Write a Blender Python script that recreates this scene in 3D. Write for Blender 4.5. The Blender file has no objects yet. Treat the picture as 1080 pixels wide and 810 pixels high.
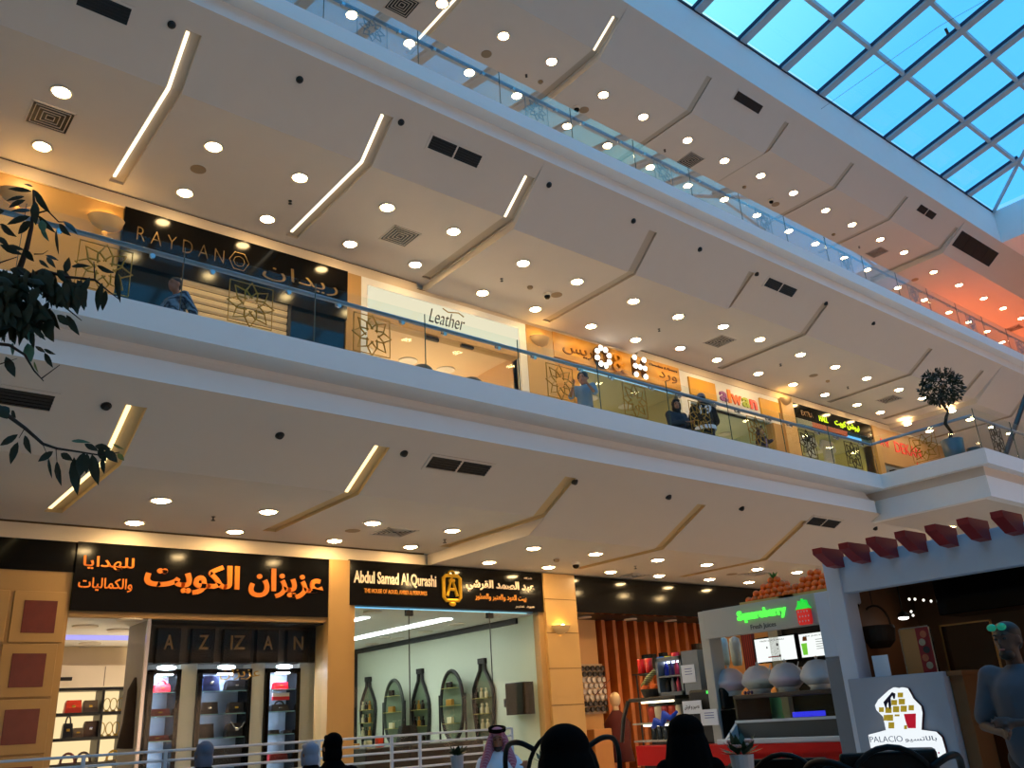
import bpy, bmesh, math, random
from mathutils import Vector, Matrix, Euler
random.seed(7)
LAMPK, SKYK = 1.0, 1.0
SC = bpy.context.scene
COL = SC.collection
PI = math.pi
ORG = {}

# ------------------------------------------------------------------ camera (measured from the vanishing points of the photograph)
FPX, PITCH, ROLL, YAW, EYE = 919.0138, 0.369704208, -0.0610593624, -0.697847671, 1.2
_rz = Matrix.Rotation(YAW, 3, 'Z')
_fwd = _rz @ Vector((0, math.cos(PITCH), math.sin(PITCH)))
_rt = _rz @ Vector((1, 0, 0))
_up = _rt.cross(_fwd)
_r2 = math.cos(ROLL) * _rt + math.sin(ROLL) * _up
_u2 = -math.sin(ROLL) * _rt + math.cos(ROLL) * _up
CAM = Vector((0, 0, EYE))
cd = bpy.data.cameras.new('camera'); cam = bpy.data.objects.new('camera', cd); COL.objects.link(cam)
cd.sensor_width = 36.0; cd.lens = FPX / 1080 * 36.0; cd.clip_start = 0.05; cd.clip_end = 300
m3 = Matrix((_r2, _u2, -_fwd)).transposed()
cam.matrix_world = Matrix.Translation(CAM) @ m3.to_4x4()
SC.camera = cam

def ray(x, y): return _r2 * ((x - 540) / FPX) - _u2 * ((y - 405) / FPX) + _fwd
def atX(x, y, X): d = ray(x, y); return CAM + d * (X / d.x)
def atY(x, y, Y): d = ray(x, y); return CAM + d * (Y / d.y)
def atZ(x, y, Z): d = ray(x, y); return CAM + d * ((Z - EYE) / d.z)
def atD(x, y, D): return CAM + ray(x, y) * D

# ------------------------------------------------------------------ materials
def lin(c):
    c /= 255.0
    return c / 12.92 if c <= .04045 else ((c + .055) / 1.055) ** 2.4
def rgb(r, g, b): return (lin(r), lin(g), lin(b), 1.0)
MATS = {}
def mat(name, col, rough=.6, metal=0.0, var=.06, scale=4.0, bump=0.0, emit=None, strength=0.0, spec=.5, coat=0.0):
    if name in MATS: return MATS[name]
    m = bpy.data.materials.new(name); m.use_nodes = True; nt = m.node_tree; n = nt.nodes; L = nt.links
    b = n['Principled BSDF']
    b.inputs['Roughness'].default_value = rough; b.inputs['Metallic'].default_value = metal
    b.inputs['Specular IOR Level'].default_value = spec
    if coat: b.inputs['Coat Weight'].default_value = coat
    tc = n.new('ShaderNodeTexCoord'); nz = n.new('ShaderNodeTexNoise'); nz.inputs['Scale'].default_value = scale; nz.inputs['Detail'].default_value = 4
    L.new(tc.outputs['Object'], nz.inputs['Vector'])
    mr = n.new('ShaderNodeMapRange'); mr.inputs['To Min'].default_value = 1 - var; mr.inputs['To Max'].default_value = 1 + var
    L.new(nz.outputs['Fac'], mr.inputs['Value'])
    mx = n.new('ShaderNodeMix'); mx.data_type = 'RGBA'; mx.blend_type = 'MULTIPLY'; mx.inputs['Factor'].default_value = 1
    mx.inputs['A'].default_value = col
    L.new(mr.outputs['Result'], mx.inputs['B']); L.new(mx.outputs['Result'], b.inputs['Base Color'])
    if bump:
        bp = n.new('ShaderNodeBump'); bp.inputs['Strength'].default_value = bump; bp.inputs['Distance'].default_value = .01
        L.new(nz.outputs['Fac'], bp.inputs['Height']); L.new(bp.outputs['Normal'], b.inputs['Normal'])
    if emit:
        b.inputs['Emission Color'].default_value = emit; b.inputs['Emission Strength'].default_value = strength
    MATS[name] = m; return m
def stripes(name, c1, c2, scale, axis='X', rough=.5, dist=0.0):
    if name in MATS: return MATS[name]
    m = bpy.data.materials.new(name); m.use_nodes = True; nt = m.node_tree; n = nt.nodes; L = nt.links; b = n['Principled BSDF']
    b.inputs['Roughness'].default_value = rough
    tc = n.new('ShaderNodeTexCoord'); w = n.new('ShaderNodeTexWave'); w.bands_direction = axis; w.inputs['Scale'].default_value = scale
    w.inputs['Distortion'].default_value = dist; w.inputs['Detail'].default_value = 2
    cr = n.new('ShaderNodeValToRGB'); cr.color_ramp.elements[0].color = c1; cr.color_ramp.elements[1].color = c2
    L.new(tc.outputs['Object'], w.inputs['Vector']); L.new(w.outputs['Fac'], cr.inputs['Fac']); L.new(cr.outputs['Color'], b.inputs['Base Color'])
    bp = n.new('ShaderNodeBump'); bp.inputs['Strength'].default_value = .25; bp.inputs['Distance'].default_value = .01
    L.new(w.outputs['Fac'], bp.inputs['Height']); L.new(bp.outputs['Normal'], b.inputs['Normal'])
    MATS[name] = m; return m
def lamp(name, col, strength):
    if name in MATS: return MATS[name]
    m = bpy.data.materials.new(name); m.use_nodes = True; nt = m.node_tree; n = nt.nodes; n.clear()
    e = n.new('ShaderNodeEmission'); e.inputs['Color'].default_value = col; e.inputs['Strength'].default_value = strength * LAMPK
    o = n.new('ShaderNodeOutputMaterial'); nt.links.new(e.outputs[0], o.inputs['Surface']); MATS[name] = m; return m
def glassmat(name, tint, ior=1.45, gl=(1, 1, 1, 1), frost=0.0):
    if name in MATS: return MATS[name]
    m = bpy.data.materials.new(name); m.use_nodes = True; nt = m.node_tree; n = nt.nodes; L = nt.links; n.clear()
    t = n.new('ShaderNodeBsdfTransparent'); t.inputs['Color'].default_value = tint
    g = n.new('ShaderNodeBsdfGlossy'); g.inputs['Roughness'].default_value = .02; g.inputs['Color'].default_value = gl
    f = n.new('ShaderNodeFresnel'); f.inputs['IOR'].default_value = ior
    # the same reflection from both sides of a pane
    geo = n.new('ShaderNodeNewGeometry'); mi = n.new('ShaderNodeMath'); mi.operation = 'MULTIPLY_ADD'
    mi.inputs[1].default_value = (1 / ior - ior); mi.inputs[2].default_value = ior
    L.new(geo.outputs['Backfacing'], mi.inputs[0]); L.new(mi.outputs[0], f.inputs['IOR'])
    mx = n.new('ShaderNodeMixShader'); L.new(f.outputs[0], mx.inputs[0]); L.new(t.outputs[0], mx.inputs[1]); L.new(g.outputs[0], mx.inputs[2])
    out = mx
    if frost:
        d = n.new('ShaderNodeBsdfDiffuse'); d.inputs['Color'].default_value = (.75, .8, .85, 1)
        m2 = n.new('ShaderNodeMixShader'); m2.inputs[0].default_value = frost; L.new(mx.outputs[0], m2.inputs[1]); L.new(d.outputs[0], m2.inputs[2]); out = m2
    o = n.new('ShaderNodeOutputMaterial'); L.new(out.outputs[0], o.inputs['Surface']); MATS[name] = m; return m

# ------------------------------------------------------------------ mesh collecting
class MB:
    def __init__(s): s.v = []; s.f = []
    def add(s, vs, fs):
        b = len(s.v); s.v += [Vector(q) for q in vs]; s.f += [tuple(i + b for i in f) for f in fs]; return s
    def quad(s, a, b, c, d): return s.add([a, b, c, d], [(0, 1, 2, 3)])
    def box(s, x0, x1, y0, y1, z0, z1, M=None):
        vs = [Vector((x, y, z)) for z in (z0, z1) for y in (y0, y1) for x in (x0, x1)]
        if M is not None: vs = [M @ q for q in vs]
        return s.add(vs, [(0, 2, 3, 1), (4, 5, 7, 6), (0, 1, 5, 4), (2, 6, 7, 3), (0, 4, 6, 2), (1, 3, 7, 5)])
    def bev(s, x0, x1, y0, y1, z0, z1, r=.02, M=None, seg=2):
        bm = bmesh.new(); bmesh.ops.create_cube(bm, size=1)
        bmesh.ops.scale(bm, vec=(x1 - x0, y1 - y0, z1 - z0), verts=bm.verts)
        bmesh.ops.bevel(bm, geom=bm.edges[:], offset=r, segments=seg, affect='EDGES', profile=.5)
        bmesh.ops.translate(bm, vec=((x0 + x1) / 2, (y0 + y1) / 2, (z0 + z1) / 2), verts=bm.verts)
        bm.verts.index_update()
        vs = [q.co.copy() for q in bm.verts]
        if M is not None: vs = [M @ q for q in vs]
        s.add(vs, [tuple(q.index for q in f.verts) for f in bm.faces]); bm.free(); return s
    def tube(s, pts, r, n=8, cap=True, closed=False):
        pts = [Vector(p) for p in pts]; k = len(pts); rs = r if isinstance(r, (list, tuple)) else [r] * k
        vs = []; prev = None
        for i, p in enumerate(pts):
            if closed: d = pts[(i + 1) % k] - pts[i - 1]
            else: d = pts[min(i + 1, k - 1)] - pts[max(i - 1, 0)]
            d = d.normalized() if d.length > 1e-9 else Vector((0, 0, 1))
            u = prev - d * prev.dot(d) if prev is not None else None
            if u is None or u.length < 1e-4:
                a = Vector((0, 0, 1)) if abs(d.z) < .9 else Vector((1, 0, 0)); u = d.cross(a)
            u.normalize(); w = d.cross(u); prev = u
            vs += [p + (u * math.cos(2 * PI * j / n) + w * math.sin(2 * PI * j / n)) * rs[i] for j in range(n)]
        fs = []
        for i in range(k if closed else k - 1):
            a = i * n; b = ((i + 1) % k) * n
            fs += [(a + j, a + (j + 1) % n, b + (j + 1) % n, b + j) for j in range(n)]
        if cap and not closed: fs += [tuple(range(n))[::-1], tuple(range((k - 1) * n, k * n))]
        return s.add(vs, fs)
    def lathe(s, prof, c=(0, 0, 0), n=20, axis='Z', M=None, cap=True):
        c = Vector(c); vs = []
        for (r, h) in prof:
            for j in range(n):
                a = 2 * PI * j / n; p = Vector((r * math.cos(a), r * math.sin(a), h))
                if axis == 'Y': p = Vector((p.x, p.z, p.y))
                if axis == 'X': p = Vector((p.z, p.x, p.y))
                vs.append(p)
        if M is not None: vs = [M @ p for p in vs]
        vs = [p + c for p in vs]; k = len(prof)
        fs = [(i * n + j, i * n + (j + 1) % n, (i + 1) * n + (j + 1) % n, (i + 1) * n + j) for i in range(k - 1) for j in range(n)]
        if cap: fs += [tuple(range(n))[::-1], tuple(range((k - 1) * n, k * n))]
        return s.add(vs, fs)
    def ell(s, c, rx, ry, rz, n=14, m=9, M=None):
        pr = [(max(1e-4, math.sin(PI * i / m)), -math.cos(PI * i / m)) for i in range(m + 1)]
        Q = Matrix.Diagonal((rx, ry, rz))
        if M is not None: Q = M.to_3x3() @ Q
        return s.lathe(pr, c, n, 'Z', Q)
    def prism(s, poly, a, b, fn):
        """extrude a 2-D outline: fn(u, v, w) gives the 3-D point, w runs a -> b"""
        k = len(poly); vs = [fn(u, v, a) for u, v in poly] + [fn(u, v, b) for u, v in poly]
        return s.add(vs, [tuple(range(k))[::-1], tuple(range(k, 2 * k))] + [(i, (i + 1) % k, k + (i + 1) % k, k + i) for i in range(k)])
    def build(s, name, m, parent=None, smooth=False, fix=True):
        o0 = Vector((0, 0, 0)) if parent is None else ORG.get(parent.name, Vector((0, 0, 0)))
        me = bpy.data.meshes.new(name); me.from_pydata([q - o0 for q in s.v], [], s.f)
        if fix:
            bm = bmesh.new(); bm.from_mesh(me); bmesh.ops.recalc_face_normals(bm, faces=bm.faces); bm.to_mesh(me); bm.free()
        me.materials.append(m)
        if smooth: me.shade_smooth()
        o = bpy.data.objects.new(name, me); COL.objects.link(o)
        if parent is not None: o.parent = parent
        ORG[o.name] = o0; return o
def tag(o, label=None, cat=None, group=None, kind=None):
    if label: o['label'] = label
    if cat: o['category'] = cat
    if group: o['group'] = group
    if kind: o['kind'] = kind
    return o
def thing(name, label, cat, loc=(0, 0, 0), group=None):
    o = bpy.data.objects.new(name, None); COL.objects.link(o); o.location = loc; o.empty_display_size = .1
    ORG[o.name] = Vector(loc); return tag(o, label, cat, group)
def struct(o): o['kind'] = 'structure'; return o
def copy_tree(o, loc=None, label=None, parent=None):
    c = o.copy(); COL.objects.link(c)
    if parent is not None: c.parent = parent
    if loc is not None: c.location = loc
    if label: c['label'] = label
    for ch in list(o.children): copy_tree(ch, parent=c)
    return c
ORDN = ['first', 'second', 'third', 'fourth', 'fifth', 'sixth', 'seventh', 'eighth', 'ninth', 'tenth', 'eleventh', 'twelfth', 'thirteenth', 'fourteenth',
        'fifteenth', 'sixteenth', 'seventeenth', 'eighteenth', 'nineteenth', 'twentieth', 'twenty-first', 'twenty-second']

# ------------------------------------------------------------------ lettering
ARF = {'\u0627': (0xFE8D, 2), '\u0628': (0xFE8F, 4), '\u062A': (0xFE95, 4), '\u062C': (0xFE9D, 4), '\u062D': (0xFEA1, 4), '\u062F': (0xFEA9, 2), '\u0631': (0xFEAD, 2), '\u0632': (0xFEAF, 2),
       '\u0634': (0xFEB5, 4), '\u0635': (0xFEB9, 4), '\u0637': (0xFEC1, 4), '\u0639': (0xFEC9, 4), '\u0641': (0xFED1, 4), '\u0642': (0xFED5, 4), '\u0643': (0xFED9, 4), '\u0644': (0xFEDD, 4),
       '\u0645': (0xFEE1, 4), '\u0646': (0xFEE5, 4), '\u0647': (0xFEE9, 4), '\u0648': (0xFEED, 2), '\u064A': (0xFEF1, 4), '\u0633': (0xFEB1, 4)}
def arabic(t):
    out = []
    for i, c in enumerate(t):
        if c not in ARF: out.append(c); continue
        b, k = ARF[c]
        pj = i > 0 and t[i - 1] in ARF and ARF[t[i - 1]][1] == 4
        nj = k == 4 and i + 1 < len(t) and t[i + 1] in ARF
        out.append(chr(b + (3 if pj and nj else 2 if nj else 1 if pj else 0)))
    return ''.join(reversed(out))
DG = None
def lettering(name, text, m, x0, x1, z0, z1, fn, parent=None, extrude=.012, offset=0.0, shear=0.0, keep=False):
    """text stretched into the rectangle x0..x1, z0..z1 of a plane; fn(u, v, w) maps plane coordinates to the scene"""
    cu = bpy.data.curves.new(name, 'FONT'); cu.body = text; cu.extrude = .02; cu.offset = offset; cu.shear = shear; cu.resolution_u = 3
    t = bpy.data.objects.new(name, cu); COL.objects.link(t)
    dg = bpy.context.evaluated_depsgraph_get(); me = bpy.data.meshes.new_from_object(t.evaluated_get(dg))
    bpy.data.objects.remove(t); bpy.data.curves.remove(cu)
    xs = [v.co.x for v in me.vertices]; ys = [v.co.y for v in me.vertices]
    ax, bx, ay, by = min(xs), max(xs), min(ys), max(ys)
    o0 = Vector((0, 0, 0)) if parent is None else ORG.get(parent.name, Vector((0, 0, 0)))
    sx = (x1 - x0) / (bx - ax); sz = (z1 - z0) / (by - ay)
    if keep: sx = min(sx, sz); sz = sx
    for v in me.vertices:
        v.co = fn(x0 + (v.co.x - ax) * sx, z0 + (v.co.y - ay) * sz, v.co.z / .02 * extrude) - o0
    me.materials.clear(); me.materials.append(m); me.name = name
    o = bpy.data.objects.new(name, me); COL.objects.link(o)
    if parent is not None: o.parent = parent
    ORG[o.name] = o0; return o
def onY(Y): return lambda u, v, w: Vector((u, Y - w, v))           # writing on a wall that faces the atrium (-Y)
def onX(X): return lambda u, v, w: Vector((X - w, -u, v))          # writing on a wall that faces -X; u runs along -Y

# ------------------------------------------------------------------ palette
WHITE = mat('white_plaster', rgb(238, 236, 232), .75, var=.02)
CEILM = mat('ceiling_paint', rgb(214, 203, 190), .85, var=.02)
BULK = mat('bulkhead_paint', rgb(214, 198, 176), .8, var=.02)
RECESS = mat('recess_tan_paint', rgb(212, 184, 134), .8, var=.04)
STONE = mat('beige_stone_cladding', rgb(194, 155, 96), .35, var=.08, scale=2.5)
STONE2 = mat('beige_painted_board', rgb(178, 140, 86), .5, var=.05)
BLACK = mat('black_gloss_panel', rgb(10, 10, 11), .12, var=.1, spec=.22)
BLACKM = mat('black_satin', rgb(12, 12, 13), .5, var=.1)
DARKMET = mat('dark_vent_metal', rgb(22, 22, 24), .5, var=.1)
CHROME = mat('brushed_steel', rgb(190, 192, 195), .22, 1.0, var=.03)
GOLD = mat('brass_gold', rgb(190, 150, 60), .3, .9, var=.05)
GLASS = glassmat('clear_glass', (.95, .98, .97, 1), 1.2)
SHOPG = glassmat('shop_front_glass', (.96, .98, .97, 1), 1.16)
TOPG = glassmat('coated_top_glass', (.93, .97, .97, 1), 1.85)
FLOORM = mat('cream_marble_floor', rgb(214, 206, 194), .25, var=.12, scale=.8)
PAPER = mat('white_paper', rgb(225, 228, 235), .8, var=.02)
GREY = mat('grey_panel', rgb(150, 155, 162), .5, var=.03)
# ================================================================== the atrium: floors, ceilings, edges
YW = 12.0                                    # line of the shop fronts
XL, XR = -6.0, 40.0
E1, Z1 = 7.83, 5.10                          # first gallery: edge and kerb top
E2, Z2 = 8.25, 9.99                          # second gallery
E3 = 8.55
JX, JY = 15.35, 5.92                         # the first gallery juts out from JX on
F1, F2 = 4.86, 9.78                          # gallery floors
b = MB(); b.box(XL, XR, -14, 19, -.2, 0); struct(b.build('floor', FLOORM))

RECESS2 = mat('recess_beige_paint', rgb(190, 176, 156), .85, var=.02)
def ceiling(name, secs, chans, band, y_in, d=.045, w=.20, tf=.7, yw=12.06, rm=None):
    """secs: (x0, x1, z, y_crease); chans: x of each recessed light channel; band: (y, z) of the edge"""
    mb, ch = MB(), MB(); cols = []
    for (x0, x1, z, yc) in secs:
        cs = [c for c in chans if x0 < c < x1]; x = x0
        for c in cs:
            cols.append((x, c - w / 2, z, yc, 0)); cols.append((c - w / 2, c + w / 2, z, yc, 1)); x = c + w / 2
        if x < x1 - 1e-6: cols.append((x, x1, z, yc, 0))
    def path(z, yc):
        P3 = Vector((0, yc, z)).lerp(Vector((0, band[0], band[1])), tf)
        return [Vector((0, yw, z)), Vector((0, y_in, z)), Vector((0, yc, z)), P3, Vector((0, band[0], band[1]))]
    prev = None
    for (xa, xb, z, yc, rec) in cols:
        P = path(z, yc); A = Vector((xa, 0, 0)); B = Vector((xb, 0, 0))
        if prev is not None and abs(prev - z) > 1e-5:
            Q = path(*pz)
            for i in range(4): mb.quad(A + P[i], A + P[i + 1], A + Q[i + 1], A + Q[i])
        prev = z; pz = (z, yc)
        for i in range(4):
            if rec and i in (1, 2): continue
            mb.quad(A + P[i], B + P[i], B + P[i + 1], A + P[i + 1])
        if rec:
            sl = (P[4] - P[2]).normalized(); nrm = Vector((0, -sl.z, sl.y)); nrm = nrm if nrm.z > 0 else -nrm
            U = [P[1] + Vector((0, 0, d)), P[2] + Vector((0, .02, d)), P[3] + nrm * d]
            for i in range(2):
                ch.quad(A + U[i], B + U[i], B + U[i + 1], A + U[i + 1])
                ch.quad(A + P[i + 1], A + P[i + 2], A + U[i + 1], A + U[i]); ch.quad(B + P[i + 1], B + U[i], B + U[i + 1], B + P[i + 2])
            ch.quad(A + P[1], A + U[0], B + U[0], B + P[1]); ch.quad(A + P[3], B + P[3], B + U[2], A + U[2])
    o = struct(mb.build(name, CEILM, fix=False))
    if ch.v: struct(ch.build('trim_recess', rm or RECESS, fix=False))
    return o
CG = [2.26, 5.0, 7.95, 10.82, 13.6]
C1 = [2.57, 5.32, 7.96, 10.85, 13.75, 16.39, 21.06, 23.9, 26.8]
C2 = [7.62, 10.68, 13.6, 16.47, 19.35, 22.12, 25.07]
ceiling('ceiling', [(XL, 8.07, 3.86, 9.08), (8.07, 17.2, 3.68, 9.45), (17.2, XR, 3.86, 9.3)], CG, (8.05, 4.42), 11.4)
ceiling('ceiling', [(XL, 8.08, 8.84, 9.33), (8.08, 13.63, 8.70, 9.36), (13.63, 24.6, 8.84, 9.42), (24.6, XR, 8.70, 9.4)], C1, (8.47, 9.51), 11.75, rm=RECESS2)
ceiling('ceiling', [(XL, 10.8, 13.8, 9.45), (10.8, 16.35, 13.66, 9.5), (16.35, 25.2, 13.8, 9.45), (25.2, XR, 13.66, 9.45)], C2, (E3, 14.36), 11.7, w=.16, d=.03, rm=RECESS2)

def along_x(name, prof, x0, x1, m):
    mb = MB(); mb.prism(prof, x0, x1, lambda u, v, w: Vector((w, u, v))); return struct(mb.build(name, m))
cove = [(8.13 - .12 * math.sin(t) ** 1.0 + .02, 4.83 - .23 * (1 - math.cos(t))) for t in [i * PI / 12 for i in range(7)]]
cove = [(8.20, 4.83), (8.185, 4.78), (8.16, 4.73), (8.12, 4.68), (8.05, 4.645), (8.05, 4.42)]
prof1 = [(E1, Z1), (E1, 4.83)] + cove + [(8.45, 4.42), (8.45, 4.60), (YW + .1, 4.60), (YW + .1, F1), (8.02, F1), (8.02, Z1)]
along_x('slab_gallery', prof1, XL, JX, WHITE)
# the part that juts out over the atrium, its face along X first and then along the gallery again
jp = [(0, Z1), (0, 4.83), (.22, 4.83), (.2, 4.72), (.14, 4.66), (.14, 4.30), (4.4, 4.30), (4.4, F1), (.2, F1), (.2, Z1)]
mb = MB()
def jut(u, v, w):            # w = 0: far end on the old edge line, 1: corner, 2: far right end
    if w == 0: return Vector((JX + u if u < 1 else JX + .3, E1 + .6, v))
    if w == 1: return Vector((JX + (u if u < 1 else .3), JY + (u if u < 1 else .3), v))
    return Vector((XR, JY + (u if u < 1 else .3), v))
k = len(jp)
vs = [jut(u, v, w) for w in (0, 1, 2) for u, v in jp]
fs = [(s * k + i, s * k + (i + 1) % k, (s + 1) * k + (i + 1) % k, (s + 1) * k + i) for s in (0, 1) for i in range(k)]
mb.add(vs, fs); struct(mb.build('slab_jut', WHITE))
mb = MB(); mb.box(JX + .15, XR, JY + .15, 8.6, 4.31, F1 - .005); struct(mb.build('slab_jut', CEILM))
mb = MB(); mb.box(JX, XR, 8.4, YW + .1, 4.56, F1); struct(mb.build('slab_gallery', WHITE))
prof2 = [(E2, Z2), (E2, 9.74), (8.47, 9.74), (8.47, 9.51), (8.8, 9.51), (8.8, 9.6), (YW + .1, 9.6), (YW + .1, F2), (8.45, F2), (8.45, Z2)]
along_x('slab_gallery', prof2, XL, XR, WHITE)
SKX, SKZ = 27.6, 15.48
mb = MB(); mb.box(XL, XR, E3, YW + .6, 14.36, SKZ); mb.box(SKX, XR, -9.75, E3, 14.36, SKZ); struct(mb.build('wall_roof_edge', WHITE))
mb = MB(); mb.box(XL, XR, -14.3, -14, 0, SKZ); struct(mb.build('wall_behind', BULK))
# the galleries across the atrium; their unseen glowing windows are added as warm fill
for za, zb in ((4.42, 5.1), (9.51, 10.0)): mb = MB(); mb.box(XL, XR, -14, -9.75, za, zb); struct(mb.build('slab_opposite', WHITE))
mb = MB(); mb.box(XL, XR, -14, -9.75, 14.36, SKZ); struct(mb.build('slab_opposite', WHITE))
WIN_FILL = [lamp('warm_window_fill_light_%d' % i, (1.0, .60, .36, 1), v) for i, v in enumerate((3.3, .36, .05))]
k = 0
for lv, z in enumerate((.15, 5.2, 10.1)):
    for i in range(11):
        k += 1; x = XL + .6 + i * 4.1; mb = MB(); mb.box(x, x + 3.5, -14.0, -13.95, z, z + 3.1); struct(mb.build('window_%d' % k, WIN_FILL[2 if lv == 1 and i < 3 else 1 if lv == 0 and i < 3 else lv]))
mb = MB(); mb.box(XL - .3, XL, -14.3, 19, 0, SKZ + 1); struct(mb.build('wall_left', BULK))
mb = MB(); mb.box(XR, XR + .3, -14.3, 19, 0, SKZ); struct(mb.build('wall_right', BULK))
mb = MB(); mb.box(XL, XR, YW + .1, YW + .3, 8.62, 8.9); mb.box(XL, XR, YW + .1, YW + .3, 3.66, 3.9); mb.box(XL, XR, 12.0, 12.3, F2, 13.9); struct(mb.build('wall_shopfront', BULK))
# bulkhead bands between shop signs and ceilings, with a shadow gap at the ceiling
mb = MB(); gp = MB()
for x0, x1, za, zb in ((XL, 7.95, 3.64, 3.83), (17.1, XR, 3.64, 3.83), (XL, 7.9, 8.62, 8.81), (13.75, 24.6, 8.62, 8.81), (7.9, 13.75, 8.62, 8.70), (24.6, XR, 8.62, 8.70)):
    mb.box(x0, x1, 11.96, 12.1, za, zb); gp.box(x0, x1, 11.985, 12.1, zb, zb + .03)
struct(mb.build('trim_bulkhead', BULK)); struct(gp.build('trim_shadow_gap', mat('shadow_gap_brown', rgb(90, 68, 44), .8)))

# ------------------------------------------------------------------ skylight: hipped glass roof
SL = (16.12 - 15.46) / (8.55 - 5.57)
RIDGE_Y = -.6
SHADE_STRIP = mat('dark_shade_strip', rgb(24, 30, 60), .6)
def sky_pt(x, y): return Vector((x, y, SKZ - .02 + SL * (E3 - y)))
STEEL = mat('skylight_steel', rgb(172, 192, 206), .5, .0, var=.03)
xs = [19.5 - 1.6 * i for i in range(-4, 16)]
sk = thing('skylight', 'large pitched glass skylight with grey glazing bars over the atrium', 'skylight', (15, 0, SKZ))
sk['kind'] = 'structure'
hipdx = SKX - 26.0
XRG = SKX - (E3 - RIDGE_Y) * (hipdx / 1.53)          # ridge end
def hip_x(y): return SKX - (E3 - y) * (hipdx / 1.53)
for x in xs:
    if x > SKX - .1: continue
    yr = RIDGE_Y if x < XRG else E3 - (SKX - x) * 1.53 / hipdx
    mb = MB(); a = sky_pt(x, E3); c = sky_pt(x, yr); n = Vector((0, SL, 1)).normalized()
    mb.prism([(-.105, -.02), (.105, -.02), (.105, .09), (-.105, .09)], 0, 1, lambda u, v, w: a.lerp(c, w) + Vector((u, 0, 0)) + n * v)
    mb.build('rafter_bar', STEEL, sk)
    mb = MB(); mb.prism([(-.130, .03), (-.105, .03), (-.105, .11), (-.130, .11)], 0, 1, lambda u, v, w: a.lerp(c, w) + Vector((u, 0, 0)) + n * v); mb.build('shade_strip', SHADE_STRIP, sk)  # dark strip stands in for the shaded side of the bar
    if x <= XRG:                                        # the far slope
        mb = MB(); a2 = Vector((x, 2 * RIDGE_Y - E3, SKZ - .02)); n2 = Vector((0, -SL, 1)).normalized()
        mb.prism([(-.105, -.02), (.105, -.02), (.105, .09), (-.105, .09)], 0, 1, lambda u, v, w: a2.lerp(c, w) + Vector((u, 0, 0)) + n2 * v)
        mb.build('rafter_bar', STEEL, sk)
for y in (7.06, 5.57, 4.07, 2.58, 1.1, RIDGE_Y):
    mb = MB(); z = sky_pt(0, y).z; mb.box(XL, hip_x(y), y - .045, y + .045, z + .0, z + .13); mb.build('purlin', STEEL, sk)
    if y != RIDGE_Y:
        mb = MB(); y2 = 2 * RIDGE_Y - y; mb.box(XL, hip_x(y), y2 - .03, y2 + .03, z + .02, z + .13); mb.build('purlin', STEEL, sk)
for sgn in (1, -1):
    mb = MB(); a = sky_pt(SKX, E3); c = sky_pt(XRG, RIDGE_Y)
    if sgn < 0: a = Vector((a.x, 2 * RIDGE_Y - E3, a.z))
    mb.tube([a, c], .06, 6); mb.build('hip_bar', STEEL, sk)
for i in range(1, 12):                                   # bars of the end slope
    y = E3 - 1.53 * i
    if y < 2 * RIDGE_Y - E3 + .5: break
    yy = y if y > RIDGE_Y else 2 * RIDGE_Y - y
    a = Vector((SKX, y, SKZ)); c = Vector((hip_x(yy), y, sky_pt(0, yy).z))
    mb = MB(); mb.tube([a, c], .05, 4); mb.build('end_bar', STEEL, sk)
SKYG = glassmat('tinted_skylight_glass', (.50, .92, 1.0, 1), 1.3)
mb = MB(); A = sky_pt(XL, E3); B = sky_pt(SKX, E3); Cc = sky_pt(XRG, RIDGE_Y); D = sky_pt(XL, RIDGE_Y)
A2 = Vector((XL, 2 * RIDGE_Y - E3, SKZ)); B2 = Vector((SKX, 2 * RIDGE_Y - E3, SKZ))
up = Vector((0, 0, .15)); mb.quad(A + up, B + up, Cc + up, D + up); mb.quad(A2 + up, D + up, Cc + up, B2 + up); mb.add([B + up, B2 + up, Cc + up], [(0, 1, 2)])
mb.build('glazing', SKYG, sk, fix=False)
mb = MB(); mb.box(XL, SKX, E3 - .03, E3 + .01, SKZ - .05, SKZ + .01); mb.build('shade_strip', SHADE_STRIP, sk)
# thin stay wire hanging under the skylight
mb = MB(); mb.tube([atD(866, 115, 14.6), atD(990, 28, 12.2), atD(1040, 0, 11.4)], .0028, 5); mb.tube([atD(997, 30, 12.1), atD(1000, 36, 12.1)], .02, 5)
tag(mb.build('stay_wire', DARKMET), 'thin dark stay wire stretched below the glass skylight', 'wire')

# ------------------------------------------------------------------ world
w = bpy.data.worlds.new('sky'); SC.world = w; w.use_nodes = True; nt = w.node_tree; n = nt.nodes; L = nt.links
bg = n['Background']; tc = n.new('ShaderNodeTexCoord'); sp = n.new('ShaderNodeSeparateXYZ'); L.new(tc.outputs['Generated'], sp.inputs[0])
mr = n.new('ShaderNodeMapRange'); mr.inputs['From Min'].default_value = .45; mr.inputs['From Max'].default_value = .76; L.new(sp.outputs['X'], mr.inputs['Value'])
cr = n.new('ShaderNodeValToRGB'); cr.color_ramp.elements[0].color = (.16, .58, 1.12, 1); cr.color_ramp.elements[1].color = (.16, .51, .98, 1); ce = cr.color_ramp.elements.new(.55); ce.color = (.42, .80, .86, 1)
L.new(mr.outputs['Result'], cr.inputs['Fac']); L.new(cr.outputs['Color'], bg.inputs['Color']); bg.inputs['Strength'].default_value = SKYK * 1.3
SC.view_settings.view_transform = 'Standard'; SC.view_settings.look = 'None'; SC.view_settings.gamma = 1; SC.view_settings.use_curve_mapping = False
SC.view_settings.exposure = 0.1
SC.cycles.use_denoising = True
SC.cycles.max_bounces = 8; SC.cycles.transparent_max_bounces = 24; SC.cycles.diffuse_bounces = 4; SC.cycles.glossy_bounces = 3
SC.cycles.caustics_reflective = False; SC.cycles.caustics_refractive = False
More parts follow.
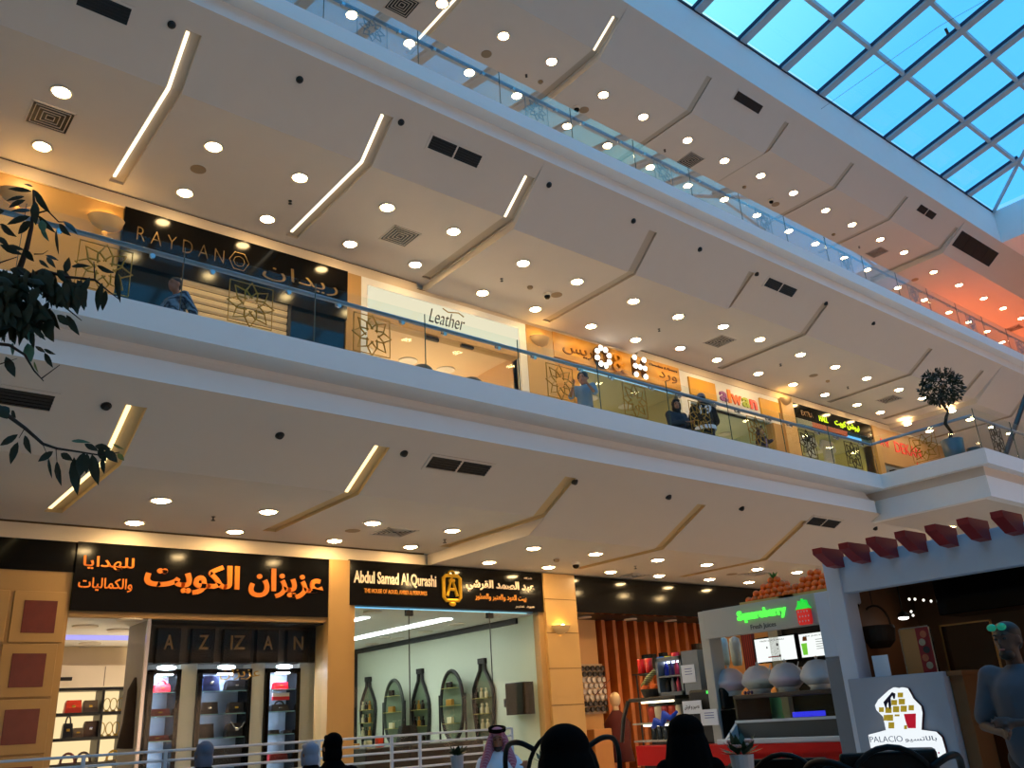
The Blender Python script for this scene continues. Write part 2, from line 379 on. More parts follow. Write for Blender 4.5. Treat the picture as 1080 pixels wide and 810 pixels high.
SC.cycles.sample_clamp_indirect = 4.0
# ================================================================== ceiling fittings
LENS = lamp('warm_lamp_lens', (1.0, .68, .31, 1), 150.0)
LENS1 = lamp('warm_lamp_lens_middle', (1.0, .68, .31, 1), 92.0)
LENS2 = lamp('warm_lamp_lens_top', (1.0, .66, .32, 1), 46.0)
RIM = mat('white_lamp_rim', rgb(225, 215, 200), .4, var=.02)
def downlight_proto(LENS):
    t = thing('downlight', 'x', 'downlight', (0, 0, 0))
    mb = MB(); mb.lathe([(.10, 0), (.135, -.004), (.14, -.012), (.13, -.018), (.105, -.018), (.10, -.01)], n=24, cap=False); mb.build('rim', RIM, t, True)
    mb = MB(); mb.lathe([(.104, -.004), (.09, -.02), (.06, -.03), (.002, -.034)], n=24, cap=False); mb.build('lens', LENS, t, True)
    return t
DLP = {k: [downlight_proto(m), False] for k, m in ((0, LENS), (1, LENS1), (2, LENS2))}
def downlight(p, label, group):
    e = DLP[0 if p[2] < 5 else 1 if p[2] < 10 else 2]
    if not e[1]:
        e[1] = True; e[0].location = p; e[0]['label'] = label; e[0]['group'] = group; return
    c = copy_tree(e[0], p, label); c['group'] = group
G_IN = [(142, 550.6), (248, 560), (352.8, 569.6), (433, 576), (515.6, 592.6, 1), (578.6, 597.6, 1), (644, 602.6, 1), (695, 606.6, 1), (748.3, 610.4, 1), (790, 613.5, 1), (834.4, 610)]
G_OUT = [(170, 527), (283, 539), (393, 551), (477, 559), (562.6, 577.6, 1), (628, 583.6, 1), (693.6, 590, 1), (745.4, 595, 1), (798.7, 599.6, 1), (840.4, 603, 1)]
L1_OUT = [(65, 96.7), (225.3, 154.3), (316.3, 187), (408.3, 218.3), (478.3, 243.7), (551.7, 277.3, 1), (608.7, 296.7, 1), (668, 317.3, 1), (715.3, 333.7, 1), (762.7, 344), (801.3, 357.7),
          (844.3, 373.7), (880.7, 386.7), (914, 398.7), (948, 410.7), (972.7, 419.7), (1003.7, 433.3, 1), (1023, 442, 1), (1046, 450, 1), (1065, 456.7, 1)]
L1_IN = [(44.3, 154), (195, 203), (282, 230.7), (369.4, 257), (438, 278.7), (509, 308.7, 1), (564.7, 325.7, 1), (623.3, 343.7, 1), (670.3, 358, 1), (717.3, 367), (756, 379.3), (799.7, 393.7), (836.3, 405.3),
         (870, 416), (903.7, 426.7), (928.3, 434.7), (957, 447, 1), (980, 454.3, 1)]
L2_OUT = [(466.3, 3.7), (531, 37.7), (581.7, 64.7), (636.3, 99.7, 1), (678.3, 123, 1), (725, 147.7, 1), (764, 169.3, 1), (802.3, 185), (836.7, 203.3), (870.7, 221.7), (898.7, 236.7), (928.3, 252.3), (953.3, 266),
          (984.6, 286.7, 1), (1011.5, 300.5, 1), (1037.4, 314.4, 1), (1057.8, 325, 1), (1077, 335.4, 1)]
L2_IN = [(371, 15.3), (431.7, 45.3), (495, 76.3), (545, 100.7), (598.3, 132.7, 1), (640.7, 153.3, 1), (686, 176, 1), (725.4, 195.5, 1), (764, 210), (798.3, 226.9), (832, 243.5), (860, 256.9), (890.4, 271.7),
         (915, 284.3), (946.7, 303.3, 1), (974.8, 316, 1), (1000.7, 329.3, 1), (1021.7, 339.4, 1), (1041, 349.3, 1), (1057, 360.7, 1)]
for lst, zh, zl, txt, grp in ((G_IN, 3.86, 3.68, 'row nearest the ground-floor shop signs', 'downlights over the ground floor'), (G_OUT, 3.86, 3.68, 'outer row above the ground floor', 'downlights over the ground floor'),
                         (L1_IN, 8.84, 8.70, 'row nearest the middle-gallery shop signs', 'downlights over the middle gallery'), (L1_OUT, 8.84, 8.70, 'outer row above the middle gallery', 'downlights over the middle gallery'),
                         (L2_IN, 13.8, 13.66, 'row seen through the top-gallery glass', 'downlights over the top gallery'), (L2_OUT, 13.8, 13.66, 'outer row above the top gallery', 'downlights over the top gallery')):
    for i, q in enumerate(lst):
        downlight(atZ(q[0], q[1], zl if len(q) > 2 else zh), 'warm round downlight, ' + ORDN[i] + ' from the left end, ' + txt, grp)
downlight(atZ(1001.3, 557.2, 4.298), 'warm round downlight under the projecting balcony, closer to its inner corner', 'downlights under the projecting balcony')
downlight(atZ(1056.9, 544.8, 4.298), 'warm round downlight under the projecting balcony, above the last red rafters', 'downlights under the projecting balcony')

# lit strips in the recessed channels
STRIP = lamp('warm_led_strip', (1.0, .86, .62, 1), 2.2)
STRIPY = lamp('yellow_led_strip', (1.0, .78, .36, 1), 2.0)
def strip(x, y_in, yc, z, band, tf, which, m, label, w=.20, d=.045):
    P1 = Vector((0, y_in, z)); P2 = Vector((0, yc, z)); P3 = P2.lerp(Vector((0, band[0], band[1])), tf)
    sl = (P3 - P2).normalized(); nr = Vector((0, -sl.z, sl.y)); nr = nr if nr.z > 0 else -nr
    U = [P1 + Vector((0, -.12, d - .012)), P2 + Vector((0, .01, d - .012)), P3 + nr * (d - .012) - sl * .02]
    X0 = Vector((x - w / 2 + .02, 0, 0)); X1 = Vector((x - w / 2 + .06, 0, 0)); mb = MB()
    if 'o' in which: mb.add([X0 + U[1], X1 + U[1], X1 + U[2], X0 + U[2]] + [q - Vector((0, 0, .02)) for q in (X0 + U[1], X1 + U[1], X1 + U[2], X0 + U[2])], [(0, 1, 2, 3), (4, 7, 6, 5), (0, 4, 5, 1), (1, 5, 6, 2), (2, 6, 7, 3), (3, 7, 4, 0)])
    if 'i' in which: mb.add([X0 + U[0], X1 + U[0], X1 + U[1], X0 + U[1]] + [q - Vector((0, 0, .02)) for q in (X0 + U[0], X1 + U[0], X1 + U[1], X0 + U[1])], [(0, 1, 2, 3), (4, 7, 6, 5), (0, 4, 5, 1), (1, 5, 6, 2), (2, 6, 7, 3), (3, 7, 4, 0)])
    tag(mb.build('led_strip', m), label, 'light strip', 'lit strips in the ceiling channels')
B0, B1, B2 = (8.05, 4.42), (8.47, 9.51), (E3, 14.36)
strip(CG[0], 11.4, 9.08, 3.86, B0, .7, 'oi', STRIPY, 'bent yellow light strip in the lowest ceiling, partly behind drooping leaves')
strip(CG[1], 11.4, 9.08, 3.86, B0, .7, 'o', STRIPY, 'short yellow light strip in the lowest ceiling, no leaves before it')
strip(C1[0], 11.75, 9.33, 8.84, B1, .7, 'oi', STRIP, 'long bent light strip in the middle ceiling, near the square grille')
strip(C1[1], 11.75, 9.33, 8.84, B1, .7, 'oi', STRIP, 'long bent light strip in the middle ceiling, second from the leafy tree')
strip(C1[2], 11.75, 9.33, 8.84, B1, .7, 'o', STRIP, 'short light strip in the middle ceiling beside the long black vent')
strip(C2[0], 11.7, 9.45, 13.8, B2, .7, 'oi', STRIP, 'long light strip in the top ceiling crossing behind the glass balustrade', w=.16, d=.03)
strip(C2[1], 11.7, 9.45, 13.8, B2, .7, 'o', STRIP, 'short light strip on the sloped top ceiling near the skylight', w=.16, d=.03)

# fittings on the sloping soffits: (a, b) -> point on the slope, and its frame
SLOPES = {0: ((9.08, 3.86), (8.05, 4.42)), 1: ((9.33, 8.84), (8.47, 9.51)), 6: ((9.42, 8.84), (8.47, 9.51)), 7: ((9.45, 13.66), (E3, 14.36)), 2: ((9.45, 13.8), (E3, 14.36)), 3: ((9.45, 3.68), (8.05, 4.42)), 4: ((9.36, 8.70), (8.47, 9.51)), 5: ((9.5, 13.66), (E3, 14.36))}
def on_slope(k, px, py):
    (ya, za), (yb, zb) = SLOPES[k]; d = ray(px, py); nr = Vector((0, -(zb - za), yb - ya)); nr = nr.normalized(); nr = nr if nr.z < 0 else -nr
    t = (Vector((0, ya, za)) - CAM).dot(nr) / d.dot(nr); return CAM + d * t, nr, Vector((0, yb - ya, zb - za)).normalized()
def slope_vent(k, x0, y0, x1, y1, h, segs, label):
    p, nr, sl = on_slope(k, x0, y0); q, _, _ = on_slope(k, x1, y1); t = thing('linear_vent', label, 'air vent', (p + q) / 2, 'black air vents on the sloping soffits')
    wd = abs(q.x - p.x); c = (p + q) / 2
    def fn(u, v, w): return c + Vector((u, 0, 0)) + sl * v + nr * w
    mb = MB(); f = .035
    for (a, b2, cc, d2) in ((-wd / 2 - f, wd / 2 + f, -h / 2 - f, -h / 2), (-wd / 2 - f, wd / 2 + f, h / 2, h / 2 + f), (-wd / 2 - f, -wd / 2, -h / 2, h / 2), (wd / 2, wd / 2 + f, -h / 2, h / 2)):
        mb.prism([(a, cc), (b2, cc), (b2, d2), (a, d2)], -.01, .012, fn)
    mb.build('frame', CEILM, t)
    mb = MB(); mb.prism([(-wd / 2, -h / 2), (wd / 2, -h / 2), (wd / 2, h / 2), (-wd / 2, h / 2)], -.01, .001, fn); mb.build('backing', BLACKM, t)
    mb = MB(); nn = max(4, int(h / .035))
    for i in range(nn):
        v = -h / 2 + (i + .5) * h / nn; mb.prism([(-wd / 2, v - .006), (wd / 2, v - .006), (wd / 2, v + .006), (-wd / 2, v + .006)], .001, .01, fn)
    mb.build('louvre', DARKMET, t)
    mb = MB()
    for i in range(1, segs):
        u = -wd / 2 + wd * i / segs; mb.prism([(u - .012, -h / 2), (u + .012, -h / 2), (u + .012, h / 2), (u - .012, h / 2)], .001, .013, fn)
    if segs > 1: mb.build('divider', CEILM if segs == 2 else DARKMET, t)
slope_vent(1, 82, -2, 137, 16, .2, 1, 'long black air vent on the middle soffit, cut by the picture top')
slope_vent(1, 453, 150, 506, 170, .2, 2, 'twin black air vent on the middle soffit above the square grille')
slope_vent(6, 808, 297, 838, 309, .2, 2, 'small twin black air vent on the middle soffit, nearest the skylight end')
slope_vent(0, -6, 415, 55, 426, .2, 1, 'long black air vent on the lowest soffit behind the tree branches')
slope_vent(0, 452, 487, 515, 496, .2, 2, 'twin black air vent on the lowest soffit above the gold emblem sign')
slope_vent(3, 853, 549, 884, 553, .2, 2, 'twin black air vent on the lowest soffit near the projecting balcony')
slope_vent(5, 775, 101, 803, 115, .2, 1, 'small black air vent on the top soffit nearest the middle of the skylight edge')
slope_vent(2, 968, 219, 986, 228, .2, 2, 'small twin black air vent on the top soffit beside the big dark grille')
slope_vent(7, 1008, 252, 1049, 273, .5, 4, 'big dark rectangular grille on the top soffit under the skylight corner')

def jet(k, px, py, label, r=.04):
    p, nr, sl = on_slope(k, px, py); mb = MB(); Q = nr.to_track_quat('Z', 'Y').to_matrix()
    mb.lathe([(r * 1.25, -.004), (r * 1.25, .008), (r, .014), (r * .9, .03), (r * .55, .045), (.001, .046)], p, 14, M=Q)
    tag(mb.build('nozzle', BLACKM, smooth=False), label, 'ceiling nozzle', 'small black nozzles on the sloping soffits')
for i, (k, x, y) in enumerate(((0, 112, 428), (0, 295, 459), (0, 426, 478), (3, 606, 508), (3, 705, 524), (3, 782, 536), (3, 923, 557))):
    jet(k, x, y, 'small black round nozzle, ' + ORDN[i] + ' from the tree along the lowest soffit')
for i, (k, x, y) in enumerate(((1, 181, 26), (1, 316, 84), (1, 423, 129), (4, 579, 195), (4, 668, 233), (4, 738, 263), (6, 798, 289), (6, 871, 320), (6, 921, 341))):
    jet(k, x, y, 'small black round nozzle, ' + ORDN[i] + ' from the bent light strip along the middle soffit')

# square four-way grilles on the flat ceilings
def grille(px, py, z, label, s=.26):
    c = atZ(px, py, z); t = thing('square_grille', label, 'air vent', c, 'square ceiling grilles'); mb = MB(); bk = MB(); lv = MB()
    for i in range(5):
        a = s * (1 - i * .2); w_ = .022 if i == 0 else .010
        tgt = mb if i == 0 else lv
        for (x0, x1, y0, y1) in ((-a, a, a - w_, a), (-a, a, -a, -a + w_), (-a, -a + w_, -a, a), (a - w_, a, -a, a)):
            tgt.box(c.x + x0, c.x + x1, c.y + y0, c.y + y1, c.z - .012, c.z + .002)
    bk.box(c.x - s + .02, c.x + s - .02, c.y - s + .02, c.y + s - .02, c.z - .004, c.z + .002)
    mb.build('frame', CEILM, t); lv.build('louvre', CEILM, t); bk.build('backing', BLACKM, t)
for x, y, z, l in ((53, 124, 8.84, 'square ceiling grille between two downlights above the tree top'), (422, 249, 8.84, 'square ceiling grille above the pale cream shop sign'), (759, 360, 8.84, 'square ceiling grille above the colourful shop letters'),
                   (938, 421, 8.84, 'square ceiling grille near the potted ball tree'), (416, 561, 3.86, 'square ceiling grille above the black perfume shop sign'), (667, 607, 3.68, 'square ceiling grille above the long black shop fascia'),
                   (798, 604.5, 3.68, 'square ceiling grille above the juice kiosk oranges'), (424, 5, 13.8, 'square ceiling grille in the top ceiling near the light strip'), (728, 169, 13.66, 'square ceiling grille in the top ceiling at the middle of the glass'),
                   (925, 266, 13.8, 'square ceiling grille in the top ceiling near the big dark vent'), (1070, 346, 13.66, 'square ceiling grille in the orange lit end of the top ceiling')):
    grille(x, y, z, l)
# small round detectors, sprinklers and dome cameras
DET = mat('taupe_detector', rgb(150, 128, 100), .6)
def small(px, py, z, kind, label):
    c = atZ(px, py, z) + Vector((0, 0, .004)); mb = MB()
    if kind == 'speaker': mb.lathe([(.11, 0), (.11, -.008), (.10, -.012), (.001, -.012)], c, 18); tag(mb.build('ceiling_speaker', DET), label, 'ceiling speaker', 'round ceiling speakers')
    elif kind == 'detector': mb.lathe([(.055, 0), (.055, -.02), (.04, -.045), (.001, -.05)], c, 14); tag(mb.build('smoke_detector', DET), label, 'smoke detector', 'smoke detectors')
    elif kind == 'sprinkler': mb.lathe([(.03, 0), (.03, -.006), (.008, -.01), (.008, -.045), (.028, -.05), (.028, -.056), (.001, -.056)], c, 10); tag(mb.build('sprinkler', DARKMET), label, 'sprinkler', 'ceiling sprinklers')
    else:
        t = thing('dome_camera', label, 'camera', c, 'dome cameras'); mb.lathe([(.075, 0), (.075, -.035), (.065, -.05)], c, 16); mb.build('housing', RIM, t)
        mb = MB(); mb.lathe([(.062, -.045), (.055, -.08), (.035, -.105), (.001, -.115)], c, 16); mb.build('dome', BLACK, t, True)
for x, y, z, kd, l in ((209, 178.5, 8.84, 'speaker', 'flat round speaker between the long bent light strips'), (587, 311, 8.70, 'speaker', 'flat round speaker beside the middle dome camera'), (372, 559.7, 3.86, 'speaker', 'flat round speaker in the lowest ceiling near the square grille'),
                      (513, 57, 13.8, 'speaker', 'flat round speaker in the top ceiling by the light strip'), (616, 116, 13.66, 'speaker', 'flat round speaker beside the dome camera in the top ceiling'), (818, 215.5, 13.8, 'speaker', 'flat round speaker in the top ceiling, middle of the row'),
                      (965, 295, 13.66, 'speaker', 'flat round speaker in the reddish end of the top ceiling'), (858, 396, 8.84, 'speaker', 'flat round speaker above the black and yellow shop sign'), (772, 605.5, 3.68, 'speaker', 'flat round speaker in the lowest ceiling near the oranges'),
                      (306, 212, 8.84, 'sprinkler', 'small sprinkler above the pale striped shutter'), (529, 294, 8.70, 'sprinkler', 'small sprinkler in the middle ceiling above the cream sign'), (695, 347, 8.70, 'sprinkler', 'small sprinkler above the round bulb letters'),
                      (823, 384, 8.84, 'sprinkler', 'small sprinkler above the yellow wall panel'), (894, 408, 8.84, 'sprinkler', 'small sprinkler above the black and yellow sign'), (225, 545, 3.86, 'sprinkler', 'small sprinkler above the large orange Arabic letters'),
                      (469, 569, 3.86, 'sprinkler', 'small sprinkler above the gold emblem'), (670, 597, 3.68, 'sprinkler', 'small sprinkler above the long black fascia'), (555, 79, 13.8, 'sprinkler', 'small sprinkler in the top ceiling near the glass edge'),
                      (701, 158, 13.66, 'sprinkler', 'small sprinkler beside the grille in the top ceiling'), (906, 260, 13.8, 'sprinkler', 'small sprinkler in the top ceiling near the reddish end'),
                      (559, 302.5, 8.70, 'detector', 'small smoke detector in the middle ceiling beside the dome camera'), (570, 86, 13.8, 'detector', 'small smoke detector in the top ceiling behind the short strip'), (785, 197, 13.8, 'detector', 'small smoke detector in the top ceiling mid row'),
                      (879, 247, 13.8, 'detector', 'small smoke detector in the top ceiling above the glass end'), (587, 590, 3.68, 'detector', 'small smoke detector in the lowest ceiling beside the dome camera'), (873, 401.5, 8.84, 'detector', 'small smoke detector in the middle ceiling near the ball tree'),
                      (577, 310, 8.70, 'camera', 'black dome camera in the middle ceiling'), (607, 593, 3.68, 'camera', 'black dome camera in the lowest ceiling above the stone pillar'), (608, 113.5, 13.66, 'camera', 'black dome camera in the top ceiling'),
                      (813, 211, 13.8, 'camera', 'black dome camera near the middle of the top ceiling')):
    small(x, y, z, kd, l)
# ================================================================== glass balustrades
RAILM = mat('satin_rail_steel', rgb(150, 156, 164), .38, 1.0, var=.03)
GILT = mat('gilt_film', rgb(168, 132, 48), .4, .5, var=.05)
DARKF = mat('dark_bronze_film', rgb(70, 58, 34), .5, .3, var=.05)
FROST = mat('frosted_film', rgb(150, 165, 172), .6, var=.03)
def star_curves(R):
    out = []
    for k in range(8):
        a = k * PI / 4
        out.append([(r * R * math.sin(a + t), r * R * math.cos(a + t)) for r, t in ((.30, -.98), (.60, -.46), (1.0, 0), (.60, .46), (.30, .98))])
    return out
def emblem(c, fn, m, par, R=.255, hw=.235, r=.009):
    mb = MB()
    for pts in star_curves(R): mb.tube([fn(c[0] + u, c[1] + v, .004) for u, v in pts], r, 5)
    mb.tube([fn(c[0] + u, c[1] + v, .004) for u, v in ((-hw, -hw), (hw, -hw), (hw, hw), (-hw, hw))], r * .8, 5, closed=True)
    return mb.build('emblem', m, par)
def pane(name, fn, u0, u1, z0, z1, label, group, film=None, R=.255, t=.012, gm=None):
    th = thing(name, label, 'glass panel', fn((u0 + u1) / 2, z0, 0), group)
    mb = MB(); mb.prism([(u0 + .006, z0), (u1 - .006, z0), (u1 - .006, z1), (u0 + .006, z1)], 0, t, fn); mb.build('glass', gm or GLASS, th)
    mb = MB(); mb.prism([(u0 + .001, z0), (u0 + .007, z0), (u0 + .007, z1), (u0 + .001, z1)], -.001, t + .001, fn); mb.build('polished_edge', EDGE, th)
    if film: emblem(((u0 + u1) / 2, z0 + .29), lambda a, b2, w: fn(a, b2, w), film, th, R)
    return th
EDGE = mat('green_glass_edge', rgb(70, 96, 92), .2, var=.02)
fnA = lambda u, v, w: Vector((u, E1 + .07 + .006 - w, v))
s0 = 2.44 - 1.4375 * 2
films = {1: GILT, 2: GILT, 3: GILT, 5: GILT, 6: GILT, 7: GILT, 8: GILT, 9: DARKF, 10: DARKF}
filmtxt = {1: 'gilt star emblem behind the tree leaves', 2: 'gilt star emblem before the pale shutter', 3: 'gilt star emblem before the cream shop', 4: 'no emblem, before the cream shop sign', 5: 'gilt star emblem before the stone pilaster',
           6: 'gilt star emblem before the greenish shop window', 7: 'gilt star emblem beside the woman in hijab', 8: 'gilt star emblem beside the girl who waves', 9: 'dark star emblem before the clothes shop pillar', 10: 'dark star emblem at the balcony inner corner', 0: 'no emblem, behind the tree'}
for i in range(11):
    x0 = s0 + 1.4375 * (i - 1) + 1.4375 - 1.4375; x0 = 2.44 - 1.4375 * 2 + 1.4375 * i; x1 = min(x0 + 1.4375, JX + .07)
    if i == 9: x1 = x0 + 1.4375
    pane('balustrade_panel', fnA, x0, x1, Z1, 5.84, 'clear glass balustrade panel of the middle gallery, ' + filmtxt[i], 'middle gallery glass panels', films.get(i))
JI = JX + .07
fnB = lambda u, v, w: Vector((JI - w, -u, v))
pane('balustrade_panel', fnB, -(E1 + .07), -(JY + .07), Z1, 5.84, 'glass balustrade panel on the short side of the projecting balcony', 'projecting balcony glass panels', GILT)
fnC = lambda u, v, w: Vector((u, JY + .07 - w, v))
for i in range(4):
    pane('balustrade_panel', fnC, JI + 1.5 * i, JI + 1.5 * (i + 1), Z1, 5.84, 'glass balustrade panel, ' + ORDN[i] + ' along the front of the projecting balcony', 'projecting balcony glass panels', DARKF)
fnD = lambda u, v, w: Vector((u, E2 + .07 + .006 - w, v))
for i in range(20):
    x0 = 2.59 + 1.5 * (i - 1)
    pane('balustrade_panel', fnD, x0, x0 + 1.5, Z2, 10.67, 'tall blue-reflecting glass panel, ' + ORDN[i] + ' along the top gallery', 'top gallery glass panels', FROST if i % 2 == 0 else None, .2, gm=TOPG)
def rail(name, pts, br, label, out):
    th = thing(name, label, 'handrail', pts[0]); mb = MB(); mb.tube(pts, .026, 10); mb.build('rail', RAILM, th, True)
    for p in br:
        p = Vector(p); mb = MB(); mb.tube([p, p + Vector((0, 0, -.06)), p + out * .075 + Vector((0, 0, -.085))], .011, 6); mb.lathe([(.001, -.012), (.026, -.012), (.026, .012), (.001, .012)], p + out * .07 + Vector((0, 0, -.085)), 12, 'Y' if abs(out.y) > .5 else 'X')
        mb.build('bracket', CHROME, th)
RZ = 5.74
rail('handrail', [(-1.8, E1 + .15, RZ), (JX + .15, E1 + .15, RZ), (JX + .15, JY + .15, RZ), (22, JY + .15, RZ)],
     [(2.44 + 1.4375 * k + d, E1 + .15, RZ) for k in range(-2, 10) for d in (-.3, .3) if k < 9 or d < 0] + [(JX + .15 + .75 * k, JY + .15, RZ) for k in (1, 2, 3, 5, 6)], 'steel handrail along the middle gallery glass, with small brackets', Vector((0, -1, 0)))
rail('handrail', [(-1, E2 + .15, 10.58), (33, E2 + .15, 10.58)], [(2.59 + 1.5 * k + d, E2 + .15, 10.58) for k in range(-1, 19) for d in (-.3, .3)], 'steel handrail along the top gallery glass under the skylight', Vector((0, -1, 0)))
# leaning dark bar seen behind the projecting balcony's glass: side of a stair going up
p0 = atY(1046, 520, 6.6); p1 = atY(1090, 395, 6.6)
mb = MB(); mb.tube([p1 + (p0 - p1) * ((p1.z - F1 - .03) / (p1.z - p0.z)), p1], .05, 8)
tag(mb.build('stair_handrail', BLACKM), 'dark sloping handrail behind the projecting balcony glass', 'handrail')

# ================================================================== shops of the middle gallery
LITP = lamp('shop_light_panel', (1.0, .78, .48, 1), 150.0)
def room(nm, x0, x1, y1, z0, z1, wallm, ceilm, floorm, y0=12.06, back=None):
    mb = MB(); mb.quad((x0, y0, z0), (x0, y1, z0), (x0, y1, z1), (x0, y0, z1)); mb.quad((x1, y0, z0), (x1, y0, z1), (x1, y1, z1), (x1, y1, z0)); struct(mb.build('wall_' + nm, wallm, fix=False))
    mb = MB(); mb.quad((x0, y1, z0), (x1, y1, z0), (x1, y1, z1), (x0, y1, z1)); struct(mb.build('wall_' + nm + '_back', back or wallm, fix=False))
    mb = MB(); mb.quad((x0, y0, z1), (x0, y1, z1), (x1, y1, z1), (x1, y0, z1)); struct(mb.build('ceiling', ceilm, fix=False))
    mb = MB(); mb.box(x0, x1, y0, y1, z0 - .05, z0); struct(mb.build('floor', floorm))
def shop_light(p, label, group, r=.22, m=None, sq=True):
    t = thing('shop_light', label, 'ceiling light', p, group); x, y, z = p
    mb = MB(); mb.lathe([(r, 0), (r + .03, 0), (r + .03, -.02), (r, -.02)], p, 20); mb.build('rim', RIM, t)
    mb = MB(); mb.lathe([(.001, -.012), (r, -.012), (r, -.004), (.001, -.004)], p, 20); mb.build('lens', m or LITP, t)
def board(name, m, x0, x1, y0, y1, z0, z1, label=None, cat=None, parent=None, r=.0):
    mb = MB(); mb.box(x0, x1, y0, y1, z0, z1) if not r else mb.bev(x0, x1, y0, y1, z0, z1, r)
    o = mb.build(name, m, parent)
    if label: tag(o, label, cat)
    return o
def swall(nm, m, *a):
    mb = MB(); mb.box(*a); return struct(mb.build(nm, m))
# plain stone wall and first pilaster
swall('wall_stone', STONE, XL, 2.78, YW, YW + .3, F1, 8.62)
swall('trim_pilaster', STONE2, 6.46, 6.74, 11.96, YW + .3, F1, 8.62)
swall('trim_pilaster', STONE, 10.46, 11.17, 11.94, YW + .3, F1, 8.62)
swall('trim_pilaster', STONE, 18.99, 19.54, 11.9, YW + .3, F1, 8.62)
swall('trim_pilaster', STONE2, 23.45, 23.72, 11.9, YW + .3, F1, 8.62)
# perfume shop with a black fascia, closed
board('shop_fascia', BLACK, 2.78, 6.46, 11.93, YW + .1, 7.70, 8.62, 'long glossy black fascia of the closed perfume shop with thin gold letters', 'shop sign')
fas = bpy.data.objects['shop_fascia']; ORG['shop_fascia'] = Vector((0, 0, 0))
YF = 11.93
GOLDL = mat('gold_letters', rgb(120, 98, 60), .35, .7)
a0 = atY(143, 258, YF); a1 = atY(236, 273, YF)
lettering('lettering', 'R A Y D A N', GOLDL, a0.x, a1.x, 8.12, 8.34, onY(YF), fas, offset=-.02)
a0 = atY(277, 285, YF); a1 = atY(356, 305, YF)
lettering('lettering', arabic('\u0631\u064A\u062F\u0627\u0646'), GOLDL, a0.x, a1.x, 8.05, 8.36, onY(YF), fas, offset=-.005)
mb = MB(); c = atY(252, 276, YF); mb.tube([c + Vector((.16 * math.cos(t * PI / 3), -.01, .17 * math.sin(t * PI / 3))) for t in range(6)], .008, 5, closed=True)
mb.tube([c + Vector((.09 * math.cos(t * PI / 4), -.01, .09 * math.sin(t * PI / 4))) for t in range(8)], .006, 5, closed=True); mb.build('logo', GOLDL, fas)
DGL = mat('dark_shop_glass', rgb(16, 20, 20), .06, var=.05)
board('shop_window', DGL, 2.78, 6.46, 12.0, YW + .12, F1, 7.70, 'dark closed shop window under the gold-lettered black fascia', 'shop window')
SHUT = stripes('cream_shutter_slats', rgb(190, 168, 128), rgb(226, 205, 165), 5.0, 'Z', .6)
q0 = atY(190, 292, 11.98); q1 = atY(303, 322, 11.98)
t = thing('roller_shutter', 'cream slatted roller shutter, closed, behind the glass with the gilt star', 'shutter', (q0.x, 11.95, F1))
mb = MB(); nsl = 24; zt = (q0.z + q1.z) / 2
for i in range(nsl):
    z = F1 + (zt - F1) * i / nsl; dz = (zt - F1) / nsl
    mb.prism([(11.985, z + .004), (11.96, z + dz * .3), (11.96, z + dz * .8), (11.985, z + dz - .004)], q0.x, q1.x, lambda u, v, w: Vector((w, u, v)))
mb.build('slats', mat('cream_shutter', rgb(222, 196, 150), .5), t)
board('guide_rail', DARKMET, q1.x, q1.x + .06, 11.95, 11.99, F1, zt, parent=t)
board('bench', STONE2, 5.75, 6.4, 11.55, 11.95, F1, F1 + .62, 'low beige ledge at the foot of the dark shop window', 'ledge', r=.02)

# cream leather shop, open and bright
PEACH = mat('peach_shop_wall', rgb(226, 186, 140), .7, var=.03)
swall('trim_frame', WHITE, 6.74, 6.86, 11.95, YW + .2, F1, 8.62); swall('trim_frame', WHITE, 10.28, 10.46, 11.95, YW + .2, F1, 8.62); swall('trim_frame', WHITE, 6.86, 10.28, 11.95, YW + .2, 8.49, 8.62)
swall('trim_frame', STONE2, 6.86, 10.28, 11.97, YW + .2, 7.86, 8.02)
SIGNL = lamp('cream_backlit_sign', (1.0, .93, .66, 1), .78)
t = thing('shop_sign', 'bright cream backlit sign with dark handwriting lettering', 'shop sign', (8.5, 11.96, 8.02))
board('face', SIGNL, 6.86, 10.28, 11.965, YW + .1, 8.02, 8.49, parent=t)
INK = mat('dark_brown_ink', rgb(45, 38, 30), .6)
a0 = atY(452, 330, 11.96); a1 = atY(490, 342, 11.96)
lettering('lettering', 'Leather', INK, a0.x, a1.x, 8.1, 8.38, onY(11.96), t, shear=.4, offset=-.01)
c = atY(478, 333, 11.96); mb = MB(); mb.tube([c + Vector((.12 * i, -.008, .03 * math.sin(i * 2.2) + .06)) for i in range(-2, 3)], .012, 5); mb.build('flourish', GILT, t)
room('leather_shop', 6.86, 10.28, 16, F1, 7.95, PEACH, mat('peach_ceiling', rgb(222, 190, 150), .8), FLOORM)
for i, (x, y) in enumerate(((7.6, 13.4), (8.6, 13.4), (9.5, 13.4), (8.2, 14.8), (9.4, 14.8))):
    shop_light((x, y, 7.945), 'round lamp, ' + ORDN[i] + ' inside the bright peach-walled shop', 'lamps in the bright peach shop', .16, lamp('peach_shop_lamp', (1.0, .78, .5, 1), 420))
t = thing('glass_door', 'frameless glass shop door with dark clamp fittings in the peach shop', 'door', (7.9, 12.05, F1))
board('glass', SHOPG, 6.88, 10.26, 12.04, 12.052, F1, 7.86, parent=t)
for px, py in ((433, 342), (456, 357), (493, 365)): p = atY(px, py, 12.03); board('clamp', DARKMET, p.x - .14, p.x + .14, 12.015, 12.075, p.z - .035, p.z + .03, parent=t)
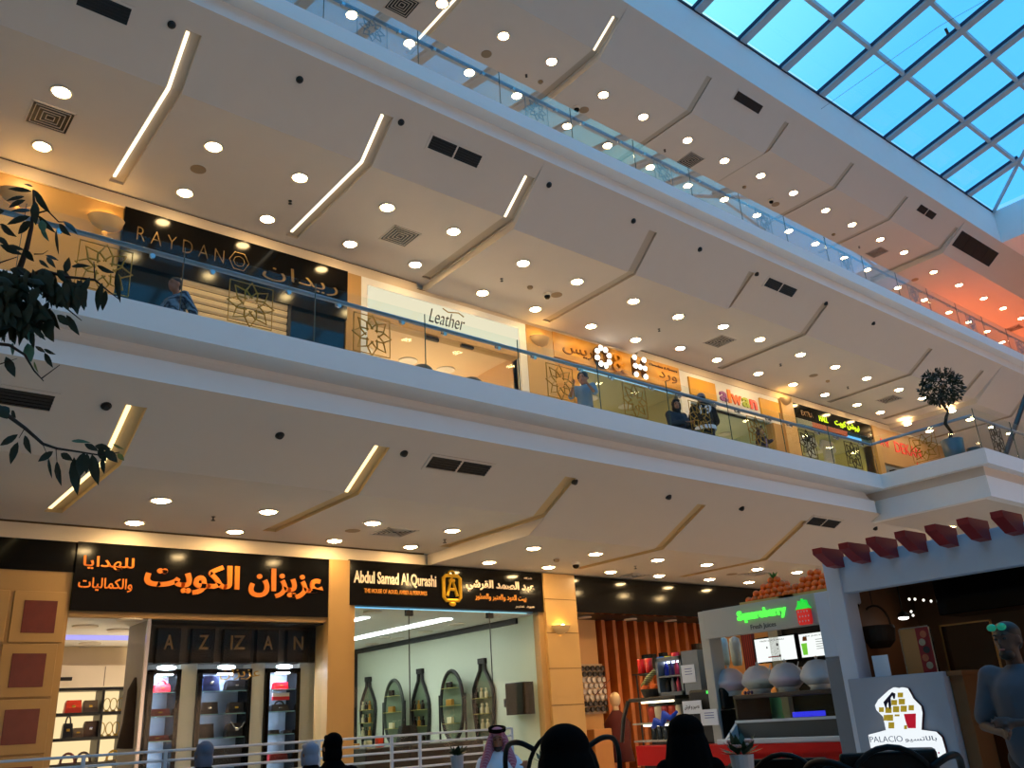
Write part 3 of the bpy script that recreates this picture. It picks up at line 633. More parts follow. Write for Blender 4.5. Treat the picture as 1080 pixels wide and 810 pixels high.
for i, (px, py, l) in enumerate(((445, 389, 'round mushroom-coloured hat top behind the kerb, beside the glass seam'), (497, 402, 'round mushroom-coloured hat top behind the kerb, further along'))):
    p = atY(px, py, 9.3); mb = MB(); mb.ell((p.x, p.y, p.z - .06), .16, .16, .12); mb.lathe([(.02, F1 - 0), (.02, p.z - .1)], (p.x, p.y, 0), 8); mb.lathe([(.15, F1), (.15, F1 + .03), (.03, F1 + .05)], (p.x, p.y, 0), 14)
    tag(mb.build('bollard_stand', mat('mushroom_brown', rgb(120, 98, 74), .6), smooth=True), l, 'stand')

# wooden fascia shop with bulb letters
WOODG = stripes('golden_wood_board', rgb(196, 136, 46), rgb(214, 158, 66), 1.2, 'Z', .45, 6)
t = thing('shop_fascia', 'golden wooden fascia with bulb-lit letters and carved script', 'shop sign', (13.1, 11.93, 8.07))
board('board', WOODG, 11.17, 15.07, 11.93, YW + .1, 8.07, 8.63, parent=t)
WOODD = mat('carved_dark_wood', rgb(120, 76, 22), .5)
a0 = atY(588, 371, 11.92); a1 = atY(620, 380, 11.92)
lettering('script', arabic('\u0627\u0644\u0639\u0631\u064A\u0633'), WOODD, 11.42, 12.75, 8.2, 8.5, onY(11.93), t, extrude=.02)
BULB = lamp('white_letter_bulb', (1.0, .93, .8, 1), 5.0)
BRONZE = mat('bronze_letter_tray', rgb(86, 54, 24), .5, .4)
cO = atY(634.5, 377, 11.9); cA = atY(653, 383, 11.9); cH = atY(673.5, 388, 11.9)
mb = MB(); mb.tube([cO + Vector((.19 * math.cos(i * PI / 8), 0, .2 * math.sin(i * PI / 8))) for i in range(16)], .065, 8, closed=True); mb.build('letter', BRONZE, t, True)
mb = MB()
for q in ((-.15, -.2, -.15, .2), (.15, -.2, .15, .2), (-.15, 0, .15, 0)): mb.tube([cH + Vector((q[0], 0, q[1])), cH + Vector((q[2], 0, q[3]))], .06, 8)
mb.build('letter', BRONZE, t, True)
for i in range(8):
    a = i * PI / 4 + .3; mb = MB(); mb.ell(cO + Vector((.19 * math.cos(a), -.05, .2 * math.sin(a))), .062, .04, .062, 10, 6); mb.build('bulb', BULB, t, True)
for u, v in ((-.15, .2), (.15, .2), (-.15, 0), (0, 0), (.15, 0), (-.15, -.2), (.15, -.2)):
    mb = MB(); mb.ell(cH + Vector((u, -.05, v)), .058, .04, .058, 10, 6); mb.build('bulb', BULB, t, True)
lettering('ampersand', '&', mat('orange_gold_letter', rgb(205, 140, 40), .35, .6), cA.x - .22, cA.x + .2, cA.z - .22, cA.z + .22, onY(11.93), t, extrude=.06, offset=.01)
lettering('script', 'Chocolate & Flowers', mat('dark_red_ink', rgb(74, 20, 10), .6), 14.05, 15.0, 8.50, 8.555, onY(11.93), t, offset=.02)
lettering('script', arabic('\u0648\u0631\u062F'), WOODD, 14.35, 14.95, 8.2, 8.42, onY(11.93), t, extrude=.015)
OLIVE = mat('olive_cream_wall', rgb(196, 186, 138), .7, var=.03)
room('flower_shop', 11.17, 15.07, 16, F1, 8.0, OLIVE, mat('olive_ceiling', rgb(186, 176, 130), .8), FLOORM)
board('shop_glass', SHOPG, 12.4, 15.05, 12.04, 12.052, F1, 8.05, 'clear window of the flower shop below the wooden fascia', 'shop window')
t = thing('wooden_door', 'plain golden wood door panel under the wooden fascia', 'door', (11.8, 12, F1)); board('panel', WOODG, 11.2, 11.9, 12.0, 12.05, F1, 8.05, parent=t); board('handle', CHROME, 11.8, 11.83, 11.96, 12.0, F1 + .9, F1 + 1.3, parent=t)
p = atY(607, 410, 12.9); mb = MB(); mb.lathe([(.001, -.2), (.3, -.18), (.34, 0), (.2, .16), (.001, .2)], p, 16); tag(mb.build('lit_display', lamp('white_lit_display', (1, .95, .8, 1), 1.6), smooth=True), 'bright white lit drum lamp glowing inside the flower shop', 'lamp')
for i, (x, y) in enumerate(((12.2, 13.2), (13.4, 13.2), (14.5, 13.2), (13.0, 14.8))):
    shop_light((x, y, 7.995), 'round lamp, ' + ORDN[i] + ' inside the flower shop', 'lamps in the flower shop', .13)
p = atY(664, 421, 13.2); mb = MB(); mb.tube([(p.x, p.y, 8.0), (p.x, p.y, p.z)], .006, 5); mb.lathe([(.02, .12), (.12, 0), (.12, -.04), (.01, -.05)], p, 14); tag(mb.build('pendant_lamp', lamp('yellow_pendant', (1, .75, .25, 1), 2.2)), 'small yellow pendant lamp hanging behind a gilt star', 'lamp')

# shop with colourful letters
swall('wall_white_front', WHITE, 15.07, 18.99, 11.97, YW + .2, 7.9, 8.62); swall('trim_frame', WHITE, 15.07, 15.4, 11.97, YW + .2, F1, 7.9); swall('trim_frame', STONE2, 18.6, 18.99, 11.97, YW + .2, F1, 7.9)
YEL = mat('yellow_wood_panel', rgb(222, 164, 52), .45, var=.06)
board('wall_panel', YEL, 15.4, 16.36, 11.93, 11.97, 8.06, 8.5, 'yellow panel on white fascia beside the man in a hoodie', 'panel'); board('wall_panel', YEL, 18.12, 18.93, 11.93, 11.97, 8.04, 8.48, 'yellow panel on white fascia to the far side of the colourful letters', 'panel')
t = thing('shop_sign', 'colourful round-lettered word on the white fascia', 'shop sign', (17.2, 11.95, 8.1))
x = 16.52; cols = (('a', (130, 60, 120)), ('l', (235, 130, 40)), ('w', (235, 110, 60)), ('a', (150, 160, 50)), ('n', (225, 60, 50)))
wds = (.30, .11, .40, .30, .28)
for (ch, cc), wd in zip(cols, wds):
    lettering('letter', ch, mat('sign_letter_%d_%d_%d' % cc, rgb(*cc), .4, emit=rgb(*cc), strength=.25), x, x + wd, 8.12, 8.46 if ch == 'l' else 8.37, onY(11.97), t, extrude=.03, offset=.03); x += wd + .02
GRN = mat('pale_green_wall', rgb(190, 196, 160), .7, var=.03)
room('colour_shop', 15.3, 18.8, 16, F1, 7.9, GRN, mat('pale_green_ceiling', rgb(196, 198, 170), .8), FLOORM)
board('shop_glass', SHOPG, 15.4, 18.6, 12.04, 12.052, F1, 7.9, 'clear window below the colourful shop letters', 'shop window')
for i, (x, y) in enumerate(((16.0, 13.2), (17.2, 13.2), (18.2, 13.2), (16.8, 14.8))):
    shop_light((x, y, 7.895), 'round lamp, ' + ORDN[i] + ' inside the colourful-lettered shop', 'lamps in the colourful-lettered shop', .13)

# black and yellow sign, clothes shop
t = thing('shop_fascia', 'black fascia with glowing yellow-green lettering in two scripts', 'shop sign', (21.5, 11.93, 8.2))
board('board', BLACK, 19.54, 23.45, 11.93, YW + .1, 8.2, 8.62, parent=t)
NEON = lamp('yellow_green_neon', (.75, 1.0, .03, 1), 1.1)
a0 = atY(845.5, 437, 11.92); a1 = atY(858, 441, 11.92); lettering('lettering', 'EXTRA', mat('dim_gold_letters', rgb(120, 92, 60), .4), a0.x, a1.x, 8.32, 8.46, onY(11.93), t)
a0 = atY(864.5, 443, 11.92); a1 = atY(872.5, 445, 11.92); lettering('lettering', 'HALL', NEON, a0.x, a1.x + .05, 8.3, 8.45, onY(11.93), t, offset=.02)
a0 = atY(881, 448, 11.92); a1 = atY(907, 455, 11.92); lettering('lettering', arabic('\u0646\u064A\u0648\u0634\u0646 \u0643\u0648\u064A\u062A'), NEON, a0.x, a1.x, 8.27, 8.5, onY(11.93), t, offset=.03)
board('strip', mat('red_strip', rgb(150, 60, 34), .4), 20.3, 22.0, 11.9, 11.96, 8.05, 8.19, parent=t); board('strip', mat('grey_strip', rgb(120, 128, 120), .3), 19.6, 20.3, 11.9, 11.96, 8.05, 8.19, parent=t)
LIME = mat('lime_cream_wall', rgb(196, 190, 120), .7, var=.03)
room('clothes_shop', 19.54, 23.45, 16, F1, 8.05, LIME, mat('lime_ceiling', rgb(190, 186, 130), .8), FLOORM)
board('shop_glass', SHOPG, 19.56, 23.4, 12.04, 12.052, F1, 8.2, 'clear window of the clothes shop below the black and yellow sign', 'shop window')
for i, (x, y) in enumerate(((20.2, 13.2), (21.4, 13.2), (22.6, 13.2), (21.4, 14.8))):
    shop_light((x, y, 8.045), 'round lamp, ' + ORDN[i] + ' inside the clothes shop', 'lamps in the clothes shop', .13)
def shirt(p, m, label, logo=None):
    t = thing('shirt', label, 'shirt', p); x, y, z = p; mb = MB()
    mb.prism([(-.22, -.36), (.22, -.36), (.23, .12), (.34, -.06), (.42, .02), (.26, .30), (.09, .36), (0, .31), (-.09, .36), (-.26, .30), (-.42, .02), (-.34, -.06), (-.23, .12)], -.05, .05, lambda u, v, w: Vector((x + u, y + w * (1 - abs(u) * 1.5), z + v)))
    mb.build('cloth', m, t)
    mb = MB(); mb.tube([(x - .2, y, z + .33), (x, y, z + .42), (x + .2, y, z + .33)], .008, 5); mb.tube([(x, y, z + .42), (x, y, 8.05)], .004, 4); mb.build('hanger', DARKMET, t)
    if logo: lettering('print', logo, mat('brown_print', rgb(50, 34, 22), .7), x - .17, x + .17, z - .12, z + .22, lambda u, v, w: Vector((u, y - .052 - w, v)), t, extrude=.003, offset=.01)
p = atY(853, 468, 12.5); shirt(p, mat('white_cloth', rgb(232, 230, 220), .9), 'white shirt with a dark print hanging in the clothes shop window', 'PG')
p = atY(873, 474, 12.5); shirt(p, mat('pale_grey_cloth', rgb(205, 203, 196), .9), 'plain pale shirt hanging in the clothes shop window')

# red lettering shop behind the balcony
TANB = mat('tan_fascia', rgb(172, 132, 86), .5, var=.04)
t = thing('shop_fascia', 'tan fascia with red letters behind the balcony corner', 'shop sign', (26, 11.93, 7.8)); board('board', TANB, 23.72, 33, 11.93, YW + .1, 7.55, 8.62, parent=t)
REDL = mat('red_letters', rgb(196, 30, 34), .4, emit=rgb(196, 30, 34), strength=.5)
a0 = atY(927, 462, 11.92); a1 = atY(937, 465, 11.92); xm_ = (a0.x + a1.x) / 2; lettering('letter', 'A', REDL, a0.x, xm_ - .03, 8.05, 8.3, onY(11.93), t, offset=.02); lettering('letter', 'W', REDL, xm_ + .03, a1.x, 8.05, 8.3, onY(11.93), t, offset=.02)
a0 = atY(943, 467, 11.92); a1 = atY(971, 477, 11.92); lettering('lettering', 'DEKAN', REDL, a0.x, a1.x, 7.98, 8.32, onY(11.93), t, offset=.01)
lettering('lettering', 'collection', REDL, a0.x + 1.2, a1.x - .4, 7.7, 7.84, onY(11.93), t)
room('red_letter_shop', 23.72, 33, 16, F1, 7.55, mat('cool_white_wall', rgb(190, 205, 210), .7), WHITE, FLOORM)
for i, x in enumerate((24.6, 26.2, 27.8)):
    shop_light((x, 13.4, 7.545), 'cool round lamp, ' + ORDN[i] + ' inside the red-lettered shop', 'lamps in the red-lettered shop', .2, lamp('cool_shop_lamp', (.8, .95, 1, 1), 6))
p = atY(940, 490, 12.3); board('door_frame', BLACKM, p.x - .1, p.x + .12, 12.2, 12.35, F1, 7.55, 'dark upright window frame in the red-lettered shop', 'window frame')

# wall sconces: half bowls throwing light up the stone
def sconce(px, py, Y, label, r=.26):
    p = atY(px, py, Y); t = thing('wall_sconce', label, 'wall lamp', (p.x, Y, p.z), 'bowl wall lamps'); mb = MB(); n = 14; pr = [(1, .0), (.93, -.06), (.72, -.13), (.4, -.18), (.12, -.2)]
    vs = []; fs = []
    for (k, h) in pr:
        for j in range(n + 1):
            a = PI * j / n; vs.append((p.x - r * k * math.cos(a), Y - .8 * r * k * math.sin(a) - .002, p.z + h * r / .26))
    for i in range(len(pr) - 1): fs += [(i * (n + 1) + j, i * (n + 1) + j + 1, (i + 1) * (n + 1) + j + 1, (i + 1) * (n + 1) + j) for j in range(n)]
    mb.add(vs, fs); mb.build('bowl', mat('sconce_plaster', rgb(206, 176, 128), .6), t, True, fix=False)
    mb = MB(); mb.ell((p.x, Y - .09, p.z - .03), .05, .05, .05, 10, 6); mb.build('bulb', lamp('sconce_bulb', (1, .62, .18, 1), 60), t, True)
sconce(112, 232, YW, 'bowl-shaped wall lamp glowing on stone beside the black gold-lettered fascia')
sconce(568, 357, 11.94, 'bowl-shaped wall lamp on the pilaster beside the golden wooden fascia', .24)
sconce(827, 421, 11.9, 'bowl-shaped wall lamp on the pilaster beside the black and yellow sign', .22)
sconce(20, 205, YW, 'bowl-shaped wall lamp half hidden by the tree top leaves')
# the top gallery's rear wall; unseen red sign added for the far-end glow
board('added_glow_sign', lamp('red_orange_glow', (1, .16, .04, 1), 5), 27.5, 38, 11.9, 11.99, 11.6, 12.8, 'unseen red-orange glowing sign added at the far end of the top gallery', 'shop sign')

# unseen counters with glowing tops, added to brighten the middle-gallery shops
for nm, x0, x1, v in (('peach-walled shop', 7.6, 9.9, 14), ('flower shop', 12.3, 14.4, 5), ('colourful-lettered shop', 16.0, 18.2, 5), ('clothes shop', 20.2, 22.6, 6)):
    t = thing('fill_light_counter', 'unseen low counter with a glowing top, added to light the ' + nm, 'counter', ((x0 + x1) / 2, 13.9, F1)); board('body', STONE2, x0, x1, 13.5, 14.3, F1, F1 + .85, parent=t, r=.01)
    board('fill_light_box', lamp('counter_fill_light_%d' % v, (1, .8, .52, 1), v), x0 + .05, x1 - .05, 13.55, 14.25, F1 + .85, F1 + .87, parent=t)
# ================================================================== ground-floor shop fronts
def R(x0, y0, x1, y1, Y):
    a = atY(x0, y0, Y); b2 = atY(x1, y1, Y); return min(a.x, b2.x), max(a.x, b2.x), min(a.z, b2.z), max(a.z, b2.z)
# stone-clad wall with dark red insets
swall('wall_panelled', STONE2, XL, 2.70, 11.98, YW + .3, 0, 3.26)
swall('trim_black_band', BLACK, XL, 2.70, 11.97, YW + .3, 3.26, 3.64)
INSET = mat('dark_red_marble', rgb(104, 40, 30), .3, var=.25, scale=9)
JOINT = mat('joint_brown', rgb(110, 82, 44), .8)  # brown tone of the stone joints and the cupboard door gap
for i, (xa, za, l) in enumerate(((2.08, 2.62, 'top'), (2.06, 1.95, 'second'), (2.07, 1.30, 'third'), (2.07, .65, 'lowest'))):
    a = (atY(42, 650.5, 11.97), atY(29.5, 707, 11.97), atY(22, 766.5, 11.97))
    cz = a[i].z if i < 3 else a[2].z - .62
    cx = a[i].x if i < 3 else a[2].x
    t = thing('wall_panel', l + ' raised square panel with a dark red inset, beside the handbag shop', 'panel', (cx, 11.97, cz), 'square panels on the stone wall')
    mb = MB(); mb.bev(cx - .31, cx + .285, 11.955, 11.98, cz - .30, cz + .30, .008); mb.build('surround', STONE2, t)
    mb = MB(); mb.bev(cx - .19, cx + .175, 11.948, 11.958, cz - .19, cz + .19, .003); mb.build('inset', INSET, t)
    for k in (1, 2):
        c2 = copy_tree(t, (cx - .64 * k, 11.97, cz), l + ' square panel with a dark red inset, ' + ('next to' if k == 1 else 'farthest from') + ' the picture edge column')

# --- handbag shop
YS = 11.92
t = thing('shop_sign', 'long black sign with large orange Arabic letters over the handbag shop', 'shop sign', (4.45, YS, 2.79))
board('board', BLACK, 2.70, 6.20, YS, YW + .1, 2.79, 3.64, parent=t)
ORA = mat('orange_brushed_letters', rgb(226, 122, 34), .4, .2, emit=rgb(226, 110, 24), strength=.12, var=.12)
a = R(153, 598, 340, 632, YS); lettering('lettering', arabic('\u0639\u0632\u064A\u0632\u0627\u0646 \u0627\u0644\u0643\u0648\u064A\u062A'), ORA, a[0], a[1], 3.03, 3.45, onY(YS), t, offset=.035, extrude=.025)
a = R(88, 589, 141, 600, YS); lettering('lettering', arabic('\u0644\u0644\u0647\u062F\u0627\u064A\u0627'), ORA, a[0], a[1], 3.30, 3.47, onY(YS), t, offset=.015)
a = R(83, 609, 139, 622, YS); lettering('lettering', arabic('\u0648\u0627\u0644\u0643\u0645\u0627\u0644\u064A\u0627\u062A'), ORA, a[0], a[1], 3.03, 3.2, onY(YS), t, offset=.015)
swall('trim_door_head', STONE2, 2.70, 6.20, 11.97, YW + .06, 2.72, 2.79)
swall('trim_pilaster', STONE2, 6.20, 6.54, 11.9, YW + .3, 0, 3.64)
WARMW = mat('warm_white_wall', rgb(238, 222, 190), .7, var=.02)
room('bag_shop', 2.70, 5.9, 15.6, 0, 2.72, WARMW, WHITE, FLOORM, y0=12.92)
mb = MB(); mb.quad((2.70, 12.05, 2.72), (2.70, 12.92, 2.72), (3.72, 12.92, 2.72), (3.72, 12.05, 2.72)); struct(mb.build('ceiling', WHITE, fix=False)); mb = MB(); mb.quad((2.701, 12.05, 0), (2.701, 12.92, 0), (2.701, 12.92, 2.72), (2.701, 12.05, 2.72)); struct(mb.build('wall_bag_shop', WARMW, fix=False))
SHOPL = lamp('bright_shop_lamp', (1, .84, .58, 1), 110)
for i, (px, py) in enumerate(((126, 664), (95, 678), (87, 683), (137, 653), (90, 660))):
    q = atZ(px, py, 2.718); x, y = q.x, q.y
    shop_light((x, y, 2.718), 'round lamp, ' + ORDN[i] + ' inside the handbag shop doorway', 'lamps in the handbag shop', .13, SHOPL)
board('cove_light', lamp('violet_cove', (.45, .42, 1, 1), 1.0), 2.75, 5.6, atZ(112, 674.5, 2.719).y, atZ(112, 670, 2.719).y, 2.71, 2.719, 'violet light band across the handbag shop ceiling', 'light strip')
board('door_frame', CHROME, 3.66, 3.70, 11.98, 12.03, 0, 2.72, 'thin steel jamb beside the handbag shop doorway', 'door frame')
# shelf unit at the back of the doorway
YB = 15.2
SHB = mat('black_shelf_board', rgb(20, 18, 16), .4)
t = thing('shelf_unit', 'black-framed wall shelf of handbags and jewellery, warmly lit', 'shelf', (3.6, YB, 0))
x0, x1 = 2.75, atY(135, 740, YB).x; xm = atY(107, 740, YB).x
zs = [atY(100, y, YB).z for y in (726, 752, 778, 805)] + [.35]
for z in zs: board('shelf', SHB, x0, x1, YB, YB + .38, z - .03, z + .015, parent=t)
for x in (x0, xm, x1 - .04): board('upright', SHB, x, x + .04, YB - .005, YB + .38, 0, zs[0], parent=t)
board('back', lamp('glowing_shelf_back', (1, .74, .38, 1), 1.0), x0, x1, YB + .37, YB + .39, 0, zs[0], parent=t)
board('cupboard', WARMW, x0, x1, YB - .01, YB + .38, zs[0] + .015, 2.40, parent=t)
board('door_gap', JOINT, xm, xm + .008, YB - .014, YB - .008, zs[0] + .03, 2.38, parent=t)

def handbag(p, w, h, d, m, label, kind='flap', trim=None, group=None):
    """p: middle of the bag's foot, front face towards -Y"""
    x, y, z = p; t = thing('handbag', label, 'handbag', p, group); tr = trim or GOLD
    mb = MB(); mb.prism([(-w / 2, 0), (w / 2, 0), (w * .46, h * .82), (w * .40, h), (-w * .40, h), (-w * .46, h * .82)], -d / 2, d / 2, lambda u, v, q: Vector((x + u, y + q * (1 - .45 * v / h), z + v)))
    mb.build('body', m, t)
    mb = MB()
    if kind == 'flap':
        mb.prism([(-w * .44, h * .42), (w * .44, h * .42), (w * .43, h * 1.02), (-w * .43, h * 1.02)], -d * .5, -d * .34, lambda u, v, q: Vector((x + u, y + q, z + v))); mb.build('flap', m, t)
    else:
        mb.tube([(x + w * .24 * math.cos(a), y - .01, z + h * .95 + h * .52 * math.sin(a)) for a in [PI * i / 10 for i in range(11)]], .012, 6); mb.build('handle', m if kind == 'tote' else tr, t)
    mb = MB(); mb.bev(x - .025, x + .025, y - d * .56, y - d * .45, z + h * .45, z + h * .62, .006); mb.build('clasp', tr, t)
    return t
RED = mat('red_leather', rgb(200, 22, 40), .35, var=.08); DRED = mat('dark_red_leather', rgb(104, 14, 22), .35, var=.1); BLK = mat('black_leather', rgb(20, 20, 26), .3, var=.1); BRN = mat('brown_leather', rgb(66, 40, 26), .4, var=.1)
TAUPE = mat('taupe_leather', rgb(96, 78, 58), .4); NAVY = mat('navy_sequin', rgb(34, 40, 70), .2, .3, var=.6, scale=60); SILV = mat('silver_trim', rgb(200, 205, 215), .25, .9); ORR = mat('orange_red_leather', rgb(222, 58, 20), .4)
def bag_at(px, pyb, wpx, hpx, Y, m, label, kind='flap', trim=None, zf=None, d=.12, group=None):
    a = atY(px - wpx / 2, pyb, Y); b2 = atY(px + wpx / 2, pyb, Y); z = zf if zf is not None else (a.z + b2.z) / 2; tp = atY(px, pyb - hpx, Y)
    return handbag(((a.x + b2.x) / 2, Y, z), abs(b2.x - a.x), abs(tp.z - z), d, m, label, kind, trim, group)
gb = 'handbags on the lit doorway shelves'
Y2 = YB + .15
bag_at(76, 751, 18, 12, Y2, ORR, 'orange-red handbag on the top lit shelf in the doorway', 'flap', zf=zs[1] + .015, group=gb)
bag_at(94, 751, 16, 12, Y2, TAUPE, 'grey-brown handbag beside the orange-red one on the top lit shelf', 'flap', zf=zs[1] + .015, group=gb)
bag_at(70, 776, 11, 13, Y2, BLK, 'black bag at the doorway edge on the middle lit shelf', 'tote', zf=zs[2] + .015, group=gb)
bag_at(81, 776, 11, 8, Y2, TAUPE, 'small taupe pouch on the middle lit shelf', 'flap', zf=zs[2] + .015, group=gb)
bag_at(94, 776, 15, 15, Y2, BRN, 'brown two-tier handbag on the middle lit shelf', 'flap', SILV, zf=zs[2] + .015, group=gb)
for i, (px, z) in enumerate(((72, zs[3]), (120, zs[3]), (88, zs[3]))):
    p = atY(px, 795, Y2); mb = MB(); mb.tube([(p.x + .1 * math.cos(a), Y2, z + .03 + .13 * math.sin(a)) for a in [PI * k / 10 for k in range(11)]], .018, 7); mb.box(p.x - .12, p.x + .12, Y2 - .05, Y2 + .05, z + .015, z + .03)
    tag(mb.build('head_band', (DRED, GILT, BRN)[i]), ('dark red headband on a stand on the lower lit shelf', 'gilt headband on a stand on the lower lit shelf', 'brown headband on a stand on the lower lit shelf')[i], 'headband')
for i, (px, zk) in enumerate(((113, 1), (120, 1), (127, 1), (110, 2), (118, 2), (125, 2))):
    p = atY(px, 740, Y2); z = zs[zk] + .015; mb = MB(); mb.tube([(p.x + .05 * math.cos(a), Y2, z + .11 + .09 * math.sin(a)) for a in [2 * PI * k / 14 for k in range(14)]], .007, 5, closed=True); mb.box(p.x - .03, p.x + .03, Y2 - .03, Y2 + .03, z, z + .02); mb.tube([(p.x, Y2, z), (p.x, Y2, z + .03)], .006, 5)
    tag(mb.build('necklace_stand', GOLD), 'gold necklace on a stand, ' + ORDN[i % 3] + ' on the ' + ('upper' if zk == 1 else 'lower') + ' side of the lit shelves', 'jewellery', 'necklaces on the lit shelves')
# dark garment hanging by the doorway
t = thing('hanging_coat', 'long dark coat hanging at the handbag shop doorway', 'coat', (3.62, 12.5, .9)); DKC = mat('dark_brown_cloth', rgb(44, 32, 28), .9, var=.2)
a = atY(146, 715, 12.4); b2 = atY(133, 790, 12.4); mb = MB()
mb.tube([(a.x, 12.4, a.z), (a.x - .02, 12.4, a.z - .15), (b2.x + .06, 12.4, b2.z + .3), (b2.x + .03, 12.4, b2.z)], [.05, .1, .13, .15], 10); mb.build('cloth', DKC, t, True)
mb = MB(); mb.tube([(a.x, 12.4, a.z), (a.x, 12.4, a.z + .1), (a.x + .1, 12.4, a.z + .13)], .01, 6); mb.build('hook', CHROME, t)
board('camera_arm', BLACKM, atY(62, 705, 12.1).x, atY(77, 705, 12.1).x, 12.08, 12.13, 1.98, 2.02, 'short black bracket beside the handbag shop doorway', 'bracket')

# display window with three lit niches
NW = mat('niche_white_panel', rgb(208, 206, 200), .5, var=.02)
YN = 12.5
mb = MB(); mb.box(3.72, 6.56, 12.86, 12.9, 0, 2.72); mb.box(3.70, 3.73, 12.06, 12.9, 0, 2.72); mb.box(6.54, 6.57, 12.1, 12.86, 0, 2.72); struct(mb.build('wall_display', mat('display_grey_wall', rgb(150, 150, 150), .6)))
mb = MB(); mb.box(3.72, 6.56, 12.06, 12.9, 2.70, 2.74); struct(mb.build('ceiling', BLACKM))
board('floor_plinth', BLACKM, 3.74, 6.53, 12.1, 12.86, 0, .3, 'black plinth along the foot of the display window', 'plinth')
za = atY(205, 706, YN).z
swall('trim_black_band', mat('brown_black_panel', rgb(40, 31, 24), .3), 3.74, 6.53, YN - .03, 12.86, za + .09, 2.70)
t = thing('window_sign', 'dim brass capital letters on dark blocks across the display window', 'sign', (5, YN, za)); LET = mat('dim_brass_letters', rgb(120, 96, 62), .35, .5, var=.1)
for ch, px, wpx in (('A', 177.5, 10), ('Z', 214, 10), ('IZ', 250, 15), ('A', 282, 10), ('N', 314, 10)):
    p = atY(px, 680, YN - .12); wd = abs(atY(px + wpx / 2, 680, YN - .12).x - p.x)
    board('block', BLACK, p.x - wd - .09, p.x + wd + .09, YN - .14, YN - .03, za + .07, za + .53, parent=t)
    lettering('letter', ch, LET, p.x - wd, p.x + wd, za + .25, za + .44, onY(YN - .14), t, offset=.01)
NLIT = lamp('cool_niche_fill_lamp', (.80, .90, 1, 1), 420)
niches = [(158, 191.5, 3), (209.5, 266, 3), (281, 317, 3)]
zb = .32
for i, (pa, pb, k) in enumerate(niches):
    xa = atY(pa, 712, YN - .05).x; xb = atY(pb, 712, YN - .05).x; nm = ('first', 'wide middle', 'narrow last')[i]
    t = thing('display_niche', nm + ' black-framed lit niche of bags in the shop window', 'display case', ((xa + xb) / 2, YN, zb), 'lit display niches')
    f = .06
    for (u0, u1, v0, v1) in ((xa, xa + f, zb, za), (xb - f, xb, zb, za), (xa, xb, za - f, za), (xa, xb, zb, zb + f)): board('frame', BLACK, u0, u1, YN - .05, YN + .3, v0, v1, parent=t)
    board('back', mat('niche_blue_grey_back', rgb(150, 165, 190), .5), xa + f, xb - f, YN + .28, YN + .3, zb + f, za - f, parent=t)
    board('lamp', NLIT, (xa + xb) / 2 - .1, (xa + xb) / 2 + .1, YN - .03, YN - .005, za - f - .012, za - f - .002, parent=t)  # unseen lamp under the top frame, added to brighten the niche
    board('fill_strip', lamp('cool_niche_fill_strip', (.80, .90, 1, 1), 40), xa + f + .002, xa + f + .012, YN + .06, YN + .085, zb + f, za - f, parent=t)  # unseen strip behind the frame edge, added to light the lower shelves
    zz = [atY(230, y, YN + .1).z for y in (729, 753, 778)] + [atY(230, 778, YN + .1).z - .36, atY(230, 778, YN + .1).z - .72]
    for z in zz: board('glass_shelf', mat('green_glass_shelf', rgb(120, 160, 165), .1), xa + f, xb - f, YN - .02, YN + .28, z - .012, z, parent=t)
    # wall lights spilling down between niches
    p = ((xa + xb) / 2, YN - .06, za + .02); mb = MB(); mb.ell(p, .13, .035, .03, 12, 6); tag(mb.build('niche_spotlight', lamp('cool_spot_lens', (.75, .87, 1, 1), 26)), 'cool oval spotlight above the ' + nm + ' niche', 'lamp', 'niche spotlights')
for i, (pa, pb) in enumerate(((191.5, 209.5), (266, 281), (317, 341))):
    xa = atY(pa, 712, YN - .05).x; xb = atY(pb, 712, YN - .05).x; board('divider_board', NW, xa + .004, min(xb - .004, 6.53), YN, YN + .3, .3, za + .07, ('white upright panel between first and middle niches', 'white upright panel between middle and last niches', 'broad white upright panel between the last niche and the pilaster')[i], 'panel')
gb = 'bags in the lit niches'
Yq = YN + .1
zq = [atY(230, y, YN + .1).z for y in (729, 753, 778)]
zq += [zq[2] - .36]
bag_at(169.5, 735, 17, 13, Yq, RED, 'bright red handbag with a hoop handle in the first niche', 'tote', zf=zq[0], group=gb)
bag_at(166.5, 763, 22, 15, Yq, DRED, 'dark red flap bag on the second shelf of the first niche', 'flap', zf=zq[1], group=gb)
bag_at(163, 792, 27, 16, Yq, DRED, 'large dark red slouchy bag on the third shelf of the first niche', 'flap', zf=zq[2], group=gb)
bag_at(221, 729, 18, 16, Yq, NAVY, 'glittering sequin bag on the top shelf of the middle niche', 'flap', SILV, zf=zq[0], group=gb)
bag_at(248, 729, 23, 11, Yq, BLK, 'dark handbag beside the sequin bag on the top shelf', 'flap', SILV, zf=zq[0], group=gb)
bag_at(219, 753, 19, 12, Yq, BLK, 'black bag with a ring clasp on the second shelf of the middle niche', 'flap', SILV, zf=zq[1], group=gb)
bag_at(247.5, 751, 17, 10, Yq, BLK, 'small black boxy bag on the second shelf of the middle niche', 'flap', GOLD, zf=zq[1], group=gb)
bag_at(215, 778, 18, 14, Yq, BLK, 'plain black bag without clasp shine on the third shelf of the middle niche', 'flap', BLK, zf=zq[2], group=gb)
b_ = bag_at(247.5, 777, 22, 14, Yq, BLK, 'black bag draped with a silver chain in the middle niche', 'flap', SILV, zf=zq[2], group=gb)
mb = MB(); o = b_.location; mb.tube([(o.x - .1, o.y - .09, o.z + .2), (o.x - .05, o.y - .1, o.z + .12), (o.x, o.y - .1, o.z + .1), (o.x + .05, o.y - .1, o.z + .12), (o.x + .1, o.y - .09, o.z + .2)], .009, 6); mb.build('chain', SILV, b_)
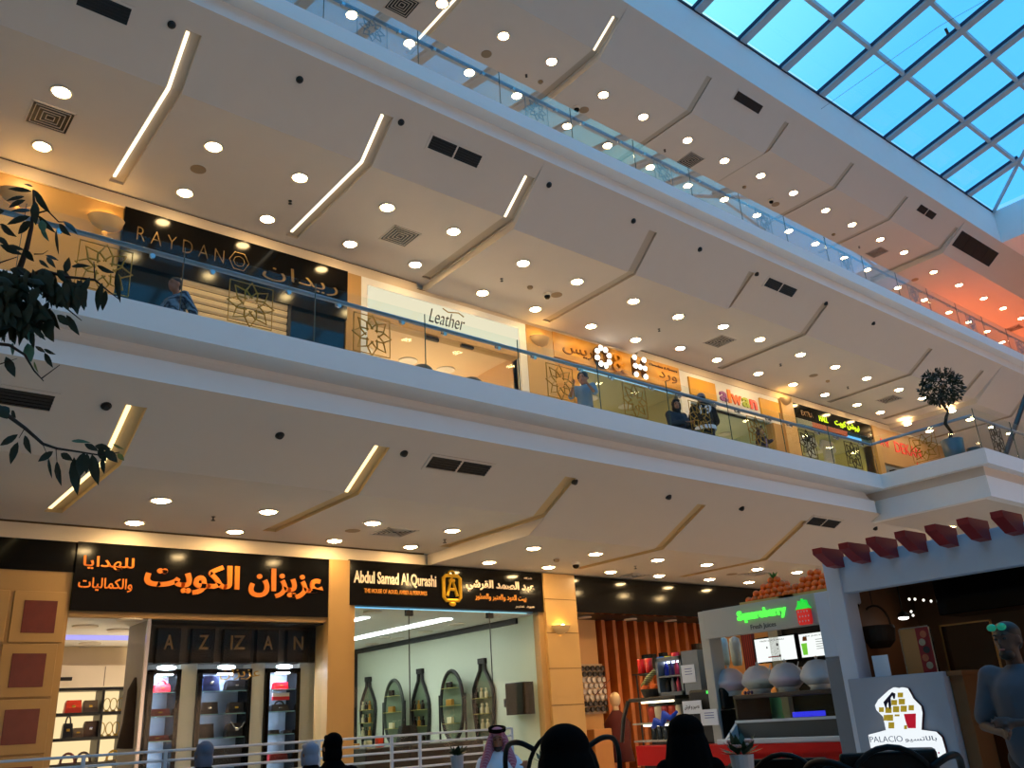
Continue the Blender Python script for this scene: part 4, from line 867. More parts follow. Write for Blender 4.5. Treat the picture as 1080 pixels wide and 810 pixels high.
bag_at(236, 803, 40, 14, Yq, BLK, 'long black bag on the lowest shelf of the middle niche', 'flap', GOLD, zf=zq[3], group=gb)
bag_at(295, 730, 15, 10, Yq, RED, 'red bag with a gold clasp on the top shelf of the last niche', 'flap', GOLD, zf=zq[0], group=gb)
b_ = bag_at(293.5, 756, 19, 13, Yq, BLK, 'black and red bag with a white band in the last niche', 'tote', SILV, zf=zq[1], group=gb)
o = b_.location; board('band', mat('white_leather', rgb(225, 215, 215), .5), o.x - .13, o.x + .13, o.y - .062, o.y - .04, o.z + .2, o.z + .25, parent=b_); board('band', RED, o.x - .13, o.x + .13, o.y - .064, o.y - .045, o.z + .15, o.z + .2, parent=b_)
bag_at(287.5, 778, 11, 8, Yq, BLK, 'small black box bag on the third shelf of the last niche, plain', 'flap', BLK, zf=zq[2], group=gb)
bag_at(302.5, 778, 12, 8, Yq, BLK, 'small black box bag with a bright dot on the third shelf', 'flap', SILV, zf=zq[2], group=gb)
bag_at(292, 802, 20, 9, Yq, DRED, 'dark red clutch on the lowest shelf of the last niche', 'flap', DRED, zf=zq[3], group=gb)
t = thing('shop_glass', 'large clear display window of the handbag shop', 'shop window', (5, 12.04, 0)); board('glass', SHOPG, 3.73, 6.18, 12.03, 12.042, .02, 2.72, parent=t)
c0 = atY(232, 709, 12.02); c1 = atY(274, 715, 12.02); lettering('script', arabic('\u0639\u0632\u064A\u0632\u0627\u0646'), GILT, c0.x, c1.x, c1.z - .02, c1.z + .14, onY(12.02), t, extrude=.002)

# --- perfume shop
t = thing('shop_sign', 'long black sign with cream blackletter writing and a gold emblem', 'shop sign', (8.45, YS, 2.98))
board('board', BLACK, 6.54, 10.42, YS, YW + .1, 2.98, 3.66, parent=t)
CRM = mat('cream_letters', rgb(226, 205, 178), .45, emit=rgb(226, 190, 150), strength=.15); OGL = mat('orange_gold_small_letters', rgb(206, 136, 50), .4, .2, emit=rgb(206, 120, 30), strength=.12)
a = R(373, 607, 460, 621, YS); lettering('lettering', 'Abdul Samad Al Qurashi', CRM, a[0], a[1], 3.28, 3.50, onY(YS), t, offset=.022)
a = R(384, 622, 450, 627, YS); lettering('lettering', 'THE HOUSE OF AOUD, AMBER & PERFUMES', OGL, a[0], a[1], 3.16, 3.235, onY(YS), t, offset=.012)
a = R(491, 618, 563.5, 627, YS); lettering('lettering', arabic('\u0639\u0628\u062F \u0627\u0644\u0635\u0645\u062F \u0627\u0644\u0642\u0631\u0634\u064A'), CRM, a[0], a[1], 3.27, 3.48, onY(YS), t, offset=.035)
a = R(501, 629, 555, 634, YS); lettering('lettering', arabic('\u0628\u064A\u062A \u0627\u0644\u0639\u0648\u062F \u0648\u0627\u0644\u0639\u0646\u0628\u0631 \u0648\u0627\u0644\u0639\u0637\u0648\u0631'), OGL, a[0], a[1], 3.13, 3.25, onY(YS), t, offset=.012)
a = R(543, 637, 563.5, 640, YS); lettering('lettering', arabic('\u0639\u0648\u062F \u0639\u0646\u0628\u0631'), CRM, a[0], a[1], 3.03, 3.075, onY(YS), t, offset=.012)
lettering('lettering', arabic('\u0634\u0631\u0643\u0629'.replace('\u0629', '\u0647')), CRM, a[1] - .2, a[1] - .02, 3.53, 3.57, onY(YS), t)
c = atY(476, 620.5, YS); mb = MB(); GE = mat('gold_emblem', rgb(214, 164, 44), .3, .8, emit=rgb(214, 150, 30), strength=.18)
def ep(u, v): return c + Vector((u, -.02, v))
mb.tube([ep(u, v) for u, v in ((-.12, -.2), (.12, -.2), (.165, -.15), (.165, .16), (.12, .2), (-.12, .2), (-.165, .16), (-.165, -.15))], .03, 6, closed=True)
mb.tube([ep(-.1, -.13), ep(0, .17), ep(.1, -.13)], .03, 6); mb.tube([ep(-.06, -.02), ep(.06, -.02)], .026, 6); mb.tube([ep(-.05, .12), ep(.05, .12)], .03, 6)
mb.tube([ep(.06 * math.cos(q), .23 + .05 * math.sin(q)) for q in [PI * i / 6 for i in range(7)]], .016, 6); mb.ell(ep(0, -.25), .07, .02, .04); mb.build('emblem', GE, t)
swall('trim_window_frame', STONE2, 6.54, 6.66, 11.95, YW + .1, 0, 2.98); swall('trim_window_frame', STONE2, 10.30, 10.42, 11.95, YW + .1, 0, 2.98)
swall('wall_pillar', STONE, 10.42, 11.17, 11.88, YW + .4, 0, 3.66)
for z in (3.2, 2.62, 2.02, 1.42, .8): mb = MB(); mb.box(10.418, 11.172, 11.876, 11.9, z, z + .012); struct(mb.build('trim_joint', JOINT))
sconce(590, 660, 11.88, 'bowl-shaped wall lamp on the stone pillar beside the perfume shop', .2)
SAGE = mat('sage_white_wall', rgb(206, 214, 196), .6, var=.02)
XW = 10.36; YD = 18.6; ZC = 2.96
mb = MB(); mb.quad((XW, 12.06, 0), (XW, 12.06, ZC), (XW, YD, ZC), (XW, YD, 0)); struct(mb.build('wall_perfume_side', SAGE, fix=False))
mb = MB(); mb.quad((6.6, YD, 0), (XW, YD, 0), (XW, YD, ZC), (6.6, YD, ZC)); mb.quad((6.6, 12.06, 0), (6.6, YD, 0), (6.6, YD, ZC), (6.6, 12.06, ZC)); struct(mb.build('wall_perfume_back', SAGE, fix=False))
mb = MB(); mb.quad((6.6, 12.06, ZC), (6.6, YD, ZC), (XW, YD, ZC), (XW, 12.06, ZC)); struct(mb.build('ceiling', WHITE, fix=False))
board('cornice_strip', BLACKM, XW - .05, XW, 12.6, YD, ZC - .1, ZC - .002, 'black cornice strip along the perfume shop ceiling', 'cornice')
board('corner_post', BLACKM, XW - .12, XW - .002, YD - .16, YD - .002, 0, ZC - .1, 'black upright at the far corner of the perfume shop', 'post')
COOLW = lamp('cool_white_cove', (.9, .97, .95, 1), 14.0)
board('cove_light', COOLW, 8.9, 9.12, 12.9, 17.8, ZC - .02, ZC - .003, 'bright white light band running deep along the perfume shop ceiling', 'light strip')
board('cove_light', COOLW, 7.4, 7.52, 13.0, 17.0, ZC - .02, ZC - .003, 'thinner white light band in the perfume shop ceiling', 'light strip')
for i, (px, py) in enumerate(((393, 645), (520, 650), (405, 672), (449, 666), (482, 658), (419, 673), (392, 679))):
    p = atZ(px, py, ZC - .004)
    shop_light(tuple(p), 'round lamp, ' + ORDN[i] + ' in the perfume shop ceiling', 'lamps in the perfume shop', .12, SHOPL)
def wall_xyz(u, v, w): return Vector((XW - w, u, v))
BPROF = [(.075, 1.0), (.06, .97), (.075, .88), (.19, .76), (.285, .64), (.31, .5), (.29, .34), (.24, .12), (.22, 0)]
GREEN = mat('green_glass_back', rgb(106, 122, 100), .25); SHG = mat('yellow_glass_shelf', rgb(176, 168, 96), .2)
def bottle_niche(yc, zb, zt, sc, label, items):
    t = thing('display_niche', label, 'display case', (XW, yc, zb), 'bottle-shaped wall niches'); h = zt - zb
    L_ = [(yc - w * sc, zb + v * h) for w, v in BPROF]; R_ = [(yc + w * sc, zb + v * h) for w, v in reversed(BPROF)]
    mb = MB(); mb.prism(L_ + R_, .001, .012, wall_xyz); mb.build('back', GREEN, t)
    mb = MB(); mb.tube([wall_xyz(u, v, .035) for u, v in L_ + R_], .036, 8, closed=True); mb.box(XW - .07, XW, yc - .1 * sc, yc + .1 * sc, zt - .05, zt + .05); mb.build('frame', BLACKM, t, False)
    for k in range(3):
        z = zb + h * (.12 + .2 * k); w = .24 * sc; mb = MB(); mb.box(XW - .14, XW - .004, yc - w, yc + w, z - .012, z); mb.build('shelf', SHG, t)
        for j in range(3):
            yy = yc + (j - 1) * w * .62; mb = MB(); mb.lathe([(.035, 0), (.035, .1), (.012, .12), (.012, .135), (.022, .14), (.022, .175), (.001, .178)], (XW - .08, yy, z), 10)
            tag(mb.build('perfume_bottle', items[j % len(items)]), 'perfume bottle, %s shelf of the %s, %s' % (('lowest', 'middle', 'top')[k], label.split(' in ')[0].replace('black bottle-outline ', ''), ('nearest', 'centre', 'farthest')[j]), 'bottle', 'perfume bottles in the wall niches')
PB1 = mat('cream_perfume', rgb(210, 200, 160), .3); PB2 = mat('dark_perfume', rgb(40, 26, 20), .2); PB3 = mat('gold_perfume', rgb(180, 130, 50), .3, .6)
bottle_niche(17.9, .95, 2.27, 1.0, 'far bottle niche in a black outline', [PB3, PB2, PB1])
bottle_niche(15.8, .75, 2.28, 1.0, 'middle bottle niche in a black outline', [PB2, PB3, PB2])
bottle_niche(13.68, .95, 2.30, 1.02, 'nearest bottle niche in a black outline', [PB1, PB1, PB2])
def oval_stand(px, py, wy, hz, X, label, m):
    p = atX(px, py, X); t = thing('oval_display_stand', label, 'display stand', (X, p.y, 0), 'oval displays in the perfume shop'); yc, zc = p.y, p.z
    ring = [Vector((X, yc + wy * math.cos(a), zc + hz * math.sin(a))) for a in [2 * PI * i / 28 for i in range(28)]]
    mb = MB(); mb.tube(ring, .035, 8, closed=True); mb.build('frame', m, t, True)
    mb = MB(); mb.prism([(q.y, q.z) for q in ring], 0, .012, lambda u, v, w: Vector((X + .02 - w, u, v))); mb.build('panel', GREEN, t)
    for k in range(3):
        z = zc - hz * .5 + hz * .5 * k; w = wy * .75 * (1 if k == 1 else .8); mb = MB(); mb.box(X - .1, X + .01, yc - w, yc + w, z - .01, z); mb.build('shelf', SHG, t)
        mb = MB(); mb.bev(X - .09, X - .03, yc - w * .4, yc + w * .3, z, z + .11, .008); tag(mb.build('perfume_box', (PB1, PB3, PB2)[k]), 'perfume box on the %s shelf of the %s oval display' % (('lowest', 'middle', 'top')[k], 'dark green' if 'green' in label else 'black'), 'box', 'perfume boxes on the oval displays')
    for s in (-1, 1):
        mb = MB(); mb.tube([(X, yc + s * (wy + .06), 0), (X, yc + s * (wy + .06), zc + .2)], .02, 8); mb.tube([(X, yc + s * (wy + .06), zc), (X, yc + s * wy, zc)], .015, 6); mb.tube([(X - .25, yc + s * (wy + .06), .02), (X + .25, yc + s * (wy + .06), .02)], .02, 6); mb.build('post', BLACKM, t)
oval_stand(415.5, 751, .36, .62, 10.0, 'dark green oval display on posts, deeper inside the perfume shop', mat('dark_green_frame', rgb(44, 52, 44), .4))
oval_stand(477, 744, .36, .62, 10.05, 'black oval display on posts, nearer the glass front', BLACKM)
p = atX(547, 737, 10.2); t = thing('wall_box', 'black wall cabinet with a small bracket inside the perfume shop window', 'cabinet', (10.3, p.y, p.z)); board('body', BLACK, 10.1, XW - .001, p.y - .24, p.y + .24, p.z - .26, p.z + .27, parent=t, r=.01); board('bracket', BLACKM, 10.2, XW - .001, p.y + .24, p.y + .42, p.z - .12, p.z + .02, parent=t)
board('counter', mat('dark_counter', rgb(36, 26, 22), .4), 7.4, 9.7, 12.9, 13.5, 0, .95, 'long dark sales counter behind the perfume shop glass', 'counter', r=.02)
t = thing('desk_screen', 'dark trapezoid screen standing on the perfume shop counter', 'screen', (8.05, 13.1, .95)); p = atY(430, 776, 13.1)
mb = MB(); mb.prism([(-.2, .0), (.2, .0), (.13, .3), (-.13, .3)], -.06, .06, lambda u, v, w: Vector((p.x + u, 13.1 + w, .95 + v))); mb.build('case', BLACKM, t)
for i, px in enumerate((375, 388, 400)):
    p = atY(px, 790, 13.05); mb = MB(); mb.bev(p.x - .05, p.x + .05, 13.0, 13.1, .95, 1.03 + .03 * i, .008); tag(mb.build('gift_box', (PB3, PB1, ORR)[i]), ('gold gift box on the perfume counter', 'cream gift box on the perfume counter', 'orange gift box on the perfume counter')[i], 'box')
for i, (xa, xb) in enumerate(((6.66, 7.67), (7.68, 9.28), (9.29, 10.30))):
    t = thing('shop_glass', ('first', 'wide middle', 'last')[i] + ' tall frameless glass pane of the perfume shop', 'shop window', ((xa + xb) / 2, 12.04, 0)); board('glass', SHOPG, xa, xb, 12.03, 12.042, .02, 2.978, parent=t)
    if i: board('edge', DARKMET, xa - .012, xa - .002, 12.028, 12.045, .02, 2.96, parent=t); board('clamp', DARKMET, xa - .07, xa + .06, 12.01, 12.06, 2.86, 2.95, parent=t)

# --- slatted shop
t = thing('shop_fascia', 'long plain glossy black fascia over the shop with wooden slats', 'shop sign', (14.2, YS, 3.0)); board('board', BLACK, 11.17, 17.4, YS, YW + .1, 3.0, 3.66, parent=t)
APR = mat('apricot_wall', rgb(224, 170, 110), .6, var=.05)
room('slat_shop', 11.17, 17.4, 15.8, 0, 3.0, APR, BLACKM, FLOORM, back=mat('dark_brown_wall', rgb(60, 38, 24), .7))  # the back wall is plain dark brown
mb = MB(); mb.box(11.17, 12.55, 12.85, 12.95, 0, 3.0); struct(mb.build('wall_apricot', APR))
SLW = mat('reddish_wood_slat', rgb(172, 92, 36), .4, var=.25, scale=5)
for i in range(11):
    x = 12.62 + i * .31; mb = MB(); mb.bev(x, x + .10, 12.75, 13.12, 0, 2.995, .008); tag(mb.build('wooden_slat', SLW), 'upright reddish wooden slat, ' + ORDN[i] + ' from the apricot wall', 'slat', 'wooden slats in the shop front')
for i, (x, y) in enumerate(((11.9, 12.45), (13.2, 12.5), (14.4, 12.5), (15.6, 12.5), (13.2, 14.2), (14.6, 14.2), (15.8, 14.2))):
    shop_light((x, y, 2.998), 'round lamp, ' + ORDN[i] + ' in the black ceiling of the slatted shop', 'lamps in the slatted shop', .1, SHOPL)
# rack of round accessories on the apricot wall
pr = R(611, 700, 644, 752, 12.8); t = thing('accessory_rack', 'wall rack hung with round black and clear accessories', 'rack', ((pr[0] + pr[1]) / 2, 12.85, pr[2]))
x0, x1 = pr[0], pr[1]; z1 = atY(628, 703, 12.8).z; z0 = atY(628, 750, 12.8).z
board('panel', mat('rack_panel', rgb(210, 180, 150), .5), x0 - .05, x1 + .05, 12.83, 12.849, z0 - .05, z1 + .05, parent=t)
DISC = mat('black_disc', rgb(24, 18, 18), .2); CLR = mat('pale_disc', rgb(205, 195, 190), .2)
for r_ in range(8):
    for c_ in range(5):
        x = x0 + (x1 - x0) * (c_ + .5 + (.25 if r_ % 2 else -.1)) / 5.2; z = z1 - (z1 - z0) * (r_ + .3) / 7.6; mb = MB(); mb.lathe([(.001, -.02), (.046, -.018), (.05, 0), (.046, .03), (.001, .03)], (x, 12.79, z), 12, 'Y')
        mb.build('disc', DISC if r_ in (0, 1, 6, 7) else CLR, t)
mb = MB(); a = atY(628, 733, 12.7); b2 = atY(645, 715, 12.7); mb.tube([a, b2], .008, 6); tag(mb.build('pointer_stick', DRED), 'thin dark red stick leaning across the accessory rack', 'stick')
# mannequin with a dark red drape
p = atY(649, 742, 12.3); t = thing('mannequin', 'bald white mannequin draped in dark red before the slatted shop', 'mannequin', (p.x, 12.3, 0)); MAN = mat('mannequin_white', rgb(226, 196, 160), .5)
mb = MB(); mb.ell((p.x, 12.3, p.z + .07), .095, .115, .135); mb.tube([(p.x, 12.3, p.z - .2), (p.x, 12.3, p.z)], .055, 10); mb.build('head', MAN, t, True)
mb = MB(); mb.tube([(p.x, 12.3, p.z - .12), (p.x, 12.3, p.z - .22), (p.x, 12.3, p.z - .34), (p.x, 12.3, p.z - .75), (p.x, 12.3, p.z - 1.0)], [.07, .16, .25, .22, .27], 14); mb.build('drape', mat('dark_red_cloth', rgb(74, 14, 18), .9, var=.2), t, True)
mb = MB(); mb.lathe([(.02, 0), (.02, p.z - .95)], (p.x, 12.3, 0), 8); mb.lathe([(.2, 0), (.2, .03), (.02, .04)], (p.x, 12.3, 0), 16); mb.build('stand', CHROME, t)
board('display_table', mat('honey_wood', rgb(190, 128, 66), .4), p.x - .75, p.x - .3, 12.15, 12.6, 0, 1.0, 'honey-coloured wooden display block beside the mannequin', 'table', r=.02)
p = atY(740, 716, 12.4); t = thing('mannequin', 'bare tan mannequin torso under a dark cap beside the juice kiosk post', 'mannequin', (p.x, 12.4, 0)); mb = MB(); mb.tube([(p.x, 12.4, p.z - .4), (p.x, 12.4, p.z - .28), (p.x, 12.4, p.z - .05), (p.x, 12.4, p.z + .05), (p.x, 12.4, p.z + .16)], [.17, .2, .21, .12, .08], 12); mb.build('torso', MAN, t, True)
mb = MB(); mb.lathe([(.02, 0), (.02, p.z - .35)], (p.x, 12.4, 0), 8); mb.lathe([(.18, 0), (.18, .03), (.02, .04)], (p.x, 12.4, 0), 14); mb.build('stand', CHROME, t)
mb = MB(); mb.tube([(p.x, 12.4, p.z + .1), (p.x, 12.4, p.z + .7)], .13, 12); mb.build('hood', BLACKM, t)

# --- white tube railing in front of the shops
RW = mat('white_rail_paint', rgb(205, 205, 210), .4, var=.02)
t = thing('railing', 'white tube railing with four bars in front of the shops', 'railing', (3.5, 9.0, 0))
for z in (1.135, 1.05, .965, .88, .795): mb = MB(); mb.tube([(-1.0, 9, z), (7.2, 9, z)], .012, 8); mb.build('bar', RW, t, True)
for x in (-.9, .7, 2.3, 3.02, 4.6, 5.49, 5.86, 7.2): mb = MB(); mb.box(x - .015, x + .015, 8.985, 9.015, 0, 1.14); mb.build('post', RW, t)

t = thing('fill_light_counter', 'unseen low counter with a glowing top, added to light the handbag shop', 'counter', (4.6, 14.0, 0)); board('body', WARMW, 3.9, 5.3, 13.6, 14.3, 0, .8, parent=t, r=.01); board('fill_light_box', lamp('counter_fill_light_12', (1, .8, .52, 1), 14), 3.95, 5.25, 13.65, 14.25, .8, .82, parent=t)  # out-of-view glowing counter added to brighten the handbag shop
t = thing('fill_light_counter', 'unseen low counter with a glowing top, added to light the slatted shop', 'counter', (14.6, 13.9, 0)); board('body', STONE2, 13.0, 16.0, 13.6, 14.3, 0, .8, parent=t, r=.01); board('fill_light_box', lamp('counter_fill_light_13', (1, .62, .3, 1), 7), 13.05, 15.95, 13.65, 14.25, .8, .82, parent=t)  # another added, unseen counter; its orange top brightens the slatted shop
# ================================================================== ground floor beyond the slatted shop
swall('wall_far_front', STONE2, 17.4, XR, 12.0, 12.3, 0, 3.66)
# ================================================================== juice kiosk
XK = 9.5
def K(px, py, X=XK): return atX(px, py, X)
KGR = mat('kiosk_light_grey', rgb(168, 168, 160), .45, var=.02); KWH = mat('kiosk_white', rgb(205, 210, 220), .5, var=.02)
KRED = mat('kiosk_red', rgb(188, 14, 12), .4, var=.03, spec=.2)
t = thing('juice_kiosk', 'light grey juice kiosk with a green lit name, red counter and roof fruit', 'kiosk', (XK + .7, 6.7, 0))
kiosk = t
board('side_post', KGR, XK, XK + .25, 7.62, 7.76, 0, 2.43, parent=t, r=.01)
board('side_post', KWH, XK, XK + .25, 5.45, 5.62, 0, 2.43, parent=t, r=.01)
fa = board('fascia', KGR, XK - .03, XK + .06, 5.45, 7.66, 2.07, 2.43, parent=t, r=.008)
board('roof', KGR, XK + .06, XK + 1.7, 5.45, 7.76, 2.36, 2.43, parent=t)
board('back_wall', BLACKM, XK + 1.6, XK + 1.7, 5.45, 7.6, 0, 2.36, parent=t)
board('back_post', KGR, XK + 1.5, XK + 1.7, 7.6, 7.76, 0, 2.36, parent=t)
board('counter', KRED, XK - .1, XK + .35, 5.5, 9.05, .55, .80, parent=t, r=.01)
board('counter_base', BLACKM, XK, XK + .35, 5.5, 9.0, 0, .55, parent=t)
GNE = lamp('green_neon', (.10, 1.0, .08, 1), 1.25)
a = K(781, 657); c2 = K(831, 643); lettering('name_sign', 'Squareberry', GNE, -a.y, -c2.y, 2.20, 2.355, onX(XK - .03), t, extrude=.03, offset=.035)
a = K(794, 666); c2 = K(820, 659); lettering('name_sign', 'Fresh Juices', mat('dark_grey_ink', rgb(50, 52, 50), .5), -a.y, -c2.y, 2.095, 2.17, onX(XK - .03), t, extrude=.004, offset=.006)
p = K(851, 647); uy = -p.y; st = thing('strawberry_sign', 'square strawberry sign with a green leaf crown on the kiosk fascia', 'sign', (XK - .05, p.y, p.z - .12))
mb = MB(); fx = onX(XK - .031)
mb.prism([(uy - .085, p.z - .10), (uy - .07, p.z - .13), (uy + .07, p.z - .13), (uy + .085, p.z - .10), (uy + .085, p.z + .05), (uy - .085, p.z + .05)], 0, .05, fx); mb.build('berry', mat('berry_red', rgb(205, 40, 34), .4, emit=rgb(205, 30, 24), strength=.45), st)
mb = MB(); mb.prism([(uy - .10, p.z + .05), (uy + .10, p.z + .05), (uy + .06, p.z + .10), (uy + .05, p.z + .15), (uy + .02, p.z + .12), (uy, p.z + .17), (uy - .02, p.z + .12), (uy - .05, p.z + .15), (uy - .06, p.z + .10)], 0, .05, fx); mb.build('leaf_crown', mat('leaf_green_lit', rgb(40, 200, 60), .4, emit=rgb(30, 220, 60), strength=.7), st)
sd = MB()
for r_ in range(3):
    for c_ in range(4): sd.ell(fx(uy - .06 + .04 * c_ + (.01 if r_ % 2 else 0), p.z + .02 - .055 * r_, .052), .004, .008, .011, 6, 4)
sd.build('seeds', PAPER, st)
# fruit pyramids in trays on the kiosk roof
ORG_M = mat('orange_peel', rgb(250, 108, 8), .45, var=.12, bump=.3, scale=30)
omesh = None
def pyramid(yc, xc, zb, lay, nm, n0):
    global omesh
    r = .047
    for k in range(lay):
        n1 = n0 - 2 * k; n2 = max(1, 4 - k)
        for i in range(n1):
            for j in range(n2):
                q = Vector((xc + (j - (n2 - 1) / 2) * 2 * r, yc + (i - (n1 - 1) / 2) * 2 * r, zb + r + k * r * 1.55))
                if omesh is None:
                    mb = MB(); mb.ell((0, 0, 0), r, r, r * .95, 14, 9); o = mb.build('orange', ORG_M, None, True); omesh = o; mb = MB(); mb.lathe([(.008, r * .93), (.006, r * .98), (.001, r * .98)], (0, 0, 0), 8); mb.build('stem_end', mat('stem_green', rgb(60, 110, 40), .6), o); c3 = o
                else: c3 = copy_tree(omesh)
                c3.location = q; c3.rotation_euler = (random.uniform(-.5, .5), random.uniform(-.5, .5), random.uniform(0, 6)); c3['label'] = 'orange in the fruit pyramid ' + nm; c3['category'] = 'orange'; c3['group'] = 'oranges ' + nm
p1 = K(820, 634, XK + .35); p2 = K(862, 622, XK + .35)
for (pp, nm, n0) in ((p1, 'farther along the kiosk roof, with the cut fruit', 8), (p2, 'over the strawberry sign', 8)):
    tr = thing('fruit_tray', 'shallow tan tray under the orange pyramid ' + nm, 'tray', (XK + .35, pp.y, 2.432)); TAN = mat('tan_tray', rgb(190, 160, 90), .6)
    hy = n0 * .047 + .03
    board('base', TAN, XK + .10, XK + .60, pp.y - hy, pp.y + hy, 2.432, 2.45, parent=tr)
    for (u0, u1, v0, v1) in ((XK + .10, XK + .12, pp.y - hy, pp.y + hy), (XK + .58, XK + .60, pp.y - hy, pp.y + hy), (XK + .12, XK + .58, pp.y - hy, pp.y - hy + .02), (XK + .12, XK + .58, pp.y + hy - .02, pp.y + hy)): board('rim', TAN, u0, u1, v0, v1, 2.45, 2.475, parent=tr)
    pyramid(pp.y, XK + .35, 2.45, 4, nm, n0)
p = K(818, 614, XK + .35); mb = MB()
for q in range(7): a = q * .9; mb.prism([(0, 0), (.02, .05), (0, .12), (-.02, .05)], -.003, .003, lambda u, v, w: Vector((XK + .35 + u * math.cos(a) + v * .5 * math.sin(a), p1.y + u * math.sin(a) - v * .5 * math.cos(a) + w, 2.45 + .28 + v * .7)))
tag(mb.build('leaf_tuft', mat('pineapple_green', rgb(40, 120, 50), .5)), 'small green leaf tuft on top of the farther orange pyramid', 'fruit leaves')
# menu screens and hanging cup sleeves inside
MENU = lamp('white_menu_screen', (.95, 1, .97, 1), .95)
for i, (xa, ya, xb, yb, lb) in enumerate(((797, 672, 839, 697, 'bright white menu screen in the juice kiosk, complete one'), (844, 667, 878, 692, 'bright menu screen in the juice kiosk with a green juice picture'))):
    a = K(xa, (ya + yb) / 2 + 1.5, XK + 1.5); b2 = K(xb, (ya + yb) / 2 - 1.5, XK + 1.5); zt = K((xa + xb) / 2, ya, XK + 1.5).z; zb = K((xa + xb) / 2, yb, XK + 1.5).z
    s = thing('menu_screen', lb, 'screen', (XK + 1.5, (a.y + b2.y) / 2, zb)); board('bezel', BLACK, XK + 1.505, XK + 1.58, b2.y - .02, a.y + .02, zb - .02, zt + .02, parent=s); board('screen', MENU, XK + 1.5, XK + 1.506, b2.y, a.y, zb, zt, parent=s)
    f2 = onX(XK + 1.5); w_ = a.y - b2.y; h_ = zt - zb
    lettering('menu_text', 'FRESH JUICE MENU' if i == 0 else 'MIX JUICES', mat('menu_ink', rgb(60, 60, 70), .6), -a.y + w_ * .15, -a.y + w_ * .75, zb + h_ * .84, zb + h_ * .92, f2, s, extrude=.002)
    if i == 0:
        mb = MB(); mb.prism([(-a.y + w_ * .3, zb + .05), (-a.y + w_ * .62, zb + .05), (-a.y + w_ * .62, zb + .065), (-a.y + w_ * .3, zb + .065)], 0, .003, f2); mb.build('red_line', KRED, s)
        for u, v, q in ((.3, .6, .012), (.57, .68, .018), (.57, .5, .008), (.6, .2, .016)): mb = MB(); mb.ell(f2(-a.y + w_ * u, zb + h_ * v, .002), .002, q, q * 1.2, 8, 5); mb.build('picture', BLACKM, s)
    else:
        mb = MB(); mb.prism([(-a.y + w_ * .06, zb + .03), (-a.y + w_ * .2, zb + .03), (-a.y + w_ * .22, zb + h_ * .6), (-a.y + w_ * .04, zb + h_ * .6)], 0, .003, f2); mb.build('picture', mat('juice_green', rgb(120, 220, 70), .5, emit=rgb(120, 220, 60), strength=.6), s)
        mb = MB(); mb.prism([(-a.y + w_ * .1, zb + h_ * .7), (-a.y + w_ * .24, zb + h_ * .7), (-a.y + w_ * .24, zb + h_ * .88), (-a.y + w_ * .12, zb + h_ * .88)], 0, .003, f2); mb.build('picture', mat('juice_amber', rgb(190, 110, 60), .5), s)
        for q in range(5): mb = MB(); mb.prism([(-a.y + w_ * .5, zb + h_ * (.3 + .1 * q)), (-a.y + w_ * .8, zb + h_ * (.3 + .1 * q)), (-a.y + w_ * .8, zb + h_ * (.32 + .1 * q)), (-a.y + w_ * .5, zb + h_ * (.32 + .1 * q))], 0, .002, f2); mb.build('line', mat('menu_ink', rgb(60, 60, 70), .6), s)
board('curtain', stripes('dark_red_curtain', rgb(70, 10, 6), rgb(150, 30, 16), 9, 'Y', .8), XK + 1.52, XK + 1.58, K(795, 690, XK + 1.5).y, K(783, 690, XK + 1.5).y, 1.5, 2.34, 'dark red curtain strip beside the kiosk menu screen', 'curtain')
for i, (px, l) in enumerate(((763, 'pale clear bag of cups hanging at the far end of the kiosk'), (776, 'pale clear bag of cups hanging next to the red curtain'))):
    p = K(px, 687, XK + 1.0); mb = MB(); mb.tube([(XK + 1, p.y, p.z - .19), (XK + 1, p.y, p.z - .12), (XK + 1, p.y, p.z + .1), (XK + 1, p.y, p.z + .17), (XK + 1, p.y, p.z + .2)], [.06, .075, .08, .07, .02], 10)
    h_ = thing('cup_bag', l, 'bag', (XK + 1, p.y, p.z)); mb.build('bag', mat('pale_plastic', rgb(190, 205, 205), .3, var=.2, scale=14), h_, True); mb = MB(); mb.tube([(XK + 1, p.y, p.z + .18), (XK + 1, p.y, 2.36)], .006, 5); mb.build('string', PAPER, h_)
board('back_shelf', mat('tan_shelf', rgb(160, 130, 96), .5), XK + .9, XK + 1.2, 6.9, 7.6, 1.62, 1.66, 'tan shelf under the hanging cup bags in the kiosk', 'shelf')
# glass freezer with the slush domes on top
FRT = K(840, 727, XK + .1).z - .02
t = thing('display_freezer', 'glass-fronted display freezer with a pale tray on the red counter', 'freezer', (XK + .5, 6.6, .8))
y0, y1 = 5.66, 7.36
board('top', DARKMET, XK - .02, XK + .75, y0, y1, FRT - .05, FRT, parent=t, r=.01)
for s in (y0, y1 - .03): board('side_frame', DARKMET, XK, XK + .7, s, s + .03, .8, FRT - .05, parent=t)
mb = MB(); mb.prism([(XK - .01, FRT - .05), (XK + .005, FRT - .05), (XK + .005, 1.06), (XK - .01, 1.06)], y0, y1, lambda u, v, w: Vector((u, w, v))); mb.build('glass', glassmat('smoky_freezer_glass', (.8, .86, .86, 1), 1.25), t)
TRW = mat('pale_freezer_tray', rgb(190, 200, 205), .35)
board('rail', TRW, XK - .04, XK + .02, y0, y1, 1.03, 1.06, parent=t); board('tray_front', TRW, XK - .32, XK - .27, y0 - .02, y1 + .1, .80, .86, parent=t, r=.008)
mb = MB(); mb.prism([(XK - .28, .802), (XK - .28, .84), (XK - .02, 1.03), (XK - .02, .802)], y1 - .02, y1 + .02, lambda u, v, w: Vector((u, w, v))); mb.prism([(XK - .28, .802), (XK - .28, .84), (XK - .02, 1.03), (XK - .02, .802)], y0 - .02, y0 + .02, lambda u, v, w: Vector((u, w, v))); mb.build('tray_side', TRW, t)
